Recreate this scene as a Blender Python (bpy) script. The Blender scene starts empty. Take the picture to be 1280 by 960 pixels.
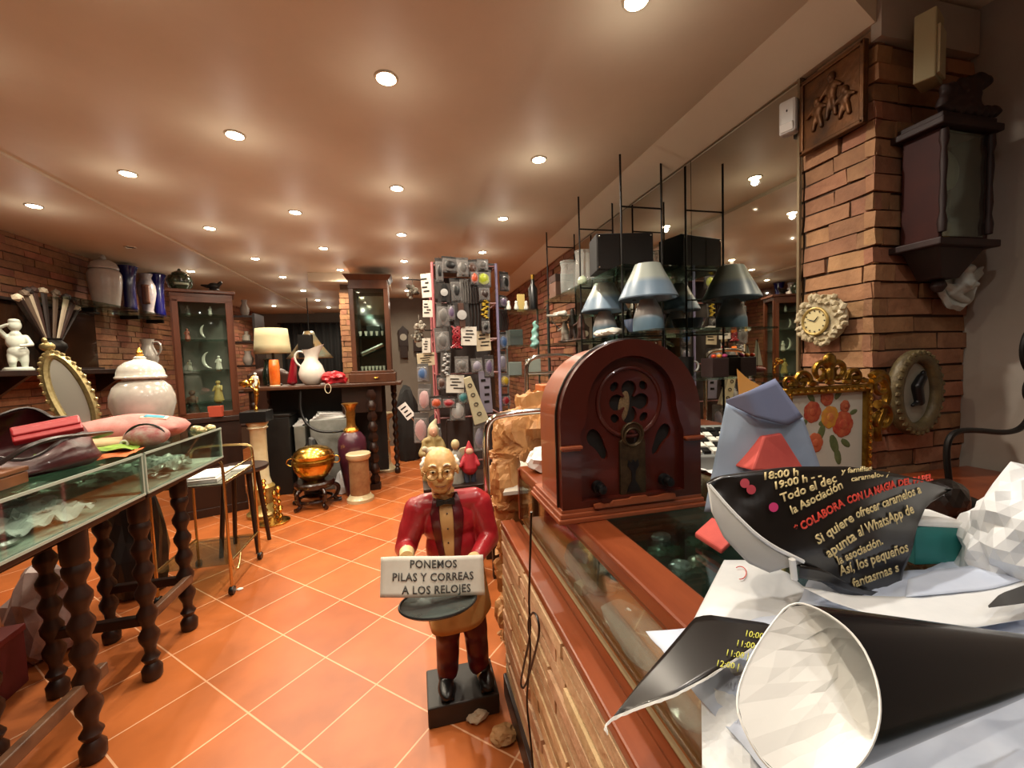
import bpy, bmesh, math, random
from mathutils import Vector, Matrix, Euler, noise
C = bpy.context.scene.collection
PI = math.pi
rnd = random.Random(7)
V = Vector

# ------------------------------------------------------------ camera
FOC, PITCH, ROLL, YAW, CAMH = 510.47, .056584, -.034085, .233452, 1.35
def cam_axes():
    f = V((0, math.cos(PITCH), -math.sin(PITCH))); r = V((1, 0, 0)); u = r.cross(f)
    r2 = math.cos(ROLL)*r + math.sin(ROLL)*u; u2 = -math.sin(ROLL)*r + math.cos(ROLL)*u
    R = Matrix.Rotation(-YAW, 3, 'Z')
    return R @ r2, R @ u2, R @ f
CR, CU, CF = cam_axes()
CAM = V((0, 0, CAMH))
def pt(x, y, X=None, Y=None, Z=None):
    """measure a point of the place: the sight line through a photo point met with a plane of the room"""
    d = (x-640)*CR/FOC - (y-480)*CU/FOC + CF
    if X is not None: t = (X-CAM.x)/d.x
    elif Y is not None: t = (Y-CAM.y)/d.y
    else: t = (Z-CAM.z)/d.z
    return CAM + t*d
cd = bpy.data.cameras.new('camera'); cam = bpy.data.objects.new('camera', cd); C.objects.link(cam)
cd.sensor_width = 36; cd.lens = FOC*36/1280; cd.clip_start = .01; cd.clip_end = 60
m = Matrix((CR, CU, -CF)).transposed().to_4x4(); m.translation = CAM
cam.matrix_world = m
bpy.context.scene.camera = cam

# ------------------------------------------------------------ materials
def hexc(s):
    if not isinstance(s, str): return tuple(s)+(1,) if len(s) == 3 else tuple(s)
    v = [int(s[i:i+2], 16)/255 for i in (0, 2, 4)]
    return tuple((c/12.92 if c <= .04045 else ((c+.055)/1.055)**2.4) for c in v)+(1,)
_mats = {}
def M(name, col, rough=.5, metal=0, col2=None, vs=6, bump=0, bs=30, emit=0, spec=.5, coat=0, alpha=1, trans=0, island=0, aniso=None, sss=0):
    """plain procedural surface: two tones mixed by noise, with optional relief and per-piece variation"""
    if name in _mats: return _mats[name]
    mt = bpy.data.materials.new(name); mt.use_nodes = True; nt = mt.node_tree; N = nt.nodes; L = nt.links
    b = N['Principled BSDF']
    b.inputs['Roughness'].default_value = rough; b.inputs['Metallic'].default_value = metal
    b.inputs['Specular IOR Level'].default_value = spec; b.inputs['Coat Weight'].default_value = coat
    b.inputs['Alpha'].default_value = alpha; b.inputs['Transmission Weight'].default_value = trans
    if sss: b.inputs['Subsurface Weight'].default_value = sss; b.inputs['Subsurface Radius'].default_value = (.01, .006, .004)
    c1 = hexc(col)
    out = None
    tc = N.new('ShaderNodeTexCoord')
    if col2 is not None:
        n = N.new('ShaderNodeTexNoise'); n.inputs['Scale'].default_value = vs; n.inputs['Detail'].default_value = 6
        n.inputs['Roughness'].default_value = .65
        mp = N.new('ShaderNodeMapping'); L.new(tc.outputs['Object'], mp.inputs[0]); L.new(mp.outputs[0], n.inputs['Vector'])
        if aniso: mp.inputs['Scale'].default_value = aniso
        rp = N.new('ShaderNodeValToRGB'); rp.color_ramp.elements[0].position = .35; rp.color_ramp.elements[1].position = .68
        rp.color_ramp.elements[0].color = c1; rp.color_ramp.elements[1].color = hexc(col2)
        L.new(n.outputs['Fac'], rp.inputs[0]); out = rp.outputs[0]
    if island:
        g = N.new('ShaderNodeNewGeometry'); h = N.new('ShaderNodeHueSaturation')
        mr = N.new('ShaderNodeMapRange'); mr.inputs[3].default_value = 1-island; mr.inputs[4].default_value = 1+island
        L.new(g.outputs['Random Per Island'], mr.inputs[0]); L.new(mr.outputs[0], h.inputs['Value'])
        m2 = N.new('ShaderNodeMath'); m2.operation = 'MULTIPLY_ADD'; m2.inputs[1].default_value = 7.13; m2.inputs[2].default_value = .1
        fr = N.new('ShaderNodeMath'); fr.operation = 'FRACT'; L.new(g.outputs['Random Per Island'], m2.inputs[0]); L.new(m2.outputs[0], fr.inputs[0])
        m3 = N.new('ShaderNodeMapRange'); m3.inputs[3].default_value = .485; m3.inputs[4].default_value = .512
        L.new(fr.outputs[0], m3.inputs[0]); L.new(m3.outputs[0], h.inputs['Hue'])
        if out: L.new(out, h.inputs['Color'])
        else: h.inputs['Color'].default_value = c1
        out = h.outputs[0]
    if out: L.new(out, b.inputs['Base Color'])
    else: b.inputs['Base Color'].default_value = c1
    if emit:
        b.inputs['Emission Color'].default_value = c1; b.inputs['Emission Strength'].default_value = emit
    if bump:
        n2 = N.new('ShaderNodeTexNoise'); n2.inputs['Scale'].default_value = bs; n2.inputs['Detail'].default_value = 5
        L.new(tc.outputs['Object'], n2.inputs['Vector'])
        bp = N.new('ShaderNodeBump'); bp.inputs['Strength'].default_value = bump; bp.inputs['Distance'].default_value = .01
        L.new(n2.outputs['Fac'], bp.inputs['Height']); L.new(bp.outputs[0], b.inputs['Normal'])
    _mats[name] = mt
    return mt
def glass_mat(name, tint=(.9, .96, .93), refl=.6, f0=.05):
    """thin pane: lets light straight through, mirrors more at grazing angles"""
    if name in _mats: return _mats[name]
    mt = bpy.data.materials.new(name); mt.use_nodes = True; nt = mt.node_tree; N = nt.nodes; L = nt.links
    N.remove(N['Principled BSDF'])
    t = N.new('ShaderNodeBsdfTransparent'); t.inputs[0].default_value = (*tint, 1)
    g = N.new('ShaderNodeBsdfGlossy'); g.inputs['Roughness'].default_value = .02; g.inputs[0].default_value = (.9, .95, .92, 1)
    lw = N.new('ShaderNodeFresnel'); lw.inputs[0].default_value = 1.45
    mu = N.new('ShaderNodeMath'); mu.operation = 'MULTIPLY_ADD'; mu.inputs[1].default_value = refl; mu.inputs[2].default_value = f0; mu.use_clamp = True
    mx = N.new('ShaderNodeMixShader'); L.new(lw.outputs[0], mu.inputs[0]); L.new(mu.outputs[0], mx.inputs[0])
    L.new(t.outputs[0], mx.inputs[1]); L.new(g.outputs[0], mx.inputs[2]); L.new(mx.outputs[0], N['Material Output'].inputs[0])
    _mats[name] = mt
    return mt

# ------------------------------------------------------------ mesh building
class MB:
    def __init__(s): s.b = bmesh.new()
    def _x(s, vs, Mx):
        if Mx is not None:
            for v in vs: v.co = Mx @ v.co
    def box(s, c, size, rot=None, taper=None):
        r = bmesh.ops.create_cube(s.b, size=1); vs = r['verts']
        for v in vs:
            v.co = V((v.co.x*size[0], v.co.y*size[1], v.co.z*size[2]))
            if taper and v.co.z > 0: v.co.x *= taper; v.co.y *= taper
        Mx = Matrix.Translation(V(c))
        if rot is not None: Mx = Mx @ Euler(rot).to_matrix().to_4x4()
        s._x(vs, Mx); return vs
    def hull(s, pts8):
        vs = [s.b.verts.new(V(p)) for p in pts8]
        for q in ((0, 3, 2, 1), (4, 5, 6, 7), (0, 1, 5, 4), (1, 2, 6, 5), (2, 3, 7, 6), (3, 0, 4, 7)):
            s.b.faces.new([vs[i] for i in q])
        return vs
    def lathe(s, prof, n=24, c=(0, 0, 0), Mx=None, cap=True, squash=(1, 1), ripple=0, rn=8):
        rings = []
        for (r, z) in prof:
            ring = []
            for k in range(n):
                a = 2*PI*k/n; rr = max(r, 1e-4)*(1+ripple*math.cos(rn*a))
                ring.append(s.b.verts.new(V((rr*math.cos(a)*squash[0], rr*math.sin(a)*squash[1], z))))
            rings.append(ring)
        for a, b2 in zip(rings, rings[1:]):
            for k in range(n):
                s.b.faces.new((a[k], a[(k+1) % n], b2[(k+1) % n], b2[k]))
        if cap:
            s.b.faces.new(list(reversed(rings[0]))); s.b.faces.new(rings[-1])
        vs = [v for r in rings for v in r]
        T = Matrix.Translation(V(c))
        s._x(vs, T @ Mx if Mx is not None else T); return vs
    def tube(s, pts, r, n=8, closed=False, flat=None):
        pts = [V(p) for p in pts]; m_ = len(pts)
        rs = r if isinstance(r, (list, tuple)) else [r]*m_
        up = None; rings = []
        for i, p in enumerate(pts):
            if closed: t = pts[(i+1) % m_]-pts[i-1]
            else: t = pts[min(i+1, m_-1)]-pts[max(i-1, 0)]
            if t.length < 1e-9: t = V((0, 0, 1))
            t.normalize()
            if up is None:
                up = V((0, 0, 1)) if abs(t.z) < .9 else V((1, 0, 0))
            a = t.cross(up)
            if a.length < 1e-6: a = t.orthogonal()
            a.normalize(); b2 = a.cross(t); up = b2
            ring = []
            for k in range(n):
                th = 2*PI*k/n
                fa, fb = flat or (1, 1)
                ring.append(s.b.verts.new(p+rs[i]*(math.cos(th)*a*fa+math.sin(th)*b2*fb)))
            rings.append(ring)
        rng = range(m_) if closed else range(m_-1)
        for i in rng:
            A, B = rings[i], rings[(i+1) % m_]
            for k in range(n): s.b.faces.new((A[k], A[(k+1) % n], B[(k+1) % n], B[k]))
        if not closed:
            s.b.faces.new(list(reversed(rings[0]))); s.b.faces.new(rings[-1])
        return [v for q in rings for v in q]
    def cyl(s, p0, p1, r0, r1=None, n=12):
        r1 = r0 if r1 is None else r1
        return s.tube([p0, p1], [r0, r1], n)
    def ell(s, c, rad, rot=None, sub=2, jit=0, seed=0):
        r = bmesh.ops.create_icosphere(s.b, subdivisions=sub, radius=1); vs = r['verts']
        for v in vs:
            if jit: v.co *= 1+jit*noise.noise(v.co*2.3+V((seed, 0, 0)))
            v.co = V((v.co.x*rad[0], v.co.y*rad[1], v.co.z*rad[2]))
        Mx = Matrix.Translation(V(c))
        if rot is not None: Mx = Mx @ Euler(rot).to_matrix().to_4x4()
        s._x(vs, Mx); return vs
    def prism(s, outline, d, Mx=None):
        """flat outline (x, z) given thickness d along y"""
        a = [s.b.verts.new(V((x, -d/2, z))) for x, z in outline]; b2 = [s.b.verts.new(V((x, d/2, z))) for x, z in outline]
        n = len(a)
        s.b.faces.new(a); s.b.faces.new(list(reversed(b2)))
        for k in range(n): s.b.faces.new((a[(k+1) % n], a[k], b2[k], b2[(k+1) % n]))
        s._x(a+b2, Mx); return a+b2
    def surf(s, fn, nu, nv, th=0, closeu=False):
        g = [[s.b.verts.new(V(fn(i/(nu if closeu else nu-1), j/(nv-1)))) for j in range(nv)] for i in range(nu)]
        fs = []
        for i in range(nu if closeu else nu-1):
            for j in range(nv-1):
                fs.append(s.b.faces.new((g[i][j], g[(i+1) % nu][j], g[(i+1) % nu][j+1], g[i][j+1])))
        if th:
            bmesh.ops.recalc_face_normals(s.b, faces=fs)
            bmesh.ops.solidify(s.b, geom=fs, thickness=th)
        return [v for r in g for v in r]
    def torus(s, c, R, r, Mx=None, n=24, k=8, sq=(1, 1)):
        pts = [V((R*sq[0]*math.cos(2*PI*i/n), 0, R*sq[1]*math.sin(2*PI*i/n))) for i in range(n)]
        T = Matrix.Translation(V(c)); T = T @ Mx if Mx is not None else T
        return s.tube([T @ p for p in pts], r, k, closed=True)
    def move(s, Mx):
        for v in s.b.verts: v.co = Mx @ v.co
        return s
    def build(s, name, mt, parent=None, smooth=False, bevel=0, loc=None, rot=None, keepn=False):
        if not keepn: bmesh.ops.recalc_face_normals(s.b, faces=s.b.faces[:])
        me = bpy.data.meshes.new(name); s.b.to_mesh(me); s.b.free()
        return link(name, me, mt, parent, smooth, bevel, loc, rot)
def link(name, me, mt, parent=None, smooth=False, bevel=0, loc=None, rot=None):
    me.materials.clear(); me.materials.append(mt)
    if smooth:
        me.polygons.foreach_set('use_smooth', [True]*len(me.polygons))
        if smooth != 'all':
            try: me.set_sharp_from_angle(angle=math.radians(40 if smooth is True else smooth))
            except Exception: pass
    o = bpy.data.objects.new(name, me); C.objects.link(o)
    if parent is not None: o.parent = parent
    if loc is not None: o.location = loc
    if rot is not None: o.rotation_euler = rot
    if bevel:
        b = o.modifiers.new('b', 'BEVEL'); b.width = bevel; b.segments = 2; b.limit_method = 'ANGLE'; b.angle_limit = .6
    return o
def tag(o, label=None, cat=None, group=None, kind=None):
    if label: o['label'] = label
    if cat: o['category'] = cat
    if group: o['group'] = group
    if kind: o['kind'] = kind
    return o
def thing(name, label, cat, loc=(0, 0, 0), rz=0, group=None, rot=None):
    o = bpy.data.objects.new(name, None); C.objects.link(o); o.empty_display_size = .05
    o.location = loc; o.rotation_euler = rot if rot is not None else (0, 0, rz)
    return tag(o, label, cat, group)
def struct(o): o['kind'] = 'structure'; return o
def dup(root, loc=None, rz=None, label=None, group=None, scale=None):
    kids = {}
    for o in C.objects:
        if o.parent is not None: kids.setdefault(o.parent.name, []).append(o)
    r = root.copy(); C.objects.link(r)
    if loc is not None: r.location = loc
    if rz is not None: r.rotation_euler = (0, 0, rz)
    if scale is not None: r.scale = (scale,)*3
    if label: r['label'] = label
    if group: r['group'] = group
    for ch in kids.get(root.name, []):
        c = ch.copy(); C.objects.link(c); c.parent = r
        for g in kids.get(ch.name, []):
            d = g.copy(); C.objects.link(d); d.parent = c
    return r
def evaluated(o):
    bpy.context.view_layer.update()
    dg = bpy.context.evaluated_depsgraph_get(); e = o.evaluated_get(dg)
    return bpy.data.meshes.new_from_object(e, depsgraph=dg)
def organic(prims, voxel=.004, smooth=3, deform=None, fac=.5):
    """blend tapered limbs and rounded masses into one continuous skin"""
    mb = MB()
    for p in prims:
        if p[0] == 'e': mb.ell(p[1], p[2], p[3] if len(p) > 3 else None, 3)
        elif p[0] == 'b': mb.box(p[1], p[2], p[3] if len(p) > 3 else None)
        else:
            a, b2, r0, r1 = V(p[1]), V(p[2]), p[3], p[4]
            mb.cyl(a, b2, r0, r1, 16); mb.ell(a, (r0,)*3, None, 2); mb.ell(b2, (r1,)*3, None, 2)
    bmesh.ops.recalc_face_normals(mb.b, faces=mb.b.faces[:])
    me = bpy.data.meshes.new('t'); mb.b.to_mesh(me); mb.b.free()
    o = bpy.data.objects.new('t', me); C.objects.link(o)
    r = o.modifiers.new('r', 'REMESH'); r.mode = 'VOXEL'; r.voxel_size = voxel
    if smooth:
        s = o.modifiers.new('s', 'SMOOTH'); s.iterations = smooth; s.factor = fac
    m2 = evaluated(o)
    bpy.data.objects.remove(o); bpy.data.meshes.remove(me)
    if deform:
        for v in m2.vertices: v.co = deform(v.co.copy())
    return m2
def lettering(txt, size, depth=.0006, align='CENTER', fn=None, bold=0, spacing=1):
    """raised letters as a bmesh; fn maps the flat (x, y, h) onto the thing's surface"""
    cu = bpy.data.curves.new('t', 'FONT'); cu.body = txt; cu.size = size; cu.align_x = align; cu.extrude = 0
    cu.offset = bold; cu.resolution_u = 2; cu.space_character = spacing
    o = bpy.data.objects.new('t', cu); C.objects.link(o)
    me = evaluated(o); bpy.data.objects.remove(o); bpy.data.curves.remove(cu)
    mb = MB(); mb.b.from_mesh(me); bpy.data.meshes.remove(me)
    if fn:
        bmesh.ops.triangulate(mb.b, faces=mb.b.faces[:])
        bmesh.ops.subdivide_edges(mb.b, edges=[e for e in mb.b.edges if e.calc_length() > size*.35], cuts=1)
    r = bmesh.ops.extrude_face_region(mb.b, geom=mb.b.faces[:])
    for v in [g for g in r['geom'] if isinstance(g, bmesh.types.BMVert)]: v.co.z += depth
    if fn:
        for v in mb.b.verts: v.co = V(fn(v.co.x, v.co.y, v.co.z))
    return mb
def chaikin(pts, it=2, closed=False):
    pts = [V(p) for p in pts]
    for _ in range(it):
        q = []
        n = len(pts)
        if not closed: q.append(pts[0])
        for i in range(n if closed else n-1):
            a, b2 = pts[i], pts[(i+1) % n]
            q += [a*.75+b2*.25, a*.25+b2*.75]
        if not closed: q.append(pts[-1])
        pts = q
    return pts
def frame_mx(o, x, y, z):
    return Matrix((V(x), V(y), V(z))).transposed().to_4x4() if False else Matrix.Translation(V(o)) @ Matrix((V(x).normalized(), V(y).normalized(), V(z).normalized())).transposed().to_4x4()

# shared surfaces
WOOD_DARK = M('dark_wood', '2a150d', .4, col2='180b07', vs=9, aniso=(1, 1, .12), bump=.05)
WOOD_MAHOG = M('mahogany', '7a2c18', .3, col2='5a1d10', vs=7, aniso=(1, .2, 1), coat=.3)
WOOD_COUNTER = M('counter_wood', '8a4424', .32, col2='6d3016', vs=6, aniso=(2, .15, 2), coat=.25)
WOOD_DESK = M('desk_wood', '4a2a18', .35, col2='331a0e', vs=6, aniso=(.15, 1, 1))
BRASS = M('brass', 'd8a850', .22, 1)
GOLD = M('gilded', 'b08a3c', .35, 1, col2='6d4a1c', vs=25, bump=.15, bs=60)
CHROME = M('chrome', 'd8d8d4', .12, 1)
BLACK = M('black_plastic', '0c0c0d', .35)
WHITE_CER = M('white_ceramic', 'cfcdc4', .18, coat=.4)
CREAM = M('cream_card', 'd9cdb0', .6)
WHITE_PAP = M('white_paper', 'e4e4e2', .65)
GLASS = glass_mat('clear_glass', refl=.45, f0=.015)
GLASS_G = glass_mat('greenish_glass', (.80, .90, .86), .6, .04)
IRON = M('black_iron', '1c1917', .5, .6)
def ptD(x, y, D):
    return CAM + D*((x-640)*CR/FOC - (y-480)*CU/FOC + CF)
def depth_of(p): return (V(p)-CAM).dot(CF)
def lerp(a, b, t): return a+(b-a)*t
def along(poly, t):
    """point at fraction t of a polyline"""
    poly = [V(p) for p in poly]
    ls = [(b-a).length for a, b in zip(poly, poly[1:])]; T = sum(ls)*min(max(t, 0), 1); i = 0
    while i < len(ls)-1 and T > ls[i]: T -= ls[i]; i += 1
    return poly[i].lerp(poly[i+1], min(1, T/max(ls[i], 1e-9)))
def ridged(p, sc, oct=3, seed=0):
    s, a, q = 0, 1, V(p)*sc+V((seed*3.1, seed*1.7, seed))
    for _ in range(oct):
        s += a*(1-2*abs(noise.noise(q))); a *= .5; q = q*2.03+V((5.2, 1.3, 0))
    return s
def curve_plate(outer, holes, depth, bevel=0):
    """flat plate in (x, z) with real openings, thickness along y"""
    cu = bpy.data.curves.new('t', 'CURVE'); cu.dimensions = '2D'; cu.fill_mode = 'BOTH'; cu.extrude = depth/2; cu.bevel_depth = bevel
    for pl in [outer]+holes:
        sp = cu.splines.new('POLY'); sp.points.add(len(pl)-1); sp.use_cyclic_u = True
        for q, (x, z) in zip(sp.points, pl): q.co = (x, z, 0, 1)
    o = bpy.data.objects.new('t', cu); C.objects.link(o); me = evaluated(o)
    bpy.data.objects.remove(o); bpy.data.curves.remove(cu)
    for v in me.vertices: v.co = V((v.co.x, -v.co.z, v.co.y))
    return me
def circ(cx, cz, r, n=24, rz=None, a0=0, a1=2*PI):
    rz = r if rz is None else rz
    full = abs(a1-a0-2*PI) < 1e-6
    return [(cx+r*math.cos(a0+(a1-a0)*i/(n if full else n-1)), cz+rz*math.sin(a0+(a1-a0)*i/(n if full else n-1))) for i in range(n)]
# ------------------------------------------------------------ the room
def tile_mat():
    mt = bpy.data.materials.new('terracotta_tiles'); mt.use_nodes = True; nt = mt.node_tree; N = nt.nodes; L = nt.links
    b = N['Principled BSDF']
    tc = N.new('ShaderNodeTexCoord'); mp = N.new('ShaderNodeMapping'); mp.vector_type = 'TEXTURE'
    mp.inputs['Location'].default_value = (-1.6719, 2.2053, 0); mp.inputs['Rotation'].default_value = (0, 0, -.76272)
    mp.inputs['Scale'].default_value = (.3402, .3402, 1)
    L.new(tc.outputs['Object'], mp.inputs[0])
    br = N.new('ShaderNodeTexBrick'); br.offset = 0; br.squash = 1
    br.inputs['Scale'].default_value = 1; br.inputs['Brick Width'].default_value = 1; br.inputs['Row Height'].default_value = 1
    br.inputs['Mortar Size'].default_value = .011; br.inputs['Mortar Smooth'].default_value = .3; br.inputs['Bias'].default_value = 0
    br.inputs['Color1'].default_value = hexc('b26433'); br.inputs['Color2'].default_value = hexc('a05428'); br.inputs['Mortar'].default_value = hexc('d9a47e')
    L.new(mp.outputs[0], br.inputs['Vector'])
    n = N.new('ShaderNodeTexNoise'); n.inputs['Scale'].default_value = 5; n.inputs['Detail'].default_value = 7; L.new(tc.outputs['Object'], n.inputs['Vector'])
    mr = N.new('ShaderNodeMapRange'); mr.inputs[1].default_value = .3; mr.inputs[2].default_value = .7; mr.inputs[3].default_value = .86; mr.inputs[4].default_value = 1.14
    L.new(n.outputs['Fac'], mr.inputs[0])
    h = N.new('ShaderNodeHueSaturation'); L.new(br.outputs['Color'], h.inputs['Color']); L.new(mr.outputs[0], h.inputs['Value'])
    L.new(h.outputs[0], b.inputs['Base Color'])
    b.inputs['Roughness'].default_value = .36; b.inputs['Specular IOR Level'].default_value = .4
    bp = N.new('ShaderNodeBump'); bp.inputs['Strength'].default_value = .25; bp.inputs['Distance'].default_value = .004; bp.invert = True
    L.new(br.outputs['Fac'], bp.inputs['Height']); L.new(bp.outputs[0], b.inputs['Normal'])
    return mt
XL, XR, XP, YF, YB = -2.9, 1.46, 1.9, -1.6, 9.0
mb = MB(); mb.box((-.4, 3.7, -.05), (5.2, 10.8, .1)); struct(mb.build('floor', tile_mat()))
PLASTER_C = M('ceiling_plaster', 'cfc3ac', .55, col2='c7bba4', vs=2)
PLASTER_W = M('grey_plaster', 'a89e92', .7, col2='9f9588', vs=4, bump=.08)
mb = MB()
mb.box(((-1.9+.465)/2, 3.7, 2.55), (.465+1.9, 10.8, .2))              # main slab
mb.box(((XL-1.9)/2-.1, 3.7, 2.535), (1.2, 10.8, .2))                  # lower band over the left wall
mb.box(((.465+2.1)/2, 3.7, 2.575), (2.1-.465, 10.8, .2))              # slightly higher slab over the counter
struct(mb.build('ceiling', PLASTER_C))
# cove between the ceiling and the mirror wall
mb = MB()
def cove(u, v):
    a = u*PI/2
    return (1.30+.16*math.sin(a)*1.0, 1.05+v*8, 2.475-.105*(1-math.cos(a))-.0*u)
mb.hull([(1.29, 1.03, 2.475), (1.50, 1.03, 2.475), (1.50, 1.03, 2.37), (1.452, 1.03, 2.37), (1.29, YB, 2.475), (1.50, YB, 2.475), (1.50, YB, 2.37), (1.452, YB, 2.37)])
struct(mb.build('trim_1', PLASTER_C, smooth=False))

def bricks(mb, o, U, W_, N_, Lw, Hh, bl=.25, bh=.057, gap=.007, dep=.05, out=.012, seed=1, rough=.003):
    """running-bond rough bricks on a plane: o corner, U along, W_ up, N_ outwards"""
    q = random.Random(seed); o, U, W_, N_ = V(o), V(U), V(W_), V(N_)
    r = 0; z = 0
    while z < Hh-.004:
        h = min(bh, Hh-z); x = -bl*((r % 2)*.5+q.uniform(0, .25))
        while x < Lw:
            l = bl*q.uniform(.8, 1.15)
            x0, x1 = max(0, x), min(Lw, x+l)
            if x1-x0 > .02:
                e = q.uniform(.15, 1)*out
                g = gap*.5
                P = []
                for d in (-dep, e):
                    for (a, c) in ((x0+g, z+g), (x1-g, z+g), (x1-g, z+h-g), (x0+g, z+h-g)):
                        P.append(o+U*(a+q.uniform(-rough, rough)*(0 < a < Lw))+W_*(c+q.uniform(-rough, rough))+N_*(d+q.uniform(-rough, rough)))
                mb.hull(P)
            x += l
        z += h; r += 1
BRICK_L = M('brown_brick', '8c5c40', .8, col2='744a33', vs=14, island=.28, bump=.35, bs=45)
BRICK_P = M('pillar_brick', 'a07452', .82, col2='875f42', vs=14, island=.2, bump=.4, bs=45)
BRICK_C = M('counter_brick', 'd8b992', .75, col2='bd9c74', vs=16, island=.16, bump=.4, bs=50)
MORTAR = M('dark_mortar', '4a3526', .9, bump=.3)
MORTAR_L = M('light_mortar', 'b89c78', .9, bump=.3)
# left wall
mb = MB(); mb.box((XL-.1, 3.7, 1.2), (.2, 10.8, 2.6)); w = struct(mb.build('wall_left', MORTAR))
mb = MB(); bricks(mb, (XL, 2.2, .6), (0, 1, 0), (0, 0, 1), (1, 0, 0), 6.8, 1.84, .26, .06, seed=3, out=.01)
mb.build('brick_face', BRICK_L, w)
# back wall, with a dark curtained opening
PLASTER_B = M('back_plaster', '6f665c', .75, col2='655b50', vs=3)
mb = MB(); mb.box((-.5, YB+.1, 1.2), (5.4, .2, 2.6)); struct(mb.build('wall_back', PLASTER_B))
mb = MB(); mb.box((0, YF-.1, 1.2), (6, .2, 2.6)); struct(mb.build('wall_front', PLASTER_B))
# wall behind the mirror, brick beyond it
mb = MB(); mb.box((XR+.12, 5.2, 1.2), (.2, 7.8, 2.6)); w = struct(mb.build('wall_right', MORTAR))
mb = MB(); bricks(mb, (XR+.02, 3.55, .5), (0, 1, 0), (0, 0, 1), (-1, 0, 0), 4.0, 1.9, .26, .06, seed=5, out=.02)
mb.build('brick_face', BRICK_L, w)
# grey plaster wall right of the pillar
mb = MB(); mb.box((XP+.1, -.3, 1.2), (.2, 2.7, 2.6)); struct(mb.build('wall_entrance', PLASTER_W))
# brick pillar
mb = MB(); mb.box(((XR+XP)/2+.02, 1.17, 1.2), (XP-XR, .25, 2.56)); w = struct(mb.build('pillar', MORTAR))
mb = MB(); bricks(mb, (XR+.02, 1.035, .6), (0, 1, 0), (0, 0, 1), (-1, 0, 0), .25, 1.85, .2, .0571, seed=8, out=.014, dep=.02, rough=.003)
bricks(mb, (XR+.005, 1.045, .6), (1, 0, 0), (0, 0, 1), (0, -1, 0), .435, 1.72, .24, .0571, seed=9, out=.014, dep=.02, rough=.003)
mb.build('brick_face', BRICK_P, w)
mb = MB(); mb.box((1.672, 1.03, 2.39), (.43, .03, .14)); struct(mb.build('trim_2', PLASTER_W))

# ------------------------------------------------------------ ceiling spotlights
BULB = M('lamp_glow', 'ffe9c8', .5, emit=45)
RING = M('spot_ring', 'c9b9a0', .3, .7)
DARKRING = M('spot_socket', '2a2018', .5)
LIGHTS_ON = True
def spot_unit(first):
    s = thing('ceiling_spotlight', 'x', 'ceiling light', (0, 0, 2.45))
    mb = MB(); mb.lathe([(.035, .002), (.037, -.006), (.043, -.006), (.046, .0), (.046, .006), (.035, .006)], 24, cap=False); mb.build('trim_ring', RING, s, True)
    mb = MB(); mb.lathe([(.0, -.010), (.02, -.010), (.033, -.005), (.035, .004), (.0, .005)], 20, cap=False); mb.build('lamp', BULB, s, True)
    return s
sp0 = spot_unit(True)
WARM, COOL = (1, .87, .67), (1, .91, .78)
rows = []
for k, y in enumerate((-.25, .72, 1.689, 2.698, 3.636, 4.544, 5.40, 6.34)): rows.append((-.053, y, 2.45, 0))
for k, y in enumerate((.30, 1.26, 2.213, 3.212, 4.132, 5.019)): rows.append((-.765, y, 2.45, 1))
for k, y in enumerate((1.77, 2.726, 3.653, 4.583, 5.462, 6.392, 7.285, 8.151)): rows.append((-1.48, y, 2.45, 2))
for k, y in enumerate((2.35, 3.273, 5.145, 7.83)): rows.append((-2.295, y, 2.435, 3))
for k, y in enumerate((-.65, .28, 1.218, 2.252, 3.208, 4.203)): rows.append((.735, y, 2.475, 4))
ORD = ['nearest', 'second', 'third', 'fourth', 'fifth', 'sixth', 'seventh', 'eighth', 'ninth']
COLN = {0: 'row along the ceiling step', 1: 'second row left of the ceiling step', 2: 'third row left of the ceiling step', 3: 'row beside the brown brick wall', 4: 'row above the counter'}
cnt = {}
for x, y, z, c in rows:
    seen = -9 < (V((x, y, z))-CAM).dot(CF) and (c != 0 or y > 1) and (c != 1 or y > 2) and (c != 2 or y > 2) and (c != 3 or y > 2.5) and (c != 4 or y > 1)
    ld = bpy.data.lights.new('spot', 'SPOT'); ld.energy = 28 if c != 4 else (17 if y < 1 else 30); ld.spot_size = math.radians(160); ld.spot_blend = 1; ld.shadow_soft_size = .02
    ld.color = ((1, .96, .91) if y < 1.3 else COOL) if c == 4 else WARM
    lo = bpy.data.objects.new('bulb_light', ld); C.objects.link(lo); lo.location = (0, 0, -.03)
    if seen:
        cnt[c] = cnt.get(c, 0)+1
        lab = f'lit round ceiling spotlight, {ORD[cnt[c]-1]} in the {COLN[c]}'
        o = sp0 if sp0.get('used') is None else dup(sp0)
        sp0['used'] = 1
        tag(o, lab, 'ceiling light', 'ceiling spotlights')
        o.location = (x, y, z); lo.parent = o
    else:
        lo.location = (x, y, z-.03)  # row goes on out of view, no fixture; near lamps added for front light
    ld = bpy.data.lights.new('ceiling_fill', 'POINT'); ld.energy = .5; ld.shadow_soft_size = 0; ld.color = COOL  # added point light hanging below each lamp to brighten the ceiling
    l2 = bpy.data.objects.new('ceiling_fill_light', ld); C.objects.link(l2)
    if seen: l2.parent = o; l2.location = (0, 0, -.20)
    else: l2.location = (x, y, z-.20)
for o in C.objects:
    if 'used' in o: del o['used']
# the one spotlight that is off, by the left wall
o = thing('ceiling_spotlight', 'unlit dark ceiling spotlight between the lit ones above the tall white jar', 'ceiling light', (-2.32, 4.22, 2.435))
mb = MB(); mb.lathe([(.032, .002), (.034, -.006), (.042, -.006), (.045, .0), (.045, .006)], 24, cap=False); mb.build('trim_ring', RING, o, True)
mb = MB(); mb.lathe([(.0, .0), (.03, -.002), (.033, .004)], 20, cap=False); mb.build('lamp', DARKRING, o, True)
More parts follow.
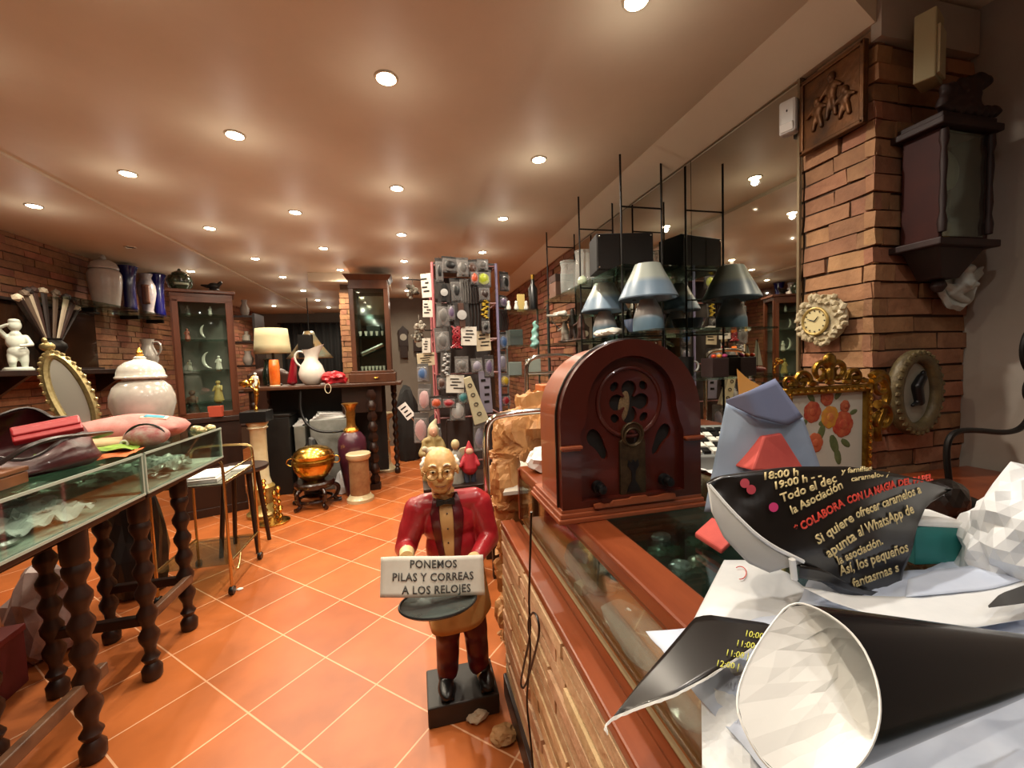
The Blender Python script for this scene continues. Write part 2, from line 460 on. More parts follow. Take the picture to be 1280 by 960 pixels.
# ------------------------------------------------------------ the glass-topped brick counter
ZT = .93
y0, y1 = -.3, 1.56
ct = thing('shop_counter', 'brick fronted shop counter with mahogany rails and glass display top', 'counter', (.31, y0, 0))
L0 = V((.31, y0, 0))
mb = MB(); bricks(mb, (0, 0, .09), (0, 1, 0), (0, 0, 1), (-1, 0, 0), y1-y0, .60, .40, .046, gap=.011, dep=.03, out=.012, seed=12, rough=.0012)
mb.build('brick_front', BRICK_C, ct)
mb = MB(); mb.box((.05, (y1-y0)/2, .345), (.09, y1-y0-.004, .69)); mb.build('front_wall', MORTAR_L, ct)
mb = MB(); mb.box((-.002, (y1-y0)/2, .045), (.03, y1-y0, .09)); mb.build('baseboard', WOOD_DARK, ct, bevel=.004)
mb = MB(); mb.box((.022, (y1-y0)/2, .706), (.056, y1-y0, .026)); mb.box((.06, (y1-y0)/2, .698), (.03, y1-y0, .018)); mb.build('sill', WOOD_COUNTER, ct, bevel=.005)
mb = MB(); mb.box((.119, (y1-y0)/2, .912), (.085, y1-y0, .036)); mb.box((.088, (y1-y0)/2, .897), (.018, y1-y0, .03)); mb.build('top_rail', WOOD_COUNTER, ct, bevel=.006)
mb = MB(); mb.box((.074, (y1-y0)/2, .812), (.005, y1-y0-.01, .158)); mb.build('front_glass', GLASS, ct)
mb = MB(); mb.box((.41, (y1-y0)/2, .926), (.50, y1-y0-.01, .008)); mb.build('top_glass', GLASS_G, ct)
mb = MB(); mb.box((.36, (y1-y0)/2, .715), (.55, y1-y0-.02, .018)); mb.build('display_floor', M('display_floor', 'b8703c', .3, col2='a05f2c', vs=5, coat=.3), ct)
mb = MB(); mb.box((.655, (y1-y0)/2, .46), (.03, y1-y0, .92)); mb.build('back_panel', WOOD_COUNTER, ct)
for y in (.01, y1-y0-.01):
    mb = MB(); mb.box((.35, y, .82), (.56, .02, .2)); mb.build('end_panel', WOOD_MAHOG, ct)
mb = MB(); mb.box((.42, (y1-y0)/2, .836), (.44, y1-y0-.06, .006)); mb.build('velvet_tray', M('display_velvet', '2b332c', .8, col2='161c18', vs=14), ct)
mb = MB(); mb.tube([(.205, .3, .837), (.205, y1-y0-.06, .837)], .004); mb.build('tray_edge', CHROME, ct)
PLASTIC = M('clear_film', 'dfe6e4', .12, alpha=.32, spec=.8)
# things lying inside the display
def crumple(name, c, size, mt, seed, label, cat, group=None, n=13, amp=.35, flat=.5, parent=None, rz=0, sub=3):
    """a crumpled lump of sheet: creased facets around a flattened body"""
    mb = MB(); r = bmesh.ops.create_icosphere(mb.b, subdivisions=sub, radius=1)
    for v in r['verts']:
        p = v.co.copy(); k = 1+amp*ridged(p, 1.1, 3, seed)*.6+amp*.4*noise.noise(p*3+V((seed, 0, 0)))
        v.co = V((p.x*size[0]*k, p.y*size[1]*k, max(-.45, p.z)*size[2]*k))
    zmin = min(v.co.z for v in r['verts'])
    for v in r['verts']: v.co.z -= zmin
    o = mb.build(name, mt, parent, loc=c, rot=(0, 0, rz))
    if label: tag(o, label, cat, group)
    return o
crumple('plastic_bag', (.47, 1.05, .725), (.06, .1, .05), M('grey_bag', '7d857f', .25, col2='5b635e', vs=20), 4, 'crumpled grey plastic bag inside the counter display below the radio', 'plastic bag')
crumple('plastic_bag', (.46, .78, .725), (.05, .11, .018), PLASTIC, 5, 'clear crinkled plastic bag lying flat in the middle of the counter display', 'plastic bag')
crumple('plastic_bag', (.47, .60, .725), (.055, .06, .02), PLASTIC, 6, 'clear plastic bag in the counter display beside the white torn paper', 'plastic bag')
o = MB(); o.box((0, 0, 0), (.05, .03, .025)); tag(o.build('paper_tag', CREAM, loc=(.42, 1.0, .737), rot=(0, 0, .4)), 'small cream paper tag inside the counter display by the grey bag', 'tag')
TRK = [('b8b4a4', 'pale trinket'), ('6e8f78', 'green trinket'), ('c9c9c9', 'silver trinket'), ('4d6a55', 'dark green trinket')]
for i, (px, py, k) in enumerate([(808, 656, 0), (826, 672, 2), (822, 690, 1), (842, 690, 3), (868, 678, 1), (862, 662, 3), (850, 708, 2), (872, 702, 0), (795, 664, 3), (838, 655, 1)]):
    p = pt(px, py, Z=.845)
    q = crumple('trinket', (p.x, p.y, .839), (.022, .016, .012), M('trinket'+str(k), TRK[k][0], .2, .3), 20+i, TRK[k][1]+' under the counter glass in front of the radio', 'trinket', 'trinkets under the counter glass '+str(k))

# ------------------------------------------------------------ the cathedral radio
RX, RY = .5535, .963
rad = thing('cathedral_radio', 'red brown wooden cathedral radio with round fretwork grille on the counter glass', 'radio', (RX, RY, ZT))
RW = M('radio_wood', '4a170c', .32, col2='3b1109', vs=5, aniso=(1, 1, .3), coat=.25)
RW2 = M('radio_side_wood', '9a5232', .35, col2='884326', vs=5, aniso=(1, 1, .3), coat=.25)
RD = M('radio_edge_dark', '1d120c', .3, coat=.3)
RBRZ = M('radio_bronze', '5a4a34', .4, .7, col2='3a2e20', vs=40)
CLOTH = M('radio_cloth', '8b7350', .85, col2='5f4c33', vs=220)
hw, zs, zt0 = .2035, .262, .035     # half width, spring height, body bottom
def arch(hw_, zs_, z0, n=30): return [(-hw_, z0)]+[(-hw_*math.cos(PI*i/n), zs_+hw_*math.sin(PI*i/n)) for i in range(n+1)]+[(hw_, z0)]
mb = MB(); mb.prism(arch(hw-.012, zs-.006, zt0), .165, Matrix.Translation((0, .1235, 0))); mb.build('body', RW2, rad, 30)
# front frame: arch ring with real opening shaped like a trefoil
inner = [(-.150, zt0+.018), (-.150, .215)] + [(-.150+.012*(1-math.cos(PI/2*i/6)), .215+.03*math.sin(PI/2*i/6)) for i in range(1, 7)] + \
        circ(0, .295, .128, 26, None, PI*1.02, -.02*PI)[0:] + [(.138, .245), (.150, .215), (.150, zt0+.018)]
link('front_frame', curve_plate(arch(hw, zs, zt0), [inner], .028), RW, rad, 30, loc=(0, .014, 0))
mb = MB(); mb.tube([(x, .028, z) for x, z in arch(hw+.001, zs, zt0)], .0045, 6); mb.build('dark_edge', RD, rad, True)
# fretwork panel
lobes = []
def union_lobes():
    pts = []
    for k in range(96):
        a = 2*PI*k/96
        best = .020
        for j, (R, r) in enumerate(((.036, .022), (.036, .022), (.036, .022), (.036, .022))):
            c0 = PI/2*j; d = a-c0; d = (d+PI) % (2*PI)-PI
            s = R*math.sin(d)
            if abs(s) < r and math.cos(d) > 0: best = max(best, R*math.cos(d)+math.sqrt(r*r-s*s))
        pts.append((best*math.cos(a), .300+best*math.sin(a)))
    return pts
holes = [union_lobes()]
for k in range(4):
    a = PI/4+PI/2*k; cx, cz = .060*math.cos(a), .300+.060*math.sin(a)
    holes.append([(cx+.014*math.cos(t)*math.cos(a+PI/2)-.011*math.sin(t)*math.cos(a), cz+.014*math.cos(t)*math.sin(a+PI/2)-.011*math.sin(t)*math.sin(a)) for t in [2*PI*i/18 for i in range(18)]])
for s in (-1, 1):
    P = [(.118, .232), (.126, .215), (.120, .196), (.106, .186), (.094, .172), (.083, .153), (.068, .150), (.064, .166), (.072, .184), (.078, .205), (.090, .226), (.104, .236)]
    holes.append([tuple(v[:2]) for v in chaikin([V((s*x, z, 0)) for x, z in P], 2, True)])
pan = arch(.168, .25, zt0+.006)
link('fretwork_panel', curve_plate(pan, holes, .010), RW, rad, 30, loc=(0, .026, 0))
mb = MB(); mb.box((0, .034, .25), (.30, .004, .26)); mb.build('speaker_cloth', M('radio_cloth_dark', '1a110b', .85, col2='0f0a07', vs=220), rad)
mb = MB(); mb.ell((-.012, .029, .288), (.016, .003, .042), (0, .18, 0), 3); mb.build('cloth_panel', CLOTH, rad, True)
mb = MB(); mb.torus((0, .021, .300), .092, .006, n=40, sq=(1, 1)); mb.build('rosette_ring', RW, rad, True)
for s in (-1, 1):
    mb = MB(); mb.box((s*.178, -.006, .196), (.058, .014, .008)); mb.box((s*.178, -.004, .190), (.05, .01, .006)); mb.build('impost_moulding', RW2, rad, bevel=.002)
    mb = MB(); mb.lathe([(.011, 0), (.013, .003), (.013, .014), (.011, .019), (.004, .02)], 18, (s*.098-.002, -.001, .083), Matrix.Rotation(PI/2, 4, 'X')); mb.lathe([(.017, -.012), (.016, .002), (.010, .003)], 18, (s*.098-.002, -.001+.004, .083), Matrix.Rotation(PI/2, 4, 'X'))
    mb.build('knob', BLACK, rad, True)
# escutcheon plate with round dial window
esc = [(-.036, .052), (-.036, .195), (-.030, .20), (-.030, .214)]+circ(0, .214, .030, 14, .030, PI, 0)[1:-1]+[(.030, .214), (.030, .20), (.036, .195), (.036, .052)]
link('escutcheon', curve_plate(esc, [circ(0, .206, .021, 22, .021)], .006, .0015), RBRZ, rad, 30, loc=(.004, .017, 0))
mb = MB(); mb.torus((.004, .012, .206), .024, .003, n=28, k=6); mb.torus((.004, .012, .214), .031, .003, n=28, k=6); mb.build('dial_rim', RBRZ, rad, True)
mb = MB(); mb.lathe([(.0, 0), (.021, 0), (.021, .003), (0, .003)], 22, (.004, .021, .206), Matrix.Rotation(PI/2, 4, 'X'), cap=False); mb.build('dial_window', M('dial_dark', '20140c', .1, coat=.5), rad, True)
link('escutcheon_ornament', curve_plate([(x+.004, z) for x, z in [(-.014, .145), (-.017, .130), (-.006, .115), (-.005, .09), (-.014, .075), (-.02, .06), (.02, .06), (.014, .075), (.005, .09), (.006, .115), (.017, .13), (.014, .145), (.006, .138), (0, .146), (-.006, .138)]], [], .004), BLACK, rad, loc=(0, .0125, 0))
# stepped base with a scalloped apron
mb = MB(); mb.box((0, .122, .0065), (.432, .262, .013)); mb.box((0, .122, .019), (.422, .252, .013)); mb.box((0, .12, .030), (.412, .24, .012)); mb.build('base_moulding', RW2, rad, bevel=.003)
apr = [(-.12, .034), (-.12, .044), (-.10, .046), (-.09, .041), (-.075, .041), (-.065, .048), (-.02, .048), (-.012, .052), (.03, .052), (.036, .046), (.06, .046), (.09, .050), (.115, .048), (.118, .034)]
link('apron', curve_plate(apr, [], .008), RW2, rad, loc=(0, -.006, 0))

# ------------------------------------------------------------ papers on the near end of the counter
POST = M('black_poster', '1a1512', .3, coat=.15)
POST_B = M('black_poster_gloss', '08090d', .22, coat=.3)
LETC = M('cream_print', 'd8c48e', .6); LETR = M('red_print', 'd8402e', .6); LETY = M('yellow_print', 'b9b84a', .6); LETW = M('pink_print', 'c0306a', .6)
WPAP = M('crumpled_white_paper', 'e2e4e6', .6, col2='d2d6da', vs=9)
BPAP = M('bluish_white_paper', 'c9d2e4', .55, col2='b6c2d8', vs=6)
def quadgrid(mb, A, B, Cc, D, nu, nv, dfn, th=.0007):
    """sheet spanned by four edge polylines' corner lists: A top-left.. given as photo points, with measured depth"""
    pass
def sheet(top, bot, dfn, nu=24, nv=14, th=.0008, amp=0, sc=14, seed=0):
    """paper sheet between two edges (top, bottom as measured polylines), relief along the view of the pile"""
    mb = MB()
    def fn(u, v):
        q = along([V((x, y, 0)) for x, y in top], u).lerp(along([V((x, y, 0)) for x, y in bot], u), v)
        D = dfn(u, v, q.x, q.y)
        p = ptD(q.x, q.y, D)
        if amp: D += amp*ridged(p, sc, 3, seed); p = ptD(q.x, q.y, D)
        return p
    mb.surf(fn, nu, nv, th)
    return mb
def onz(z): return lambda u, v, x, y: depth_of(pt(x, y, Z=z))
# flat bluish tissue sheet over the counter
mb = MB()
def tissue(u, v):
    X, Y = .31+.72*u+.06*v*math.sin(6*u), .155+.36*v+.05*u-.03*math.sin(9*u)
    return (X, Y, ZT+.004+.010*max(0, ridged((X, Y, 0), 6, 2, 3))+.004*max(0, ridged((X, Y, 0), 18, 2, 7)))
mb.surf(tissue, 46, 30, .0007)
tag(mb.build('tissue_sheet', BPAP, smooth='all'), 'large bluish white tissue sheet spread flat on the near end of the counter', 'paper sheet')
# white sheet pieces
tp = [(905, 700), (945, 700), (985, 716), (1012, 740)]; bt = [(846, 815), (868, 790), (905, 800), (960, 792)]
mb = sheet(tp, bt, lambda u, v, x, y: depth_of(pt(x, y, Z=.942+.008*math.sin(u*5))), amp=.003, sc=16)
o = tag(mb.build('torn_paper', WPAP, smooth='all'), 'white torn paper with a red pen mark beside the open display glass', 'paper')
mb = MB(); mb.tube([pt(925+8*math.cos(a), 716+8*math.sin(a), Z=.952) for a in [.3*i-2.2 for i in range(14)]], .0008, 5)
mb.build('red_pen_mark', LETR, o)
mb = sheet([(876, 835), (930, 830), (1000, 842), (1060, 860)], [(878, 985), (930, 985), (1000, 985), (1070, 985)], lambda u, v, x, y: depth_of(pt(x, y, Z=.945+.008*math.sin(7*u))), nu=20, nv=16, amp=.006, sc=18, seed=4)
tag(mb.build('white_paper', WPAP), 'crumpled white paper under the mouth of the big black paper cone', 'paper')
mb = sheet([(958, 925), (985, 916), (1000, 925)], [(1000, 975), (1040, 975), (1062, 975)], lambda u, v, x, y: depth_of(pt(x, y, Z=.962)), nu=8, nv=8)
tag(mb.build('tape_strip', M('grey_tape', '8d8f90', .2, coat=.4)), 'grey shiny adhesive tape strip on the crumpled white paper', 'tape')
# black flap with a torn white edge and a curled tip
tp = [(757, 908), (800, 852), (868, 772), (884, 768), (955, 778), (975, 785)]; bt = [(768, 897), (800, 882), (842, 868), (884, 846), (915, 826), (945, 806)]
fd = lambda u, v, x, y: depth_of(pt(x, y, Z=.960+.028*u+.010*math.sin(3*u)))
mb = sheet(tp, bt, fd, 30, 10)
fl = tag(mb.build('poster_flap', POST, smooth='all'), 'black printed poster corner with torn white edge sticking out over the counter edge', 'poster')
mb = MB()
te = [(760, 914), (757, 905), (766, 896), (800, 882), (842, 868), (884, 846), (915, 826), (945, 806)]
def tear(u, v):
    q = along([V((x, y, 0)) for x, y in te], u); w_ = (5+2.2*noise.noise(V((u*30, 0, 0))))*v*(1-.4*u)
    return ptD(q.x, q.y+w_, fd(u, 0, q.x, q.y)-.001-.002*v)
mb.surf(tear, 60, 4, .0008); mb.build('torn_edge', WHITE_PAP, fl)
mb = MB()
for i, (x, y, t) in enumerate([(930, 795, '10:00 | L'), (919, 807, '11:00 | A'), (906, 819, '11:00 | A'), (894, 832, '12:00 |')]):
    def fn(a, b, h, x=x, y=y): 
        px, py = x+a*.98+b*.2, y+a*.17-b
        return ptD(px, py, fd(.75, 0, px, py)-.0022-h)
    t = lettering(t, 11, .0004, 'LEFT', fn, .15); me = bpy.data.meshes.new('t'); t.b.to_mesh(me); t.b.free(); mb.b.from_mesh(me); bpy.data.meshes.remove(me)
mb.build('printed_times', LETY, fl)
# big black cone, mouth to the left, white lining
rimpx = [(990, 750, .43), (1030, 763, .41), (1072, 796, .385), (1096, 845, .36), (1102, 895, .34), (1088, 940, .325), (1058, 972, .32), (1010, 985, .325), (962, 965, .335), (932, 920, .35), (918, 876, .37), (935, 826, .395), (962, 783, .42)]
rim = [ptD(*q) for q in rimpx]
for p in rim: p.z = max(p.z, ZT+.014)
rim = chaikin(rim, 2, True)
apx = pt(1420, 812, Z=.985)
def cone(u, v, inn=0):
    n = len(rim); t = u*n; i = int(t) % n; p = rim[i].lerp(rim[(i+1) % n], t-int(t))
    q = p.lerp(apx, v); q.z = max(q.z, ZT+.014); return q
rc = sum(rim, V((0, 0, 0)))/len(rim)
mb = MB(); mb.surf(lambda u, v: cone(u, .985*v), 52, 26, 0, True)
cn = tag(mb.build('paper_cone', POST_B, smooth='all'), 'glossy black paper cone with white inside lying on its side, mouth towards the display', 'paper cone')
mb = MB()
def lin(u, v):
    p = cone(u, v*.42); ctr = rc.lerp(apx, v*.42)
    k = .015+.10*v*v+.22*max(0, ridged(p, 13, 2, 5))*min(1, v*5)
    return p.lerp(ctr, min(.9, k))
mb.surf(lin, 26, 12, 0, True); mb.build('white_lining', WHITE_PAP, cn)
mb = MB(); mb.tube(rim, .0011, 5, True); mb.build('paper_rim', WHITE_PAP, cn)
# sheets between the cones
mb = sheet([(1000, 732), (1060, 744), (1130, 746), (1200, 738), (1290, 720)], [(1040, 752), (1100, 772), (1160, 784), (1220, 784), (1290, 772)], lambda u, v, x, y: depth_of(pt(x, y, Z=.972-.0*u)), 24, 8, amp=.002, sc=20)
tag(mb.build('ruled_sheet', WPAP, smooth='all'), 'white sheet between the lettered black bundle and the big black cone', 'paper')
mb = sheet([(1135, 724), (1170, 712), (1220, 706), (1285, 698)], [(1132, 746), (1180, 742), (1240, 736), (1290, 722)], lambda u, v, x, y: depth_of(pt(x, y, Z=.975)), 18, 8, amp=.003, sc=15, seed=2)
tag(mb.build('folded_sheet', BPAP, smooth='all'), 'bluish folded sheet in front of the small teal box', 'paper')
mb = sheet([(1235, 757), (1250, 742), (1290, 728)], [(1236, 759), (1262, 756), (1290, 752)], lambda u, v, x, y: depth_of(pt(x, y, Z=.995)), 8, 5)
tag(mb.build('poster_scrap', POST), 'small black poster scrap on the white sheets', 'paper')
# black lettered bundle
TL = [(884, 606), (905, 596), (945, 590), (1000, 583), (1060, 583), (1110, 590), (1155, 600), (1190, 612)]
BL = [(884, 608), (915, 648), (955, 688), (1004, 714), (1050, 742), (1090, 747), (1124, 746), (1129, 715), (1140, 690), (1146, 660), (1158, 632), (1190, 612)]
def bd(x, y):
    u = (x-884)/306; v = (y-590)/155
    return .70+.09*u-.045*math.sin(PI*min(1, max(0, u)))-.055*math.sin(PI*min(1, max(0, v*.55+.2)))+.02*(1-v)
mb = MB()
def front(u, v, push=0):
    q = along([V((x, y, 0)) for x, y in TL], u).lerp(along([V((x, y, 0)) for x, y in BL], u), v)
    p = ptD(q.x, q.y, bd(q.x, q.y)+.004*ridged(V((q.x*.012, q.y*.012, 0)), 1, 2, 3)*math.sin(PI*v))
    return p
mb.surf(front, 44, 22)
def backs(u, v):
    p = V(front(u, v)); e = math.sin(PI*v)**.6*math.sin(PI*u)**.6
    return p+V((.02, .10, .0))*e
mb.surf(backs, 44, 22); bmesh.ops.remove_doubles(mb.b, verts=mb.b.verts[:], dist=1e-5)
bn = tag(mb.build('paper_bundle', POST, smooth='all'), 'bundle wrapped in black poster paper with cream and red lettering', 'paper bundle')
def btext(t, p0, p1, size, mt_list, bold=.45):
    """one printed line between two points of the bundle's face"""
    a0, a1 = V((*p0, 0)), V((*p1, 0)); d = a1-a0; w_ = d.length; d.normalize(); n_ = V((d.y, -d.x, 0))
    cu = lettering(t, size, 0, 'LEFT'); xs = [v.co.x for v in cu.b.verts]; k = w_/max(1e-6, max(xs)); cu.b.free()
    def fn(a, b, h):
        q = a0+d*a*k+(n_+d*.12)*b
        return ptD(q.x, q.y, bd(q.x, q.y)+.004*ridged(V((q.x*.012, q.y*.012, 0)), 1, 2, 3)*.9-.0035-h)
    mt_list.append(lettering(t, size, .0005, 'LEFT', fn, bold))
cr, rd = [], []
btext('18:00 h', (953, 600), (998, 594), 13, cr)
btext('19:00 h - -', (967, 612), (1027, 598), 13, cr)
btext('Todo el dec', (977, 628), (1046, 602), 15, cr)
btext('la Asociación', (990, 643), (1054, 610), 15, cr)
btext('y familias', (1052, 592), (1090, 588), 9, cr, .3); btext('caramelos y', (1064, 602), (1112, 594), 9, cr, .3)
btext('* COLABORA', (996, 667), (1056, 632), 14, rd, .6); btext('CON LA MAGIA', (1060, 630), (1120, 609), 13, rd, .6); btext('DEL PAPEL', (1123, 608), (1166, 600), 11, rd, .5)
btext('Si quiere', (1023, 681), (1068, 651), 17, cr); btext('ofrecer caramelos a', (1071, 648), (1152, 616), 16, cr)
btext('apunta', (1036, 698), (1071, 674), 18, cr); btext('al WhatsApp de', (1074, 671), (1143, 641), 18, cr)
btext('la asociación.', (1048, 706), (1104, 680), 15, cr)
btext('Así, los pequeños', (1051, 720), (1136, 689), 18, cr)
btext('fantasmas s', (1067, 735), (1124, 714), 16, cr)
for nm, lst, mt in (('cream_lettering', cr, LETC), ('red_lettering', rd, LETR)):
    for t in lst: t.build(nm, mt, bn)
for nm, x, y, r_, mt in (('red_print', 931, 604, 6, M('poster_red', 'a02838', .5)), ('red_print', 939, 612, 6, M('poster_red', '', .5)), ('magenta_dot', 967, 634, 6, LETW)):
    mb = MB(); mb.surf(lambda u, v: ptD(x+r_*v*math.cos(2*PI*u), y+r_*v*math.sin(2*PI*u), bd(x+r_*v*math.cos(2*PI*u), y+r_*v*math.sin(2*PI*u))-.0042), 16, 4, 0, True); mb.build(nm, mt, bn)
# its folded-back white edge band and tape
mb = sheet([(884, 604), (915, 640), (955, 678), (1004, 704)], [(890, 640), (905, 672), (935, 704), (962, 716)], lambda u, v, x, y: bd(x, y)-.006-.02*v*(1-u), 24, 8)
mb.build('folded_back', M('paper_reverse', 'b4b0aa', .6), bn, smooth='all')
mb = MB(); mb.tube([ptD(x, y, bd(x, y)-.010) for x, y in chaikin([V((884, 604, 0)), V((915, 640, 0)), V((955, 678, 0)), V((1004, 704, 0))], 2) for x, y in [(x, y)]] if False else [ptD(q.x, q.y, bd(q.x, q.y)-.007) for q in chaikin([V((886, 606, 0)), V((915, 640, 0)), V((955, 678, 0)), V((1004, 702, 0))], 2)], .0032, 6); mb.build('white_edge', WHITE_PAP, bn, True)
mb = MB(); mb.tube([ptD(990, 699, bd(990, 699)-.013), ptD(993, 724, bd(993, 724)-.013)], .0048, 10); mb.build('white_band', WHITE_PAP, bn, True)
mb = sheet([(1000, 706), (1030, 712), (1070, 735), (1124, 744)], [(998, 722), (1030, 728), (1070, 742), (1126, 748)], lambda u, v, x, y: bd(x, y)-.010, 12, 5)
mb.build('rolled_edge', POST, bn, smooth='all')
# upright blue paper, orange inside
tpb = [(908, 502), (945, 519), (985, 529), (1003, 521)]; bob = [(880, 640), (930, 640), (985, 636), (1042, 632)]
dB = lambda u, v, x, y: .93-.05*math.sin(PI*u)+.03*v
mb = sheet(tpb, bob, dB, 24, 20, amp=.003, sc=9)
bp_ = tag(mb.build('blue_paper', M('pale_blue_paper', 'a3b6cf', .6, col2='97abc6', vs=5), smooth='all'), 'pale blue paper sheet standing rolled behind the lettered black bundle', 'paper')
mb = sheet([(907, 500), (938, 488), (969, 473)], [(908, 504), (945, 522), (985, 532), (1004, 521)], lambda u, v, x, y: dB(u, 0, x, y)-.012*math.sin(PI*u)-.004, 16, 8)
mb.build('turned_fold', M('shaded_blue_paper', '7c84a4', .6), bp_, smooth='all')  # shade on the upper part put into a darker violet blue
mb = sheet([(921, 461), (935, 474), (950, 482)], [(924, 500), (938, 493), (952, 486)], lambda u, v, x, y: .925, 6, 5)
mb.build('orange_inside', M('orange_paper', 'd99a4c', .6), bp_)
# coral napkins
NAP = M('coral_napkin', 'd65f55', .7, col2='c6504a', vs=12)
mb = MB(); P = [pt(x, y, Y=Y_) for x, y, Y_ in [(955, 545, .72), (977, 541, .72), (1008, 590, .70), (940, 588, .70)]]; Q = [p+V((.02, .07, -.01)) for p in P]
mb.hull(P+Q); mb.build('a', NAP) if False else None
o = tag(mb.build('folded_napkin', NAP, bevel=.004), 'coral red folded napkin between blue paper and black bundle', 'napkin')
mb = MB(); P = [pt(x, y, Z=z_) for x, y, z_ in [(868, 672, .94), (890, 652, .965), (925, 672, .965), (902, 694, .94)]]; Q = [p+V((0, 0, .012)) for p in P]
mb.hull(P+Q); tag(mb.build('folded_napkin', NAP, bevel=.004), 'coral red folded napkin sticking out left below the black bundle', 'napkin')
# teal box, white crumples at the right
p = pt(1178, 706, Y=.60)
p = pt(1178, 704, Z=ZT+.018)
tb = thing('teal_box', 'small teal box with white lid among the papers', 'box', (p.x, p.y+.03, ZT+.016), -.25)
mb = MB(); mb.box((0, 0, .036), (.088, .06, .072)); mb.build('body', M('teal_card', '2f7f7c', .5), tb, bevel=.002)
mb = MB(); mb.box((-.004, 0, .078), (.09, .064, .014), (0, .08, 0)); mb.build('lid', WHITE_PAP, tb, bevel=.003)
def cpos(x, y, z=ZT+.002): p = pt(x, y, Z=z); return (p.x, p.y, z)
crumple('crumpled_paper', cpos(1300, 732), (.10, .07, .105), WPAP, 31, 'big crumpled white paper ball right of the teal box', 'crumpled paper', amp=.42, sub=4)
crumple('crumpled_paper', cpos(1180, 640), (.05, .04, .05), POST, 36, 'crumpled black paper behind the tip of the lettered bundle', 'crumpled paper', amp=.2)
# ------------------------------------------------------------ the butler statue
from mathutils.bvhtree import BVHTree
BX, BY = .125, 1.575
bt = thing('butler_statue', 'painted bald butler statue in red jacket holding out a tray on black base', 'statue', (BX, BY, 0))
SKIN = M('statue_skin', 'd8ac70', .42, col2='cb9a60', vs=12, coat=.2)
JACK = M('statue_jacket_red', 'a8242c', .33, col2='8a1a20', vs=9, coat=.25)
LAP = M('statue_lapel', '4e0e14', .3, coat=.2)
SHIRT = M('statue_shirt', 'b58a55', .5); TROU = M('statue_trousers', '5c1014', .4, col2='480b0f', vs=10)
APR = M('statue_apron', 'b8925a', .5, col2='a58049', vs=9); HAIRW = M('statue_hair', 'd9d2c4', .6)
def L(x, y, z): return V((x, y, z))
# continuous body: head, neck, trunk, arms with five-fingered hands, legs
hx = -.048; hz = .962
def hd(x, y, z):
    a = -.06; ca, sa = math.cos(a), math.sin(a); x *= 1.08; y *= 1.05; z *= 1.12; return L(hx+x*ca-y*sa, -.035+x*sa+y*ca, hz-.008+z)
P = [('e', hd(0, .008, .014), (.060, .071, .066)), ('e', hd(0, -.008, -.03), (.050, .056, .05)), ('e', hd(0, -.030, -.058), (.030, .026, .020)),
     ('e', hd(0, -.068, -.012), (.010, .014, .012)), ('c', hd(0, -.060, .012), hd(0, -.072, -.010), .006, .009), ('e', hd(-.009, -.064, -.016), (.006, .007, .005)), ('e', hd(.009, -.064, -.016), (.006, .007, .005)),
     ('e', hd(-.030, -.042, -.022), (.017, .016, .016)), ('e', hd(.030, -.042, -.022), (.017, .016, .016)),
     ('e', hd(-.024, -.052, .022), (.018, .010, .006)), ('e', hd(.024, -.052, .022), (.018, .010, .006)),
     ('e', hd(0, -.056, -.040), (.016, .008, .004)), ('e', hd(0, -.054, -.049), (.013, .008, .0045)),
     ('e', hd(-.061, .010, -.008), (.006, .013, .020)), ('e', hd(.061, .010, -.008), (.006, .013, .020)),
     ('c', hd(0, .01, -.05), L(-.03, .0, .80), .038, .045), ('e', L(-.015, .01, .72), (.09, .06, .12)), ('e', L(0, .01, .56), (.085, .06, .12)), ('e', L(0, .01, .44), (.08, .06, .08))]
for s, hxp, hy, hz2 in ((-1, -.180, -.20, .690), (1, .050, -.225, .645)):
    sh = L(-.02+s*.115, .0, .795); el = L(s*.165+(-.02 if s < 0 else -.035), -.03, .665); wr = L(hxp, hy+.05, hz2+.004)
    P += [('c', sh, el, .034, .027), ('c', el, wr, .026, .017)]
    pc = L(hxp, hy, hz2-.006)
    P += [('e', L(hxp, hy+.012, hz2-.004), (.021, .030, .011))]
    for k, ln in enumerate((.024, .028, .026, .020)):
        fx = hxp+(-.017+.0115*k)*1
        a = L(fx, hy-.014, hz2-.008); b_ = L(fx*1, hy-.014-ln*.6, hz2-.020); c_ = L(fx, hy-.014-ln*.55, hz2-.042)
        P += [('c', a, b_, .0056, .0052), ('c', b_, c_, .0052, .0042)]
    a = L(hxp-s*.018, hy+.012, hz2-.002); b_ = L(hxp-s*.032, hy-.012, hz2+.004); c_ = L(hxp-s*.030, hy-.034, hz2+.002)
    P += [('c', a, b_, .0075, .0062), ('c', b_, c_, .0062, .005)]
for s in (-1, 1):
    hp, kn, an = L(s*.045+.0, .01, .42), L(s*.055+.01, -.005, .28), L(s*.062+.012, .012, .135)
    P += [('c', hp, kn, .048, .036), ('c', kn, an, .034, .024), ('c', an, L(an.x+s*.006, -.03, .10), .022, .018)]
me = organic(P, .0034, 2)
link('body', me, SKIN, bt, 'all')
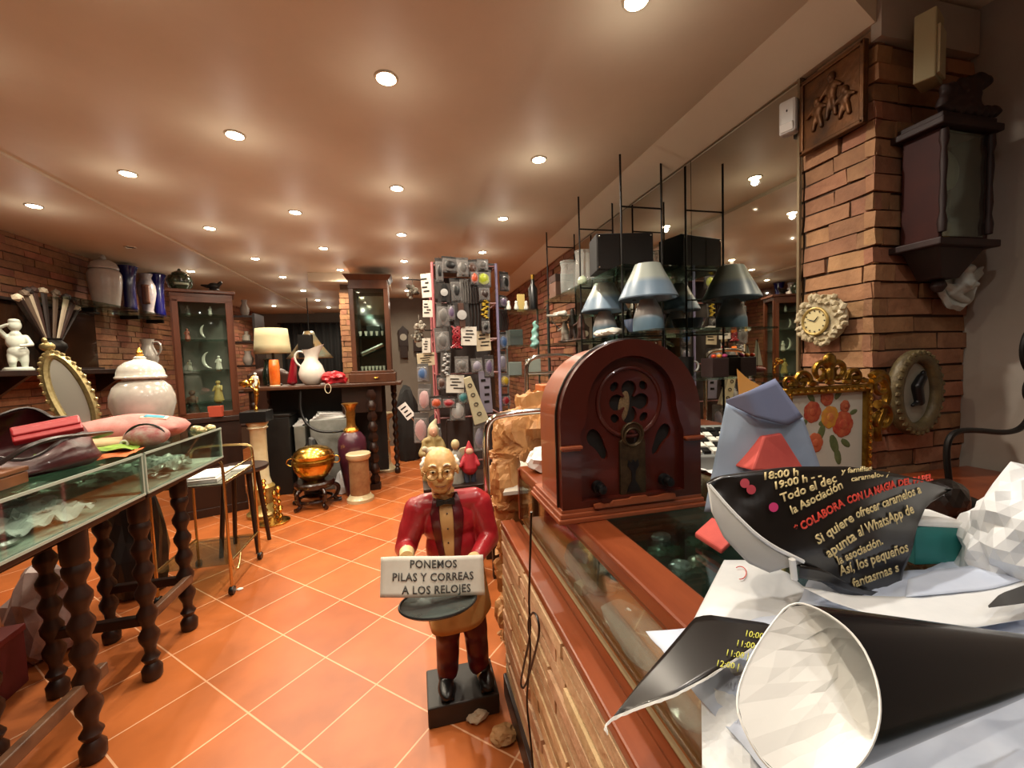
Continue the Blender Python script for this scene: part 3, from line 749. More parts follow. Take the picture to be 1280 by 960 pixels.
# jacket
J = [('e', L(-.018, .012, .745), (.118, .080, .10)), ('e', L(-.01, .010, .64), (.105, .078, .12)), ('e', L(0, .012, .54), (.11, .080, .09)), ('c', L(-.115, .0, .81), L(.085, .0, .815), .045, .045)]
for s, hxp, hy, hz2 in ((-1, -.180, -.20, .690), (1, .050, -.225, .645)):
    sh = L(-.02+s*.118, .0, .795); el = L(s*.168+(-.02 if s < 0 else -.04), -.03, .665); wr = L(hxp, hy+.055, hz2+.004)
    J += [('c', sh, el, .052, .041), ('c', el, el.lerp(wr, .78), .040, .029)]
me = organic(J, .005, 4, lambda c: c+V((0, 0, .004*math.sin(c.z*60+c.x*25))) if abs(c.x+.02) > .12 else c)
jo = link('jacket', me, JACK, bt, 'all')
bv = BVHTree.FromPolygons([v.co for v in me.vertices], [p.vertices for p in me.polygons])
def drape(left, right, off, nu=10, nv=24, bv_=bv, fallback=-.06, th=.0015):
    mb = MB()
    def fn(u, v):
        a = along([V((x, 0, z)) for x, z in left], v); b2 = along([V((x, 0, z)) for x, z in right], v); q = a.lerp(b2, u)
        h = bv_.ray_cast(V((q.x, -1, q.z)), V((0, 1, 0)))
        y = h[0].y if h[0] is not None else fallback
        return (q.x, y-off, q.z)
    mb.surf(fn, nu, nv, th); return mb
cx = -.035
drape([(cx-.030, .865), (cx-.026, .76), (cx-.012, .64), (cx+.012, .55)], [(cx+.030, .865), (cx+.030, .76), (cx+.028, .64), (cx+.022, .55)], .003).build('shirt_front', SHIRT, bt, 'all')
drape([(cx-.040, .868), (cx-.058, .79), (cx-.050, .72), (cx-.018, .57)], [(cx-.022, .868), (cx-.024, .78), (cx-.018, .70), (cx-.004, .57)], .006).build('lapel', LAP, bt, 'all')
drape([(cx+.022, .868), (cx+.026, .78), (cx+.026, .70), (cx+.020, .57)], [(cx+.044, .870), (cx+.066, .79), (cx+.060, .72), (cx+.036, .57)], .006).build('lapel', LAP, bt, 'all')
for z in (.79, .735, .68):
    mb = MB(); h = bv.ray_cast(V((cx+.004, -1, z)), V((0, 1, 0))); mb.ell((cx+.004, h[0].y-.006, z), (.0035, .003, .0035), None, 2); mb.build('shirt_button', BLACK, bt, True)
mb = MB(); yb = bv.ray_cast(V((cx, -1, .82)), V((0, 1, 0)))[0].y-.018
for s in (-1, 1): mb.hull([(cx, yb-.006, .829), (cx, yb-.006, .841), (cx, yb+.006, .841), (cx, yb+.006, .829), (cx+s*.034, yb-.006, .820), (cx+s*.034, yb-.006, .850), (cx+s*.034, yb+.004, .850), (cx+s*.034, yb+.004, .820)])
mb.box((cx, yb-.004, .835), (.010, .014, .014)); mb.build('bow_tie', M('statue_tie', '10100f', .4), bt, bevel=.002)
mb = MB(); mb.lathe([(.044, .845), (.042, .868), (.040, .872)], 24, (cx-.004, -.01, 0), cap=False); mb.build('collar', SHIRT, bt, True)
for s, hxp, hy, hz2 in ((-1, -.180, -.20, .690), (1, .050, -.225, .645)):
    mb = MB(); mb.cyl((hxp, hy+.030, hz2+.004), (hxp-s*0, hy+.068, hz2+.006), .024, .026, 18); mb.build('cuff', M('statue_cuff', 'd9c08c', .5), bt, True)
# apron below the jacket
def ap(u, v):
    a = 2*PI*u; r = lerp(.100, .124, v)*(1+.05*math.sin(5*a+1)*v); z = lerp(.57, .345+.025*math.cos(a-.6), v)
    return (.006+r*math.cos(a), .012+r*.72*math.sin(a), z)
mb = MB(); mb.surf(ap, 48, 12, .004, True); mb.build('apron', APR, bt, 'all')
T = []
for s in (-1, 1): T += [('c', L(s*.045, .012, .44), L(s*.055+.01, -.003, .28), .060, .048), ('c', L(s*.055+.01, -.003, .28), L(s*.062+.012, .012, .135), .047, .043)]
link('trousers', organic(T, .005, 3, lambda c: c+V((0, -.004*math.sin(c.z*70), 0))), TROU, bt, 'all')
for s in (-1, 1):
    x0 = s*.066+.010+(0 if s < 0 else .012)
    Sx = [('e', L(x0+s*.006, -.045, .105), (.032, .062, .022)), ('e', L(x0, .01, .115), (.034, .042, .034)), ('b', L(x0+s*.004, -.03, .089), (.05, .12, .012))]
    link('shoe', organic(Sx, .004, 3), BLACK, bt, 'all')
mb = MB(); mb.box((0, 0, .04), (.27, .20, .08)); mb.build('base', M('statue_base', '1d1a18', .5, col2='2a2522', vs=8), bt, bevel=.006)
# face details
for s in (-1, 1):
    mb = MB(); e = hd(s*.0235, -.054, .004); mb.ell(e, (.0115, .007, .007), None, 2); ev = mb.build('eye', M('statue_eye', 'cdb78c', .3, coat=.4), bt, True)
    mb = MB(); mb.ell(e+V((0, -.0052, -.001)), (.005, .003, .005), None, 2); mb.build('pupil', M('statue_pupil', '2a1a10', .2), ev, True)
    mb = MB(); mb.tube([hd(s*(.012+.006*k), -.064+.002*k*k*.4, .024+.004*math.sin(k)) for k in range(5)], [.002, .0032, .0034, .003, .0015], 6); mb.build('eyebrow', HAIRW, bt, True)
mb = MB(); mb.tube([hd(x, -.0645+abs(x)*.25, -.0445+x*x*12) for x in [-.018, -.012, -.006, 0, .006, .012, .018]], .0012, 6); mb.build('mouth_line', M('statue_mouth', '7a3a28', .5), bt, True)
mb = MB()
for s in (-1, 1):
    mb.torus(hd(s*.026, -.072, .000), .022, .0018, Matrix.Rotation(s*.12, 4, 'Z'), 26, 6, (1, .92)); mb.tube([hd(s*.048, -.068, .003), hd(s*.062, -.03, .006), hd(s*.066, .006, .002)], .0014, 6)
mb.tube([hd(-.006, -.074, .004), hd(0, -.077, .007), hd(.006, -.074, .004)], .0016, 6)
mb.build('spectacles', M('spectacle_wire', 'a98a50', .3, .8), bt, True)
H_ = []
for s in (-1, 1):
    for k in range(6): H_.append(('e', hd(s*(.061-.002*k), .022+.008*k, .010-.010*(k % 3)+.010*(k % 2)), (.010, .016, .018)))
for k in range(7): H_.append(('e', hd(-.045+.015*k, .070, -.008), (.014, .012, .024)))
link('hair', organic(H_, .004, 2, lambda c: c+V((.0015*math.sin(c.z*400), 0, 0))), HAIRW, bt, 'all')
# tray
tx, ty, tz = -.085, -.30, .586
mb = MB(); mb.lathe([(.0, 0), (.10, 0), (.114, .004), (.122, .012), (.118, .013), (.108, .006), (.0, .004)], 44, (tx, ty, tz), squash=(1, .72), cap=False)
mb.build('tray', M('tray_grey', '6a7370', .25, .35, col2='535b58', vs=6), bt, True)
mb = MB(); mb.torus((tx, ty, tz+.0135), .120, .0035, Matrix.Rotation(PI/2, 4, 'X'), 44, 6, (1, .72)); mb.build('tray_rim', M('tray_dark', '1a1c1c', .35), bt, True)
# the folded paper sign standing on the tray
P = [pt(476, 697, Y=1.30), pt(604, 694, Y=1.30), pt(604, 737, Y=1.30), pt(476, 740, Y=1.30)]
def sg(u, v, h=0):
    p = P[0].lerp(P[1], u).lerp(P[3].lerp(P[2], u), v)
    return p+V((0, -.035*v+.003*math.sin(u*7+v*2)-h, 0))
sgn = thing('paper_sign', 'folded paper sign with capital letters standing on the tray of the statue', 'sign', P[3].lerp(P[2], .5))
o0 = P[3].lerp(P[2], .5)
mb = MB(); mb.surf(lambda u, v: sg(u, v)-o0, 22, 10, .0015)
mb.surf(lambda u, v: sg(u, v)-o0+V((0, .003+.04*v, 0)), 22, 10, .0015); mb.build('sheet', M('aged_sign_paper', 'dedbd0', .6, col2='cdc9bc', vs=9), sgn, 'all')
mb = MB()
for t, cxx, vv in (('PONEMOS', .50, .27), ('PILAS Y CORREAS', .50, .59), ('A LOS RELOJES', .53, .90)):
    W_, H2 = (P[1]-P[0]).length, (P[3]-P[0]).length
    t = lettering(t, .0305, .0006, 'CENTER', lambda a, b, h: sg(cxx+a/W_, vv-b/H2, h+.0022)-o0, .0004, 1.06); me = bpy.data.meshes.new('t'); t.b.to_mesh(me); t.b.free(); mb.b.from_mesh(me); bpy.data.meshes.remove(me)
mb.build('lettering', M('sign_ink', '4a4a48', .6), sgn)
# ------------------------------------------------------------ long glass showcases on turned tables, left of the aisle
def place(x, y, z): return V((x, y, z))
def turned_leg(mb, x, y, h, r=.036):
    pr = [(r*.8, 0), (r*1.0, .01), (r*1.05, .05), (r*.6, .075), (r*.95, .10), (r*.55, .125)]
    z = .15
    k = 0
    while z < h-.16:
        pr += [(r*.62, z), (r*1.02, z+.035), (r*1.05, z+.055), (r*.62, z+.085)]; z += .098; k += 1
    pr += [(r*.6, h-.13), (r*1.0, h-.11), (r*1.05, h-.08), (r*1.05, h)]
    mb.lathe(pr, 14, (x, y, 0))
def showcase(nm, label, X0, X1, ya, yb, legs):
    """glass case on a turned-leg table; X0 = aisle side"""
    t = thing(nm, label, 'display case', ((X0+X1)/2, (ya+yb)/2, 0)); cx, cy = (X0+X1)/2, (ya+yb)/2; w, l = X0-X1, yb-ya
    zb, zt = .845, 1.012
    mb = MB(); mb.box((0, 0, zb-.012), (w, l, .018)); mb.build('case_floor', WOOD_DARK, t, bevel=.003)
    mb = MB(); mb.box((0, 0, zb+.001), (w-.03, l-.03, .006)); mb.build('lining', M('case_lining', 'c2cabd', .6, col2='98a095', vs=9), t)
    mb = MB(); mb.box((0, 0, zt), (w, l, .007)); mb.build('top_pane', GLASS_G, t)
    mb = MB(); mb.box((w/2-.003, 0, (zb+zt)/2), (.005, l-.008, zt-zb-.008)); mb.build('front_pane', GLASS, t)
    for s in (-1, 1):
        mb = MB(); mb.box((0, s*(l/2-.003), (zb+zt)/2), (w-.012, .005, zt-zb-.008)); mb.build('end_pane', GLASS, t)
    mb = MB(); mb.box((-w/2+.004, 0, (zb+zt)/2), (.006, l, zt-zb)); mb.build('back_panel', M('case_back', 'a0a89c', .5), t)
    ED = M('glass_edge', 'a9b5a8', .25, .2)
    for (sx, sy) in ((1, 1), (1, -1)):
        mb = MB(); mb.box((w/2-.003, sy*(l/2-.003), (zb+zt)/2), (.008, .008, zt-zb)); mb.build('corner_strip', ED, t)
    for z in (zb, zt):
        mb = MB(); mb.box((w/2-.0, 0, z+.001), (.007, l, .009)); mb.build('edge_strip', ED, t)
    for (x, y) in legs:
        mb = MB(); turned_leg(mb, x-cx, y-cy, zb-.02); mb.build('leg', WOOD_DARK, t, True)
    ys = sorted({y for x, y in legs}); xs = sorted({x for x, y in legs})
    for y in ys:
        q = [x for x, yy in legs if yy == y]
        if len(q) == 2: mb = MB(); mb.box(((q[0]+q[1])/2-cx, y-cy, .27), (abs(q[0]-q[1]), .035, .04)); mb.build('cross_stretcher', WOOD_DARK, t, bevel=.004)
    fx = max(x for x, y in legs)
    mb = MB(); mb.box((fx-cx, (ys[0]+ys[-1])/2-cy, .275), (.03, ys[-1]-ys[0], .045)); mb.build('long_stretcher', M('worn_wood', '6a4a34', .45, col2='3c2418', vs=8), t, bevel=.005)
    mb = MB(); mb.box((-.02, 0, zb-.04), (w-.10, l-.08, .04)); mb.build('table_apron', WOOD_DARK, t, bevel=.004)
    return t
showcase('glass_showcase', 'long glass topped showcase on turned dark legs, holding the burgundy handbag', -1.12, -1.70, .55, 2.0, [(-1.16, .8), (-1.50, .8), (-1.16, 1.68), (-1.50, 1.76)])
showcase('glass_showcase', 'shorter glass showcase on turned dark legs under the pink cushion', -1.12, -1.70, 2.015, 2.715, [(-1.19, 2.07), (-1.53, 2.07), (-1.21, 2.42), (-1.55, 2.42)])
SILV = M('silver', 'b9bbb6', .25, 1, col2='8b8d88', vs=30)
q = random.Random(4)
for (ya, yb, n, wh) in ((1.15, 1.92, 12, 'long'), (2.08, 2.66, 7, 'shorter')):
    g = f'silver bracelets in the {wh} showcase'
    first = None
    for i in range(n):
        x, y = q.uniform(-1.62, -1.20), lerp(ya, yb, (i+q.random()*.6)/n)
        if first is None:
            mb = MB(); mb.torus((0, 0, .008), .034, .007, Matrix.Rotation(PI/2, 4, 'X'), 26, 6); o = tag(mb.build('silver_bracelet', SILV, smooth=True), f'silver bracelet on the dark lining of the {wh} showcase', 'bracelet', g); first = o
        else: o = first.copy(); C.objects.link(o)
        o.location = (x, y, .853); o.scale = (q.uniform(.7, 1.6),)*3
    first = None
    for i in range(n//2):
        x, y = q.uniform(-1.58, -1.22), lerp(ya, yb, (i+.3)/(n//2))
        if first is None:
            mb = MB(); mb.lathe([(.02, 0), (.03, .004), (.055, .022), (.058, .024), (.05, .02), (.0, .008)], 22, cap=False); o = tag(mb.build('silver_dish', SILV, smooth=True), f'small silver dish inside the {wh} showcase', 'dish', f'silver dishes in the {wh} showcase'); first = o
        else: o = first.copy(); C.objects.link(o)
        o.location = (x, y, .853); o.scale = (q.uniform(.6, 1.1),)*3
def loose_sheet(name, cx_, cy_, z, w, l, rz, mt, label, cat, amp=.012, sc=9, seed=0, n=16):
    mb = MB(); mb.surf(lambda u, v: ((u-.5)*w, (v-.5)*l, .003+amp*max(0, ridged((u*w*2, v*l*2, 0), sc, 2, seed))), n, n, .0008)
    return tag(mb.build(name, mt, loc=(cx_, cy_, z), rot=(0, 0, rz)), label, cat)
for i, (x, y, w, l, rz, d) in enumerate([(-1.30, 1.28, .20, .30, .25, 'nearest the aisle end'), (-1.25, 1.66, .15, .28, -.1, 'under the handbag'), (-1.42, 1.47, .20, .26, .6, 'in the middle'), (-1.45, 1.82, .2, .2, .2, 'at the far end')]):
    loose_sheet('tissue_paper', x, y, .853, w, l, rz, WHITE_PAP, f'crumpled white tissue in the long showcase, {d}', 'paper', .03, 8, i)
SHEET = M('silver_paper', 'a9b0a6', .35, .3, col2='d0d4ca', vs=9)
q = random.Random(11)
SPOT = ['closest to us', 'second from the near end', 'third from the near end', 'fourth from the near end', 'fifth from the near end', 'farthest along']
for i in range(6):
    loose_sheet('silver_wrapping', q.uniform(-1.56, -1.24), 1.12+.15*i, .852, .22, .18, q.uniform(-.6, .6), SHEET if i % 2 else WHITE_PAP, f'crumpled {"silvery" if i % 2 else "white"} wrapping sheet in the long showcase, {SPOT[i]}', 'paper', .035, 9, 20+i)
for i in range(4):
    loose_sheet('silver_wrapping', q.uniform(-1.56, -1.26), 2.14+.15*i, .852, .20, .16, q.uniform(-.6, .6), SHEET, f'crumpled silvery wrapping sheet in the shorter showcase, {SPOT[i]}', 'paper', .03, 9, 40+i)
# burgundy handbag with its red wallet
BURG = M('burgundy_leather', '4a1418', .4, col2='36090d', vs=9, bump=.15, bs=60, coat=.15)
hb = thing('handbag', 'slouched open burgundy leather handbag on the long glass showcase', 'handbag', (-1.40, 1.80, 1.0155))
mb = MB()
def bagf(u, v):
    a = 2*PI*u; prof = [(.90, 0), (1.05, .25), (1.0, .6), (.86, .9), (.78, 1.0)]
    k = v*4; i = min(3, int(k)); r = lerp(prof[i][0], prof[i+1][0], k-i); z = .135*lerp(prof[i][1], prof[i+1][1], k-i)
    w = 1+.07*math.sin(3*a+1)+.05*math.sin(5*a+4*v)
    return (.20*r*w*math.cos(a), .24*r*w*math.sin(a), z*(1-.5*math.cos(a+.9))+.012*math.sin(6*a+2)*v+.0015)
mb.surf(bagf, 56, 16, .006, True); mb.build('shell', BURG, hb, 'all')
mb = MB(); mb.lathe([(.0, .004), (.95, .004)], 40, squash=(.19, .23), cap=False); mb.build('bottom', BURG, hb)
mb = MB(); mb.tube([(V(bagf(i/56, 1))) for i in range(56)], .007, 6, True); mb.build('rim_piping', M('dark_leather', '1a0a0a', .4), hb, True)
mb = MB(); mb.tube(chaikin([(.14, -.22, .07), (.20, -.16, .13), (.235, .0, .12), (.22, .14, .105), (.12, .22, .08)], 3), .011, 8, flat=(1.7, .7)); mb.build('handle', M('dark_leather', '1a0a0a', .4), hb, True)
mb = MB(); mb.box((0, 0, 0), (.17, .085, .022)); mb.box((0, .0, .012), (.165, .035, .012)); o = mb.build('wallet', M('red_leather', '9a1f26', .4, bump=.1), bevel=.005, loc=pt(60, 537, Y=1.80), rot=(.55, -.15, .62)); tag(o, 'red leather wallet lying in the mouth of the burgundy handbag', 'wallet')
# wooden box at the frame edge
wb = thing('wooden_box', 'low brown wooden box at the near end of the long showcase', 'box', (-1.31, 1.54, 1.0155), .1)
BOXW = M('box_wood', '7a4a28', .4, col2='5f361c', vs=8, aniso=(.2, 1, 1))
mb = MB(); mb.box((0, 0, .018), (.20, .14, .036)); mb.build('body', BOXW, wb, bevel=.003)
mb = MB(); mb.box((0, 0, .046), (.205, .145, .016)); mb.build('lid', BOXW, wb, bevel=.004)
loose_sheet('green_cloth', -1.33, 2.05, 1.018, .30, .16, .3, M('lime_cloth', '86a83a', .8, col2='6f9030', vs=10), 'lime green cloth between handbag and beige pouch', 'cloth', .02, 7, 3)
loose_sheet('orange_cloth', -1.20, 1.99, 1.018, .12, .20, .2, M('orange_cloth', 'c8642a', .8, col2='b0541f', vs=10), 'orange cloth peeking out under the lime green cloth', 'cloth', .006, 7, 5)
# pouches and cushion
mb = MB(); me = organic([('c', (-.13, 0, .03), (.13, .02, .03), .03, .027), ('e', (0, 0, .028), (.14, .05, .026))], .006, 4); o = link('beige_pouch', me, M('beige_cloth', 'b39a76', .8, col2='a38862', vs=10, bump=.1), None, 'all', loc=(-1.38, 2.13, 1.016), rot=(0, 0, .2)); tag(o, 'rolled beige cloth pouch in front of the pink cushion', 'pouch')
PINK = M('pink_fabric', 'b56a64', .85, col2='c48a84', vs=14, bump=.1, bs=90)
cu = thing('pink_cushion', 'pink floral quilted cushion in front of the white ginger jar', 'cushion', (-1.33, 2.30, 1.016), .22)
def pillow(mb, w, l, h, n=22, z0=0):
    def f(s): return lambda u, v: ((u-.5)*w*(1-.10*(2*v-1)**2), (v-.5)*l*(1-.10*(2*u-1)**2), z0+h/2+s*h/2*(max(0, math.sin(PI*u)*math.sin(PI*v))**.45)+.004*math.sin(9*u+5*v)*math.sin(PI*u)*math.sin(PI*v))
    mb.surf(f(1), n, n); mb.surf(f(-1), n, n); bmesh.ops.remove_doubles(mb.b, verts=mb.b.verts[:], dist=1e-5)
mb = MB(); pillow(mb, .46, .25, .14); mb.build('cover', PINK, cu, 'all')
def patch(mb, x, y, w, l, h=.14):
    mb.surf(lambda u, v: (x+(u-.5)*w, y+(v-.5)*l, .072+h/2*(max(.02, math.sin(PI*((x+(u-.5)*w)/.46+.5))*math.sin(PI*((y+(v-.5)*l)/.26+.5)))**.45)), 8, 8, .002)
mb = MB(); patch(mb, .11, -.045, .10, .05); pf = mb.build('patch', M('cream_patch', 'cfc3ae', .8), cu, 'all')
mb = MB(); patch(mb, .11, -.045, .075, .034, .145); mb.build('blue_motif', M('blue_patch', '3a8aa0', .8), pf, 'all')
mb = MB(); me = organic([('e', (0, 0, .05), (.085, .05, .05))], .005, 2); pb = thing('round_pouch', 'small round floral pouch with black handle on the showcase edge', 'pouch', (-1.19, 2.17, 1.016), .2)
link('body', me, M('floral_cloth', '9c4a4c', .8, col2='a89a92', vs=28), pb, 'all')
mb = MB(); mb.tube([(.07*math.cos(a), -.02, .045+.062*math.sin(a)) for a in [PI*i/16 for i in range(17)]], .005, 8); mb.build('handle', BLACK, pb, True)
mb = MB(); mb.torus((-.07, -.03, .03), .012, .006, n=14, k=6); mb.build('clasp', WHITE_CER, pb, True)
o = link('shell_ornament', organic([('e', (0, 0, .05), (.035, .012, .05), (0, .3, 0)), ('e', (.018, 0, .03), (.028, .014, .03)), ('e', (0, 0, .006), (.03, .02, .006))], .004, 2), WHITE_CER, None, 'all', loc=(-1.53, 2.30, 1.016)); tag(o, 'white shell shaped ceramic ornament at the foot of the ginger jar', 'ornament')
for i, (x, y) in enumerate(((-1.16, 2.58), (-1.15, 2.66), (-1.22, 2.66))):
    o = crumple('gold_trinket', (x, y, 1.016), (.022, .016, .016), M('pale_gold', 'c9b98a', .3, .6), 60+i, 'small pale gold trinket at the far corner of the shorter showcase', 'trinket', 'gold trinkets at the far corner of the showcase')
# ginger jar
def lathe_obj(name, prof, mt, parent=None, loc=None, n=32, ripple=0, rn=8, squash=(1, 1), smooth=True):
    mb = MB(); mb.lathe(prof, n, cap=True, ripple=ripple, rn=rn, squash=squash); return mb.build(name, mt, parent, smooth, loc=loc)
gj = thing('ginger_jar', 'large white porcelain ginger jar with gold finial on the showcase', 'jar', (-1.42, 2.585, 1.016))
JARW = M('white_porcelain', 'bdb9b1', .2, col2='a29c95', vs=5, coat=.5)
lathe_obj('body', chain := [(.075, 0), (.08, .01), (.085, .03), (.12, .10), (.138, .17), (.136, .215), (.12, .262), (.095, .29), (.08, .30), (.08, .31)], JARW, gj)
lathe_obj('lid', [(.105, .308), (.108, .316), (.10, .325), (.098, .345), (.088, .372), (.062, .395), (.035, .405), (.026, .41), (.026, .42), (.02, .425)], WHITE_CER, gj, ripple=.015, rn=12)
lathe_obj('finial', [(.014, .423), (.019, .432), (.012, .44), (.015, .448), (.008, .462), (.003, .472)], BRASS, gj, n=16)
# small gold framed oval mirror leaning on the showcase
om = thing('oval_table_mirror', 'tall oval mirror in pearly gold frame leaning beside the ginger jar', 'mirror', (-1.625, 2.42, 1.016), .55)
mb = MB(); Rm = Matrix.Rotation(-.25, 4, 'Y') @ Matrix.Rotation(-.12, 4, 'X')
T0 = Matrix.Translation((0, 0, .235)) @ Rm
pts = [T0 @ V((.062*math.cos(a), 0, .205*math.sin(a))) for a in [2*PI*i/40 for i in range(40)]]
mb.tube(pts, .018, 8, True)
for i in range(34): 
    a = 2*PI*i/34; mb.ell(T0 @ V((.075*math.cos(a), -.006, .222*math.sin(a))), (.013, .012, .013), None, 1)
mb.ell(T0 @ V((0, -.004, .25)), (.028, .012, .022), None, 2); mb.ell(T0 @ V((0, -.004, .282)), (.010, .010, .014), None, 2)
mb.build('frame', M('pearly_gold', 'bfae7c', .3, .75, col2='8f7f50', vs=40), om, True)
mb = MB(); vs_ = mb.lathe([(.0, 0), (1, 0), (1, .004), (0, .004)], 36, squash=(.058, .2), cap=False)
for v in vs_: v.co = T0 @ V((v.co.x, v.co.z, v.co.y))
mb.build('mirror_glass', M('mirror_silver', 'c2c0b4', .28, .8), om)
mb = MB(); mb.cyl((.03, .02, .10), (.02, .16, .003), .006); mb.box((0, .02, .006), (.12, .05, .012)); mb.build('stand', BRASS, om)

# ------------------------------------------------------------ gold tea cart
tc_ = thing('tea_cart', 'gilded metal tea cart on black castors beside the showcases', 'tea cart', (-1.32, 2.955, 0))
GM = M('gilt_metal', 'c9ad78', .25, 1)
xa, xb, yn, yf = .19, -.19, -.225, .235
for y in (yn, yf):
    mb = MB(); mb.tube(chaikin([(xa, y, .05), (xa, y, .76), (xa-.01, y, .82), (xa-.06, y, .835), (xb+.06, y, .835), (xb+.01, y, .82), (xb, y, .76), (xb, y, .05)], 2), .0085, 8); mb.build('end_frame', GM, tc_, True)
for x in (xa, xb):
    for z in (.74, .685, .20):
        mb = MB(); mb.tube([(x, yn, z), (x, yf, z)], .006, 8); mb.build('side_rail', GM, tc_, True)
mb = MB(); mb.tube(chaikin([(xa, yn, .30), (xa+.004, yn+.03, .13), (xa+.004, yn+.10, .11), (xa, yn+.16, .20)], 3), .006, 8); mb.build('bottle_loop', GM, tc_, True)
mb = MB(); mb.box((0, .005, .672), (.37, .44, .012)); mb.build('upper_shelf', M('cart_shelf', '7b7c70', .25, col2='55564c', vs=6), tc_, bevel=.002)
mb = MB(); mb.box((0, .005, .19), (.37, .44, .012)); mb.build('lower_shelf', GLASS_G, tc_)
for x in (xa, xb):
    for y in (yn, yf):
        mb = MB(); mb.lathe([(.012, -.012), (.024, -.012), (.026, -.006), (.026, .006), (.024, .012), (.012, .012)], 18, (x, y, .026), Matrix.Rotation(PI/2, 4, 'Y')); mb.cyl((x, y, .03), (x, y, .06), .008); mb.build('castor', BLACK, tc_, True)
o = MB(); o.box((0, 0, .012), (.20, .26, .024)); o.box((.0, .0, .03), (.18, .24, .012)); tag(o.build('magazine_pile', WHITE_PAP, loc=(-1.30, 2.90, .679), rot=(0, 0, .1), bevel=.002), 'white pile of magazines on the upper shelf of the tea cart', 'magazine')
o = MB(); o.box((0, 0, .008), (.13, .10, .016)); tag(o.build('white_box', WHITE_PAP, loc=(-1.20, 3.10, .679), bevel=.002), 'flat white box at the far end of the tea cart shelf', 'box')
st = thing('wooden_stool', 'brown wooden stool with rounded seat behind the tea cart', 'stool', (-1.30, 3.42, 0))
mb = MB(); mb.lathe([(.0, .60), (.17, .60), (.185, .615), (.18, .632), (.0, .628)], 30, cap=False); mb.build('seat', WOOD_DARK, st, True)
for k in range(4):
    a = PI/4+k*PI/2; mb = MB(); mb.cyl((.17*math.cos(a), .17*math.sin(a), 0), (.11*math.cos(a), .11*math.sin(a), .605), .014, .018, 10); mb.build('leg', WOOD_DARK, st, True)
# under the near showcase
p = pt(15, 795, Z=0)
rb = thing('red_crate', 'dark red box on the floor under the long showcase', 'box', (-1.86, 2.05, 0), .1)
mb = MB(); mb.box((0, 0, .12), (.28, .3, .24)); mb.build('body', M('dark_red_card', '5a1414', .6), rb, bevel=.004)
mb = MB(); mb.box((0, 0, .248), (.29, .31, .03)); mb.build('lid', M('dark_red_card2', '6a1c1a', .6), rb, bevel=.004)
crumple('black_bag', (-1.72, 2.95, 0), (.12, .13, .40), BLACK, 43, 'black bag on the floor in the gap behind the shorter showcase legs', 'bag', amp=.3)
crumple('plastic_bag', (-1.80, 2.42, 0), (.12, .12, .24), M('pinkish_bag', 'b09a94', .4, col2='8d7672', vs=8), 41, 'pale pinkish plastic bag on the floor behind the red box', 'plastic bag')
# ------------------------------------------------------------ left wall: shelves and what stands on them
XS = -2.68
sh = thing('mounted_shelf', 'dark wall shelf under the glazed brown panel on the brick wall', 'shelf', (-2.88, 3.5, 1.40))
mb = MB(); mb.box((.15, .66, -.02), (.30, 1.92, .04)); mb.build('board', WOOD_DARK, sh, bevel=.004)
for y in (.1, 1.1):
    mb = MB(); mb.prism([(0, -.04), (.24, -.04), (.03, -.2), (0, -.2)], .03, Matrix.Translation((.0, y, 0))); mb.build('bracket', WOOD_DARK, sh)
mb = MB(); mb.box((.03, .62, .26), (.03, .9, .5)); pn = mb.build('glazed_panel', M('brown_panel', '3a2417', .15, col2='2c1a10', vs=4, coat=.5), sh)
mb = MB(); mb.box((.05, .62, .52), (.05, .95, .02)); mb.box((.05, .62, .01), (.05, .95, .02)); mb.build('panel_rail', WOOD_DARK, sh)
gs = thing('glass_shelf', 'glass wall shelf high on the brick wall carrying jar and vases', 'shelf', (-2.88, 4.7, 1.955))
mb = MB(); mb.box((.17, .0, 0), (.34, 1.6, .014)); mb.build('pane', GLASS_G, gs)
for y in (-.3, .3, .72):
    mb = MB(); mb.box((.08, y, -.028), (.16, .03, .04)); mb.build('bracket', IRON, gs, bevel=.004)
# white cherub statue
GREENW = M('pale_statue', 'cfd6cb', .4, col2='bcc5ba', vs=7)
ch = thing('white_statuette', 'pale white cherub statuette at the left end of the dark wall shelf', 'statuette', (-2.70, 3.60, 1.40), .6)
S_ = [('e', (0, 0, .315), (.034, .036, .042)), ('e', (0, -.004, .345), (.030, .032, .018)), ('c', (0, 0, .28), (0, 0, .25), .016, .03), ('e', (0, 0, .20), (.05, .038, .06)), ('e', (.005, 0, .13), (.052, .042, .05)),
      ('c', (-.045, 0, .235), (-.075, -.03, .29), .017, .014), ('c', (-.075, -.03, .29), (-.03, -.05, .315), .013, .010), ('c', (.045, 0, .235), (.07, -.03, .18), .017, .014), ('c', (.07, -.03, .18), (.02, -.055, .17), .013, .010),
      ('c', (-.022, 0, .11), (-.025, -.02, .06), .028, .022), ('c', (-.025, -.02, .06), (-.025, 0, .02), .021, .015), ('c', (.026, 0, .11), (.03, -.005, .06), .028, .022), ('c', (.03, -.005, .06), (.03, .0, .02), .021, .015)]
link('figure', organic(S_, .005, 2), GREENW, ch, 'all')
lathe_obj('plinth', [(.075, 0), (.075, .012), (.066, .018), (.064, .024)], GREENW, ch)
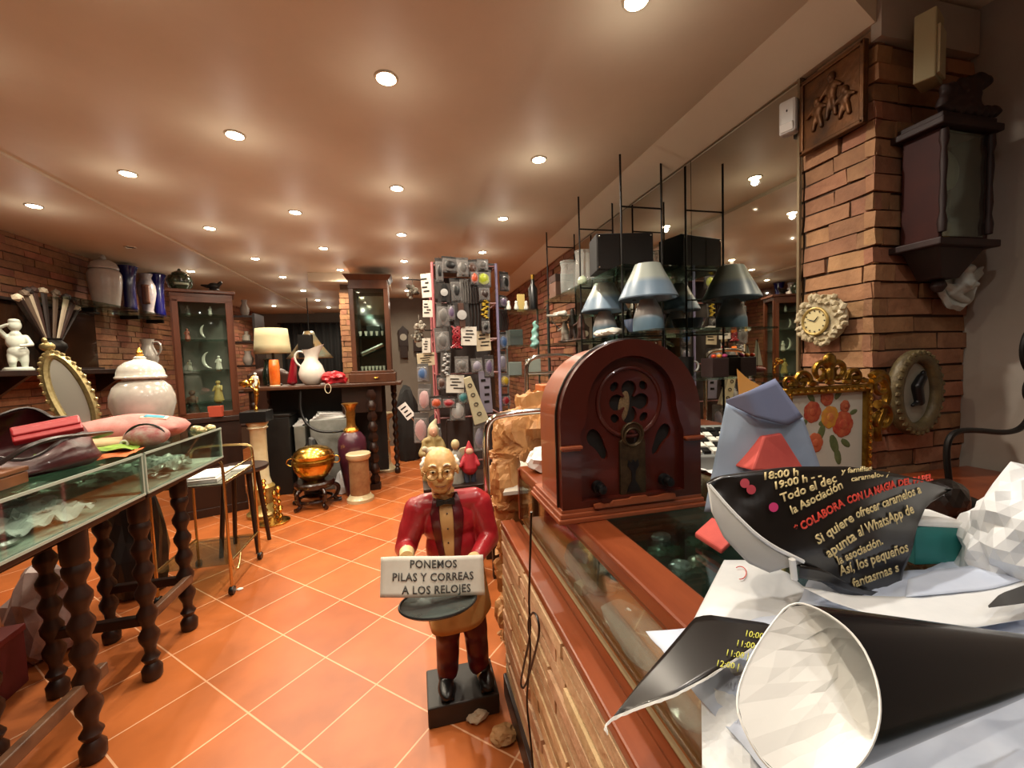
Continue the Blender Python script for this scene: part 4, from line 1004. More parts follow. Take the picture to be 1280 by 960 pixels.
# dark footed urn with fans
ur = thing('fan_urn', 'dark footed urn stuffed with folded hand fans beside the white statuette', 'urn', (-2.68, 3.86, 1.40))
lathe_obj('urn', [(.06, 0), (.062, .012), (.03, .03), (.02, .06), (.03, .085), (.06, .12), (.085, .17), (.08, .2), (.055, .225), (.06, .24), (.05, .242)], IRON, ur)
q = random.Random(2)
FAN = [M('fan_dark', '241a18', .6), M('fan_cream', '5a4a3c', .7), M('fan_ivory', 'b5aa94', .7), M('fan_brown', '3c2620', .6)]
for i in range(9):
    a = -1.0+2.0*i/8; x, y = .0+.02*math.sin(i*2.1), 0
    mb = MB(); tip = (.03*math.cos(i), a*.28, .24+.36*math.cos(a*.75)); mb.tube([(.01*math.cos(i), a*.045, .17), tip], [.010, .028], 6, flat=(1, .45)); f = mb.build('fan', FAN[i % 4 if 0 < i < 8 else 0], ur)
    mb = MB(); mb.ell(tip, (.03, .035, .03), None, 1, .3, i); mb.build('fan_tuft', FAN[(i*3+2) % 4], f)
jg2 = thing('white_jug', 'small white jug on the dark wall shelf behind the ginger jar', 'jug', (-2.66, 4.98, 1.40))
lathe_obj('body', [(.05, 0), (.055, .01), (.085, .09), (.08, .15), (.05, .22), (.045, .25), (.06, .30), (.05, .30)], JARW, jg2)
mb = MB(); mb.tube(chaikin([(.05, 0, .27), (.11, 0, .27), (.12, 0, .18), (.08, 0, .13)], 2), .009, 8); mb.build('handle', JARW, jg2, True)
# glass shelf items
GZ = 1.962
j2 = thing('ginger_jar', 'tall grey white lidded jar at the left end of the high glass shelf', 'jar', (-2.70, 4.52, GZ))
lathe_obj('body', [(.085, 0), (.09, .03), (.105, .13), (.118, .24), (.118, .30), (.105, .33), (.085, .345)], M('grey_porcelain', 'b9b2aa', .3, col2='a39b94', vs=6, coat=.3), j2)
lathe_obj('lid', [(.10, .343), (.104, .355), (.085, .40), (.05, .425), (.02, .435), (.022, .45), (.012, .47), (.004, .475)], M('grey_porcelain', '', .3), j2)
BLUE = M('cobalt_glass', '0f1150', .12, coat=.5)
for i, (x, y, h, lab) in enumerate(((-2.70, 4.84, .44, 'cobalt blue flared vase right of the tall grey white jar'), (-2.70, 5.32, .46, 'cobalt blue flared vase at the right end of the high glass shelf'))):
    v_ = thing('blue_vase', lab, 'vase', (x, y, GZ))
    lathe_obj('body', [(.055, 0), (.058, .01), (.05, h*.2), (.05, h*.5), (.056, h*.75), (.072, h*.95), (.082, h)], BLUE, v_)
    mb = MB(); mb.torus((0, 0, h), .08, .004, Matrix.Rotation(PI/2, 4, 'X'), 28, 6); mb.build('rim', BLUE, v_, True)
v_ = thing('figured_vase', 'grey baluster vase with a painted figure between the cobalt vases', 'vase', (-2.68, 5.08, GZ))
lathe_obj('body', [(.05, 0), (.055, .01), (.045, .05), (.06, .12), (.078, .22), (.075, .30), (.05, .36), (.045, .38), (.06, .42)], M('figured_glaze', '7d7a86', .25, col2='a79a94', vs=9, coat=.4), v_)
mb = MB(); mb.surf(lambda u, v: (.080*math.cos(-1.2+u*.8-.4), .080*math.sin(-1.2+u*.8-.4), .10+.2*v), 8, 8, .002); mb.build('painted_figure', M('figure_paint', '6a4434', .5), v_, 'all')

# ------------------------------------------------------------ glazed corner cabinet
vt = thing('display_cabinet', 'narrow dark wooden display cabinet with glass door by the brick wall', 'cabinet', (-1.91, 4.45, 0), .38)
W, D_, H = .46, .30, 2.09
mb = MB(); mb.box((0, 0, .04), (W+.03, D_+.02, .08)); mb.box((0, 0, .47), (W, D_, .80)); mb.build('base', WOOD_MAHOG if False else WOOD_DARK, vt, bevel=.004)
mb = MB(); mb.box((0, -.005, .90), (W+.04, D_+.03, .05)); mb.build('waist_moulding', WOOD_DARK, vt, bevel=.006)
for sx in (-1, 1):
    for sy in (-1, 1):
        mb = MB(); mb.box((sx*(W/2-.02), sy*(D_/2-.02), 1.48), (.04, .04, 1.12)); mb.build('post', M('cabinet_wood', '5a2e1a', .35, col2='42200f', vs=7, aniso=(1, 1, .15)), vt, bevel=.004)
mb = MB(); mb.box((0, D_/2-.006, 1.48), (W-.08, .01, 1.12)); mb.build('back_panel', M('cabinet_back', '5c5852', .6), vt)
mb = MB(); mb.box((0, 0, 2.04), (W, D_, .05)); mb.box((0, -.0, 2.075), (W+.05, D_+.04, .03)); mb.build('cornice', M('cabinet_wood', '', .3), vt, bevel=.006)
dr = MB(); 
for z in (.95, 2.0): dr.box((0, -D_/2-.008, z), (W-.02, .02, .05))
for sx in (-1, 1): dr.box((sx*(W/2-.035), -D_/2-.008, 1.475), (.045, .02, 1.05))
dr = dr.build('door', M('cabinet_wood', '', .3), vt, bevel=.003)
mb = MB(); mb.box((0, -D_/2-.008, 1.475), (W-.11, .004, 1.0)); mb.build('door_pane', GLASS, dr)
SHZ = (1.06, 1.36, 1.64, 1.87)
for z in SHZ:
    mb = MB(); mb.box((0, 0, z), (W-.05, D_-.03, .008)); mb.build('glass_shelf', GLASS_G, vt)
vx, vy = -1.91, 4.46
def fig(name, lab, cat, x, y, z, mt, h, seed=0, group=None):
    q = random.Random(seed); w = h*.22
    S_ = [('e', (0, 0, h*.88), (w*.45, w*.45, h*.10)), ('c', (0, 0, h*.78), (0, 0, h*.7), w*.25, w*.4), ('e', (0, 0, h*.58), (w*.75, w*.55, h*.2)), ('c', (0, 0, h*.5), (q.uniform(-.1, .1)*w, 0, h*.06), w*.6, w*.95),
          ('c', (-w*.6, 0, h*.7), (-w*.9, -w*.4, h*.5), w*.22, w*.16), ('c', (w*.6, 0, h*.7), (w*.8, -w*.5, h*.52), w*.22, w*.16), ('e', (0, 0, h*.03), (w, w*.8, h*.035))]
    o = link(name, organic(S_, max(.004, h*.022), 2), mt, None, 'all', loc=(x, y, z)); return tag(o, lab, cat, group)
o = MB(); o.tube([(.07*math.cos(a)+.05, 0, .085+.08*math.sin(a)) for a in [2.0+.22*i for i in range(13)]], [.004+.010*math.sin(PI*i/12) for i in range(13)], 8)
tag(o.build('tusk_ornament', WHITE_CER, loc=(vx+.01, vy-.05, SHZ[1]+.012), smooth=True), 'white curved tusk ornament on the lower middle cabinet shelf', 'ornament')
o = MB(); o.tube([(.06*math.cos(a)+.05, 0, .075+.07*math.sin(a)) for a in [2.2+.2*i for i in range(11)]], [.003+.009*math.sin(PI*i/10) for i in range(11)], 8)
tag(o.build('tusk_ornament', WHITE_CER, loc=(vx+.0, vy-.05, SHZ[2]+.012), smooth=True), 'white curved tusk ornament on the upper middle cabinet shelf', 'ornament')
for i, (dx, z, col, lab, h) in enumerate([(-.12, SHZ[2], 'b56a5c', 'pink flower figurine on the upper middle cabinet shelf', .11), (.12, SHZ[1], 'd8d4ca', 'white figurine at the right of the lower middle cabinet shelf', .13), (-.1, SHZ[3], 'a3a5a2', 'grey figurine at the left of the top cabinet shelf', .09), (.08, SHZ[3], 'c9c9c4', 'pale figurine at the right of the top cabinet shelf', .08), (.10, SHZ[0], 'b59a5c', 'golden figurine on the bottom cabinet shelf', .20), (-.12, SHZ[1], '9a9488', 'grey figurine at the left of the lower middle cabinet shelf', .10)]):
    fig('figurine', lab, 'figurine', vx+dx, vy-.06, z+.005, M('fig'+col, col, .4), h, i)
o = MB(); o.box((0, 0, .05), (.11, .06, .10)); tag(o.build('red_box', M('brick_red_card', 'a8452f', .6), loc=(vx+.10, vy-.14, .926), bevel=.003), 'red orange box at the bottom of the glazed cabinet', 'box')
fig('clown_doll', 'seated doll in dark navy clothes at the bottom of the glazed cabinet', 'doll', vx-.10, vy-.10, .926, M('navy_doll', '14141c', .6, col2='7a4a30', vs=12), .26, 9)
j3 = thing('ginger_jar', 'round black lacquered lidded jar on top of the glazed cabinet', 'jar', (vx-.15, vy-.05, 2.091))
BLKL = M('black_lacquer', '0d0d0c', .15, col2='3a4a36', vs=18, coat=.4)
lathe_obj('body', [(.06, 0), (.065, .01), (.09, .05), (.1, .10), (.085, .14), (.05, .155)], BLKL, j3)
lathe_obj('lid', [(.06, .152), (.058, .165), (.03, .185), (.012, .19), (.014, .2), (.004, .21)], BLKL, j3)
mb = MB(); mb.surf(lambda u, v: (.094*math.cos(-1.6+u*1.2), .094*math.sin(-1.6+u*1.2), .05+.05*v), 8, 5, .008); mb.build('painted_band', M('pale_paint', '9aa08a', .5), j3, 'all')
o = link('bird_ornament', organic([('e', (0, 0, .05), (.05, .03, .035)), ('c', (.04, 0, .06), (.06, 0, .085), .018, .016), ('c', (-.05, 0, .05), (-.10, 0, .06), .018, .008), ('e', (0, 0, .012), (.05, .035, .014))], .005, 2), IRON, None, 'all', loc=(vx+.12, vy-.05, 2.091)); tag(o, 'dark bird ornament on the right of the glazed cabinet top', 'ornament')
# ------------------------------------------------------------ floor pieces in front of the long desk
ALAB = M('alabaster', 'c9bd9c', .3, col2='b5a47c', vs=5, coat=.3)
ac = thing('alabaster_stand', 'cream alabaster column with gilt base by the tea cart', 'column stand', (-1.42, 4.16, 0))
lathe_obj('shaft', [(.085, .30), (.075, .34), (.07, .36), (.066, .60), (.068, .80), (.085, .82), (.074, .835), (.09, .86), (.09, .875)], ALAB, ac)
lathe_obj('gilt_base', [(.13, 0), (.135, .03), (.11, .05), (.10, .09), (.085, .12), (.10, .16), (.095, .22), (.11, .27), (.085, .30)], M('gilt_stone', 'b59a5a', .3, .4, col2='8a6f3c', vs=14), ac, ripple=.03, rn=8)
mb = MB(); mb.box((0, 0, .925), (.21, .21, .10)); mb.build('black_block', BLACK, ac, bevel=.004)
cf = thing('brass_figure', 'brass figure lifting a basket on the black block of the alabaster column', 'figurine', (-1.42, 4.16, .975))
link('figure', organic([('c', (0, 0, .01), (0, 0, .05), .02, .010), ('c', (0, 0, .05), (.01, 0, .14), .010, .018), ('e', (.01, 0, .17), (.022, .018, .035)), ('e', (.012, 0, .225), (.014, .014, .017)), ('c', (.0, 0, .19), (-.05, 0, .24), .008, .007), ('c', (.025, 0, .19), (.03, 0, .26), .008, .006)], .004, 2), BRASS, cf, 'all')
mb = MB(); mb.ell((-.075, 0, .25), (.05, .03, .035), None, 2, .4, 3); mb.ell((-.03, 0, .27), (.03, .025, .03), None, 2, .4, 5); mb.build('basket', BRASS, cf)
bl = thing('brass_candlestick', 'tall ornate brass candlestick group with round foot before the alabaster column', 'candlestick', (-1.265, 3.93, 0))
lathe_obj('foot', [(.125, 0), (.13, .012), (.10, .025), (.05, .035), (.03, .05)], BRASS, bl)
for k, (x, y, h) in enumerate(((-.05, -.03, .40), (.05, .0, .32), (.0, .05, .27), (.07, -.04, .16))):
    pr = [(.018, .02)]; z = .05
    while z < h-.04: pr += [(.008, z), (.020, z+.02), (.009, z+.04)]; z += .055
    pr += [(.022, h-.02), (.010, h)]
    lathe_obj('stem', pr, BRASS, bl, (x, y, 0), 14)
# brass planter on a carved stand
ws = thing('carved_stand', 'dark carved wooden stand with scrolled legs under the brass planter', 'stand', (-1.0, 4.30, 0))
WS = M('carved_wood', '2a130d', .25, col2='180906', vs=8, coat=.4)
mb = MB(); mb.lathe([(.0, .19), (.17, .19), (.185, .21), (.185, .235), (.17, .25), (.0, .25)], 28, cap=False); mb.build('top', WS, ws, True)
for k in range(5):
    a = 2*PI*k/5+.3; d = V((math.cos(a), math.sin(a), 0))
    mb = MB(); mb.tube(chaikin([d*.15+V((0, 0, .20)), d*.22+V((0, 0, .16)), d*.20+V((0, 0, .08)), d*.165+V((0, 0, .05)), d*.20+V((0, 0, .018)), d*.235+V((0, 0, .022))], 2), [.024, .026, .028, .028, .026, .024, .022, .022, .021, .020, .020, .020, .02, .02, .018, .018, .016, .016][:18]+[.016]*10, 8) if False else mb.tube(chaikin([d*.15+V((0, 0, .20)), d*.22+V((0, 0, .16)), d*.20+V((0, 0, .08)), d*.165+V((0, 0, .05)), d*.20+V((0, 0, .019)), d*.235+V((0, 0, .023))], 2), .019, 8)
    mb.build('leg', WS, ws, True)
mb = MB(); mb.torus((0, 0, .07), .155, .014, Matrix.Rotation(PI/2, 4, 'X'), 28, 8); mb.build('ring_stretcher', WS, ws, True)
bp = thing('brass_planter', 'polished round brass planter bowl with ring handles on the carved stand', 'planter', (-1.0, 4.30, .252))
lathe_obj('bowl', [(.09, 0), (.095, .012), (.14, .05), (.178, .12), (.185, .18), (.178, .215), (.19, .235), (.192, .25), (.182, .252), (.17, .235)], BRASS, bp)
lathe_obj('band', [(.183, .165), (.193, .172), (.193, .205), (.183, .213)], GOLD, bp, n=40)
lathe_obj('lid', [(.182, .25), (.17, .28), (.13, .315), (.07, .335), (.02, .34)], BRASS, bp)
mb = MB(); mb.torus((.205, 0, .19), .035, .006, None, 20, 6); mb.build('ring_handle', BRASS, bp, True)
mb = MB(); mb.torus((-.205, 0, .19), .035, .006, None, 20, 6); mb.build('ring_handle', BRASS, bp, True)
# purple floor vase with gilt neck
pv = thing('floor_vase', 'tall plum purple floor vase with gilded neck behind the stone drum', 'floor vase', (-.67, 4.52, 0))
lathe_obj('body', [(.08, 0), (.085, .02), (.10, .12), (.135, .38), (.145, .52), (.135, .60), (.095, .655), (.065, .68)], M('plum_glaze', '4a2030', .3, col2='3a1824', vs=6, coat=.4), pv)
lathe_obj('neck', [(.066, .678), (.055, .71), (.045, .74), (.042, .80), (.05, .86), (.045, .88), (.058, .93), (.085, .965), (.08, .967)], M('gilded_neck', 'b5823c', .28, .8, col2='7a4a1c', vs=14), pv)
lathe_obj('collar', [(.075, .665), (.082, .69), (.062, .715)], BRASS, pv)
pdm = thing('stone_drum', 'round brown stone drum pedestal with cream rims before the plum vase', 'pedestal', (-.585, 4.30, 0))
lathe_obj('drum', [(.095, .06), (.095, .43)], M('brown_marble', '7a5236', .35, col2='9a7a56', vs=9), pdm)
lathe_obj('foot', [(.13, 0), (.13, .03), (.11, .05), (.10, .07)], ALAB, pdm)
lathe_obj('top', [(.10, .42), (.115, .44), (.12, .475), (.11, .485)], ALAB, pdm)
wc = thing('alabaster_stand', 'white turned alabaster column standing right of the desk leg', 'column stand', (-.40, 5.42, 0))
lathe_obj('shaft', [(.07, .08), (.055, .12), (.06, .2), (.05, .36), (.07, .39), (.05, .42), (.055, .62), (.065, .66)], ALAB, wc)
lathe_obj('foot', [(.135, 0), (.135, .03), (.09, .06), (.07, .085)], ALAB, wc)
lathe_obj('top', [(.06, .655), (.10, .69), (.125, .72), (.125, .745)], ALAB, wc)
# ------------------------------------------------------------ long desk
ds = thing('long_desk', 'long dark wooden desk across the aisle carrying jug and tower cabinet', 'desk', (-1.0, 5.0, 0))
mb = MB(); mb.box((0.075, 0, 1.145), (1.55, .66, .035)); mb.build('top', WOOD_DESK, ds, bevel=.006)
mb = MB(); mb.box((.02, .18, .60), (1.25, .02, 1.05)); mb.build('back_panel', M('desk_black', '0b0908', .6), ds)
mb = MB(); mb.box((.42, -.20, .98), (.42, .03, .30)); mb.build('drawer_front', WOOD_DARK, ds, bevel=.004)
for (x, y) in ((.50, -.36), (-.64, -.26), (.74, .25), (-.64, .25)):
    mb = MB()
    if y == -.36:
        z = 0
        mb.box((0.03, 0, .03), (.11, .11, .06))
        for k in range(9):
            mb.lathe([(.036, z+.06), (.05, z+.085), (.052, z+.12), (.036, z+.15), (.03, z+.17)], 4+k % 2*8, (.03, 0, 0)); z += .115
        mb.move(Matrix.Translation((x, y+.02, 0)))
    else: turned_leg(mb, x, y, 1.13, .034)
    mb.build('leg', WOOD_DARK, ds, True)
DZ = 1.1635
# tower cabinet
tw = thing('tower_cabinet', 'tall slim wooden tower cabinet with mirror glass door standing on the desk', 'cabinet', (-.46, 5.0, DZ))
TWW = M('tower_wood', '55301c', .35, col2='3f2112', vs=7, aniso=(1, 1, .15))
mb = MB(); mb.box((0, 0, .05), (.50, .36, .10)); mb.build('base', TWW, tw, bevel=.006)
mb = MB(); mb.box((0, 0, .115), (.46, .33, .03)); mb.build('plinth', TWW, tw, bevel=.006)
for s in (-1, 1):
    mb = MB(); mb.box((s*.185, 0, .59), (.05, .30, .94)); mb.build('side', TWW, tw, bevel=.004)
mb = MB(); mb.box((0, 0, 1.095), (.42, .31, .10)); mb.hull([(-.22, -.16, 1.14), (.22, -.16, 1.14), (.22, .16, 1.14), (-.22, .16, 1.14), (-.26, -.19, 1.20), (.26, -.19, 1.20), (.26, .19, 1.20), (-.26, .19, 1.20)]); mb.build('cornice', TWW, tw, bevel=.004)
mb = MB(); mb.box((0, .12, .59), (.32, .01, .93)); mb.build('mirror_back', M('tower_mirror', '8f8f88', .06, 1), tw)
mb = MB(); mb.box((0, -.145, .59), (.32, .004, .93)); mb.build('pane', GLASS, tw)
for z in (.30, .52, .76):
    mb = MB(); mb.box((0, 0, z), (.32, .22, .008)); mb.build('glass_shelf', GLASS_G, tw)
mb = MB(); mb.ell((.04, -.19, .05), (.03, .012, .010), None, 2); mb.build('drawer_pull', BRASS, tw, True)
q = random.Random(3)
for z, n, mt, lab in ((.528, 5, 'd8d4c8', 'small white cup in the tower cabinet, upper row'), (.15, 7, 'c9c4b6', 'small pale cup in the tower cabinet, bottom row')):
    f0 = None
    for i in range(n):
        if f0 is None:
            mb = MB(); mb.lathe([(.011, 0), (.016, .03), (.018, .05), (.015, .05), (.0, .004)], 12, cap=False); f0 = mb.build('small_cup', M('cup'+mt, mt, .3), smooth=True); tag(f0, lab, 'cup', lab.replace('small ', '')); o = f0
        else: o = f0.copy(); C.objects.link(o)
        o.location = (-.46-.12+.24*i/(n-1), 5.0-.03, DZ+z+(.003 if z > .2 else -.018))
o = MB(); o.box((0, 0, .06), (.15, .05, .12)); tag(o.build('dark_box', M('dark_green_box', '1c2420', .4), loc=(-.44, 5.05, DZ+.528), bevel=.004), 'dark green box behind the white cups in the tower cabinet', 'box')
o = MB(); o.tube([(-.12, 0, .012), (.12, 0, .12)], .008, 8, flat=(1, 3)); tag(o.build('silver_flute', SILV, loc=(-.46, 4.99, DZ+.308), smooth=True), 'slanting silver flute on the lower tower cabinet shelf', 'flute')
# white pitcher
jg = thing('white_pitcher', 'large white ceramic pitcher with wide spout on the desk', 'pitcher', (-1.10, 4.90, DZ), 0)
mb = MB(); mb.lathe([(.07, 0), (.085, .01), (.125, .07), (.135, .13), (.11, .21), (.07, .27), (.062, .31), (.075, .36), (.085, .385), (.078, .385), (.058, .31), (.0, .3)], 34, cap=False)
for v in mb.b.verts:
    k = max(0, (v.co.z-.27)/.115)
    if v.co.x > 0: v.co.x += .055*k*v.co.x/.085; v.co.z += .035*k*v.co.x/.085
mb.build('body', WHITE_CER, jg, True)
mb = MB(); mb.tube(chaikin([(-.06, 0, .35), (-.12, 0, .375), (-.165, 0, .33), (-.155, 0, .25), (-.105, 0, .20)], 3), .011, 10); mb.build('handle', WHITE_CER, jg, True)
# coloured vases and lamp
v_ = thing('orange_vase', 'orange glass cylinder vase standing left of the pitcher on the desk', 'vase', (-1.46, 4.86, DZ))
lathe_obj('body', [(.045, 0), (.05, .01), (.05, .06), (.053, .2), (.045, .28), (.04, .285)], M('orange_glass', 'c8541a', .12, col2='d97a30', vs=9, coat=.5), v_)
lathe_obj('clear_foot', [(.05, 0), (.053, .006), (.05, .014)], M('clear_foot', 'd8c4a8', .1), v_)
o = link('red_vase', organic([('c', (0, 0, .05), (.03, 0, .28), .05, .03), ('e', (0, 0, .04), (.055, .05, .04))], .006, 3), M('ruby_glass', '7a1420', .12, coat=.5), None, 'all', loc=(-1.31, 4.93, DZ)); tag(o, 'ruby red leaning glass vase between orange vase and pitcher', 'vase')
lm = thing('table_lamp', 'table lamp with cream drum shade behind the orange vase', 'lamp', (-1.53, 5.08, DZ))
lathe_obj('base', [(.075, 0), (.078, .015), (.03, .03), (.022, .10), (.04, .16), (.03, .24), (.015, .30), (.012, .40)], M('lamp_base_dark', '2a2018', .4), lm)
mb = MB(); mb.surf(lambda u, v: (lerp(.185, .160, v)*math.cos(2*PI*u), lerp(.185, .160, v)*math.sin(2*PI*u), lerp(.36, .635, v)), 40, 4, .003, True); mb.build('shade', M('cream_shade', 'bdb38f', .8, col2='b3a884', vs=3), lm, 'all')
crumple('coral_ornament', (-.86, 4.83, DZ), (.10, .08, .07), M('coral_red', 'b01c28', .4, col2='8a1018', vs=14), 51, 'bright red coral lump at the foot of the tower cabinet', 'ornament', amp=.5)
o = MB(); o.tube([(.03*math.cos(a), -.012+.0*math.sin(a), -.04+.05*math.sin(a)) for a in [2*PI*i/20 for i in range(20)]], .003, 6, True); tag(o.build('bead_necklace', CREAM, loc=(-.90, 4.675, DZ+.0), smooth=True), 'cream bead necklace hanging over the desk edge by the red coral', 'necklace')
fig('white_figurine', 'small white figurine on the desk beside the alabaster column', 'figurine', -1.62, 4.78, DZ, WHITE_CER, .16, 21)
crumple('yellow_toy', (-1.665, 4.88, DZ), (.04, .04, .07), M('yellow_toy', 'c9952c', .5), 52, 'yellow ornament at the left end of the desk', 'ornament', amp=.3)
v_ = thing('dark_vase', 'dark green bottle vase behind the orange vase', 'vase', (-1.64, 5.22, DZ))
lathe_obj('body', [(.05, 0), (.06, .05), (.055, .15), (.03, .22), (.025, .28), (.035, .3)], M('bottle_green', '16241c', .15, coat=.4), v_)
lathe_obj('lip', [(.034, .296), (.04, .302), (.034, .308)], M('bottle_green', '', .1), v_)
# under the desk
for i, (x, y, w, d, h, col, lab) in enumerate([(-.93, 4.93, .36, .28, .78, '8d8f8a', 'grey plastic crate full of papers under the desk below the pitcher'), (-1.24, 4.95, .10, .25, .72, '77746a', 'narrow grey box under the desk left of the crate')]):
    b_ = thing('storage_box', lab, 'box', (x, y, 0))
    mb = MB(); mb.box((0, 0, h/2), (w, d, h), taper=1.12); mb.build('body', M('box'+col, col, .5, col2='6b6c66', vs=6), b_, bevel=.008)
    mb = MB()
    for k in range(4): mb.box((-.02+.01*k, -.01, h+.008+.016*k), (w*(.98-.06*k), d*.9, .012), (0, .04*(k-1), .1*k))
    mb.build('paper_stack', WHITE_PAP, b_)
mb = MB(); mb.tube(chaikin([(-.33, 0, .0), (-.34, -.03, -.25), (-.22, -.06, -.42), (0, -.06, -.45), (.16, -.04, -.42)], 3), .014, 10); tag(mb.build('black_hose', BLACK, loc=(-.85, 4.72, 1.10), smooth=True), 'black hose looping down in front of the grey crate', 'hose')
crumple('dark_bag', (-1.08, 4.62, 0), (.10, .08, .35), BLACK, 53, 'black plastic bag under the desk behind the brass planter', 'plastic bag', amp=.25)
crumple('white_bag', (-.78, 4.62, 0), (.08, .07, .14), WPAP, 54, 'white plastic bag on the floor between planter and plum vase', 'plastic bag', amp=.3)
# black low table left of desk
lt = thing('storage_chest', 'black chest on the floor under the desk behind the alabaster column', 'chest', (-1.45, 4.93, 0))
mb = MB(); mb.box((0, 0, .42), (.26, .34, .84)); mb.build('body', M('trunk_black', '0c0b0a', .5), lt, bevel=.01)
mb = MB(); mb.box((0, 0, .855), (.28, .36, .03)); mb.build('lid', M('trunk_lid', '151210', .4), lt, bevel=.006)
# ------------------------------------------------------------ behind the desk
mb = MB(); mb.box((-.76, 5.47, 1.2), (.15, .2, 2.5)); w = struct(mb.build('pillar', MORTAR))
mb = MB(); bricks(mb, (-.84, 5.365, .1), (1, 0, 0), (0, 0, 1), (0, -1, 0), .16, 2.15, .15, .065, seed=15); bricks(mb, (-.845, 5.37, .1), (0, 1, 0), (0, 0, 1), (-1, 0, 0), .2, 2.15, .2, .065, seed=16)
mb.build('brick_face', BRICK_P, w)
mb = MB(); mb.box((-.70, 5.5, 2.40), (.9, .6, .10)); struct(mb.build('trim_3', PLASTER_C))
CURT = M('black_curtain', '0d0b0a', .9)
cu_ = thing('black_curtain', 'black curtain across the opening in the back wall', 'curtain', (-1.75, 8.85, 0))
mb = MB(); mb.surf(lambda u, v: ((u-.5)*1.5, .03*math.sin(u*70), 2.22*v+.01), 120, 4, .004); mb.build('cloth', CURT, cu_, 'all')
mb = MB(); mb.cyl((-.8, 0, 2.23), (.8, 0, 2.23), .015); mb.build('rail', IRON, cu_, True)
# hanging glass lamp
hl = thing('hanging_lamp', 'hanging leaded glass lamp with flared shade in front of the black curtain', 'lamp', (-1.58, 7.0, 1.50))
mb = MB()
mb.surf(lambda u, v: (lerp(.07, .34, v**1.3)*math.cos(2*PI*u), lerp(.07, .34, v**1.3)*math.sin(2*PI*u)*.8, lerp(.42, .0, v)), 24, 8, .006, True); mb.build('shade', M('leaded_glass', '9a7a50', .3, col2='5a6a62', vs=7), hl, 'all')
mb = MB(); mb.box((0, -.24, .18), (.20, .06, .34)); mb.cyl((0, 0, .40), (0, 0, .935), .008); mb.build('stem', IRON, hl)
# shelf unit with dark clutter at the left back
su = thing('back_shelves', 'dark shelf unit crowded with ornaments left of the desk', 'shelf', (-2.55, 6.3, 0))
for x in (-.5, .5):
    mb = MB(); mb.box((x, 0, 1.05), (.03, .35, 2.1)); mb.build('upright', WOOD_DARK, su)
for z in (.6, 1.05, 1.4, 1.72, 2.06):
    mb = MB(); mb.box((0, 0, z), (.98, .35, .025)); mb.build('board', WOOD_DARK, su)
q = random.Random(12)
CL = ['2e2622', '5a4638', '8a8078', '3a3f3a', '6a5a4a', 'a39a8c']
NM = ['dark brown', 'brown', 'grey', 'slate', 'taupe', 'pale']
WH = {1.0725: 'lowest', 1.4125: 'second', 1.7325: 'third', 2.0725: 'top'}
WH = [(1.063, 'lower'), (1.413, 'second'), (1.733, 'third'), (2.073, 'top')]
for z, nm in WH:
    for i in range(4):
        k = (i*2+int(z*10)) % 6; h = q.uniform(.12, .26); r_ = q.uniform(.04, .07)
        mb = MB(); s = q.choice([0, 1])
        pr = [(r_*.6, 0), (r_*.9, h*.2), (r_, h*.45), (r_*.55, h*.8), (r_*.7, h)] if s else [(r_*.8, 0), (r_, h*.1), (r_*.9, h*.55), (r_*.4, h*.7), (r_*.5, h)]
        mb.lathe(pr, 16); tag(mb.build('shelf_vase', M('clut'+str(k), CL[k], .35), smooth=True, loc=(-2.55-.38+.25*i, 6.22, z)), f'{NM[k]} vase on the {nm} board of the back shelves, {["leftmost", "second from left", "second from right", "rightmost"][i]}', 'vase', 'vases on the back shelves')
ch_ = thing('brown_armchair', 'brown leather armchair back behind the left end of the desk', 'armchair', (-1.75, 5.62, 0))
link('back', organic([('b', (0, 0, 1.05), (.46, .10, .5)), ('e', (0, 0, 1.28), (.22, .07, .1))], .015, 4), M('brown_leather', '3f241a', .45), ch_, 'all')
link('seat', organic([('b', (0, .22, .5), (.5, .5, .16))], .015, 4), M('brown_leather', '', .45), ch_, 'all')
for x in (-.2, .2):
    for y in (.0, .42): mb = MB(); mb.cyl((x, y, 0), (x, y, .45), .02, .025); mb.build('leg', WOOD_DARK, ch_, True)
# grey partition with wall clocks, dark bags in front
mb = MB(); mb.box((-.02, 7.1, 1.2), (.95, .1, 2.5)); struct(mb.build('wall_partition', PLASTER_B))
for i, (x, z, lab) in enumerate(((-.15, 1.78, 'dark pendulum wall clock on the grey partition'), (.10, 1.66, 'dark round topped wall clock right of the pendulum clock on the partition'))):
    wcK = thing('pendulum_clock' if i == 0 else 'hanging_clock', lab, 'clock', (x, 7.04, z))
    mb = MB(); mb.box((0, -.03, .0), (.15, .06, .26) if i == 0 else (.20, .06, .2)); mb.prism([(-.09, .13), (0, .22), (.09, .13)], .06, Matrix.Translation((0, -.03, -.01))); mb.box((0, -.03, -.22), (.12, .05, .20)); mb.build('case', WOOD_DARK, wcK, bevel=.004)
    mb = MB(); mb.lathe([(0, 0), (.055, 0), (.055, .006), (0, .006)], 24, (0, -.061, .02), Matrix.Rotation(PI/2, 4, 'X'), cap=False); mb.build('dial', M('dial_grey', '8a8478', .5), wcK)
crumple('black_backpack', (-.12, 5.95, 0), (.17, .14, .62), M('black_fabric', '141110', .8), 61, 'black bag piled against the desk end beside the white column', 'bag', amp=.2)
crumple('black_bag', (.30, 6.4, 0), (.2, .16, .34), M('black_fabric', '', .8), 62, 'low black bag on the floor behind the accessory stand', 'bag', amp=.2)
pc = thing('price_card', 'tilted white price card with black bars by the accessory stand', 'card', pt(508, 514, Y=4.9), 0, rot=(0, -.6, 0))
mb = MB(); mb.box((0, 0, 0), (.11, .006, .19)); mb.build('card', WHITE_PAP, pc)
mb = MB()
for k, w in enumerate((.07, .05, .075)): mb.box((-.005, -.004, .05-.05*k), (w, .003, .018))
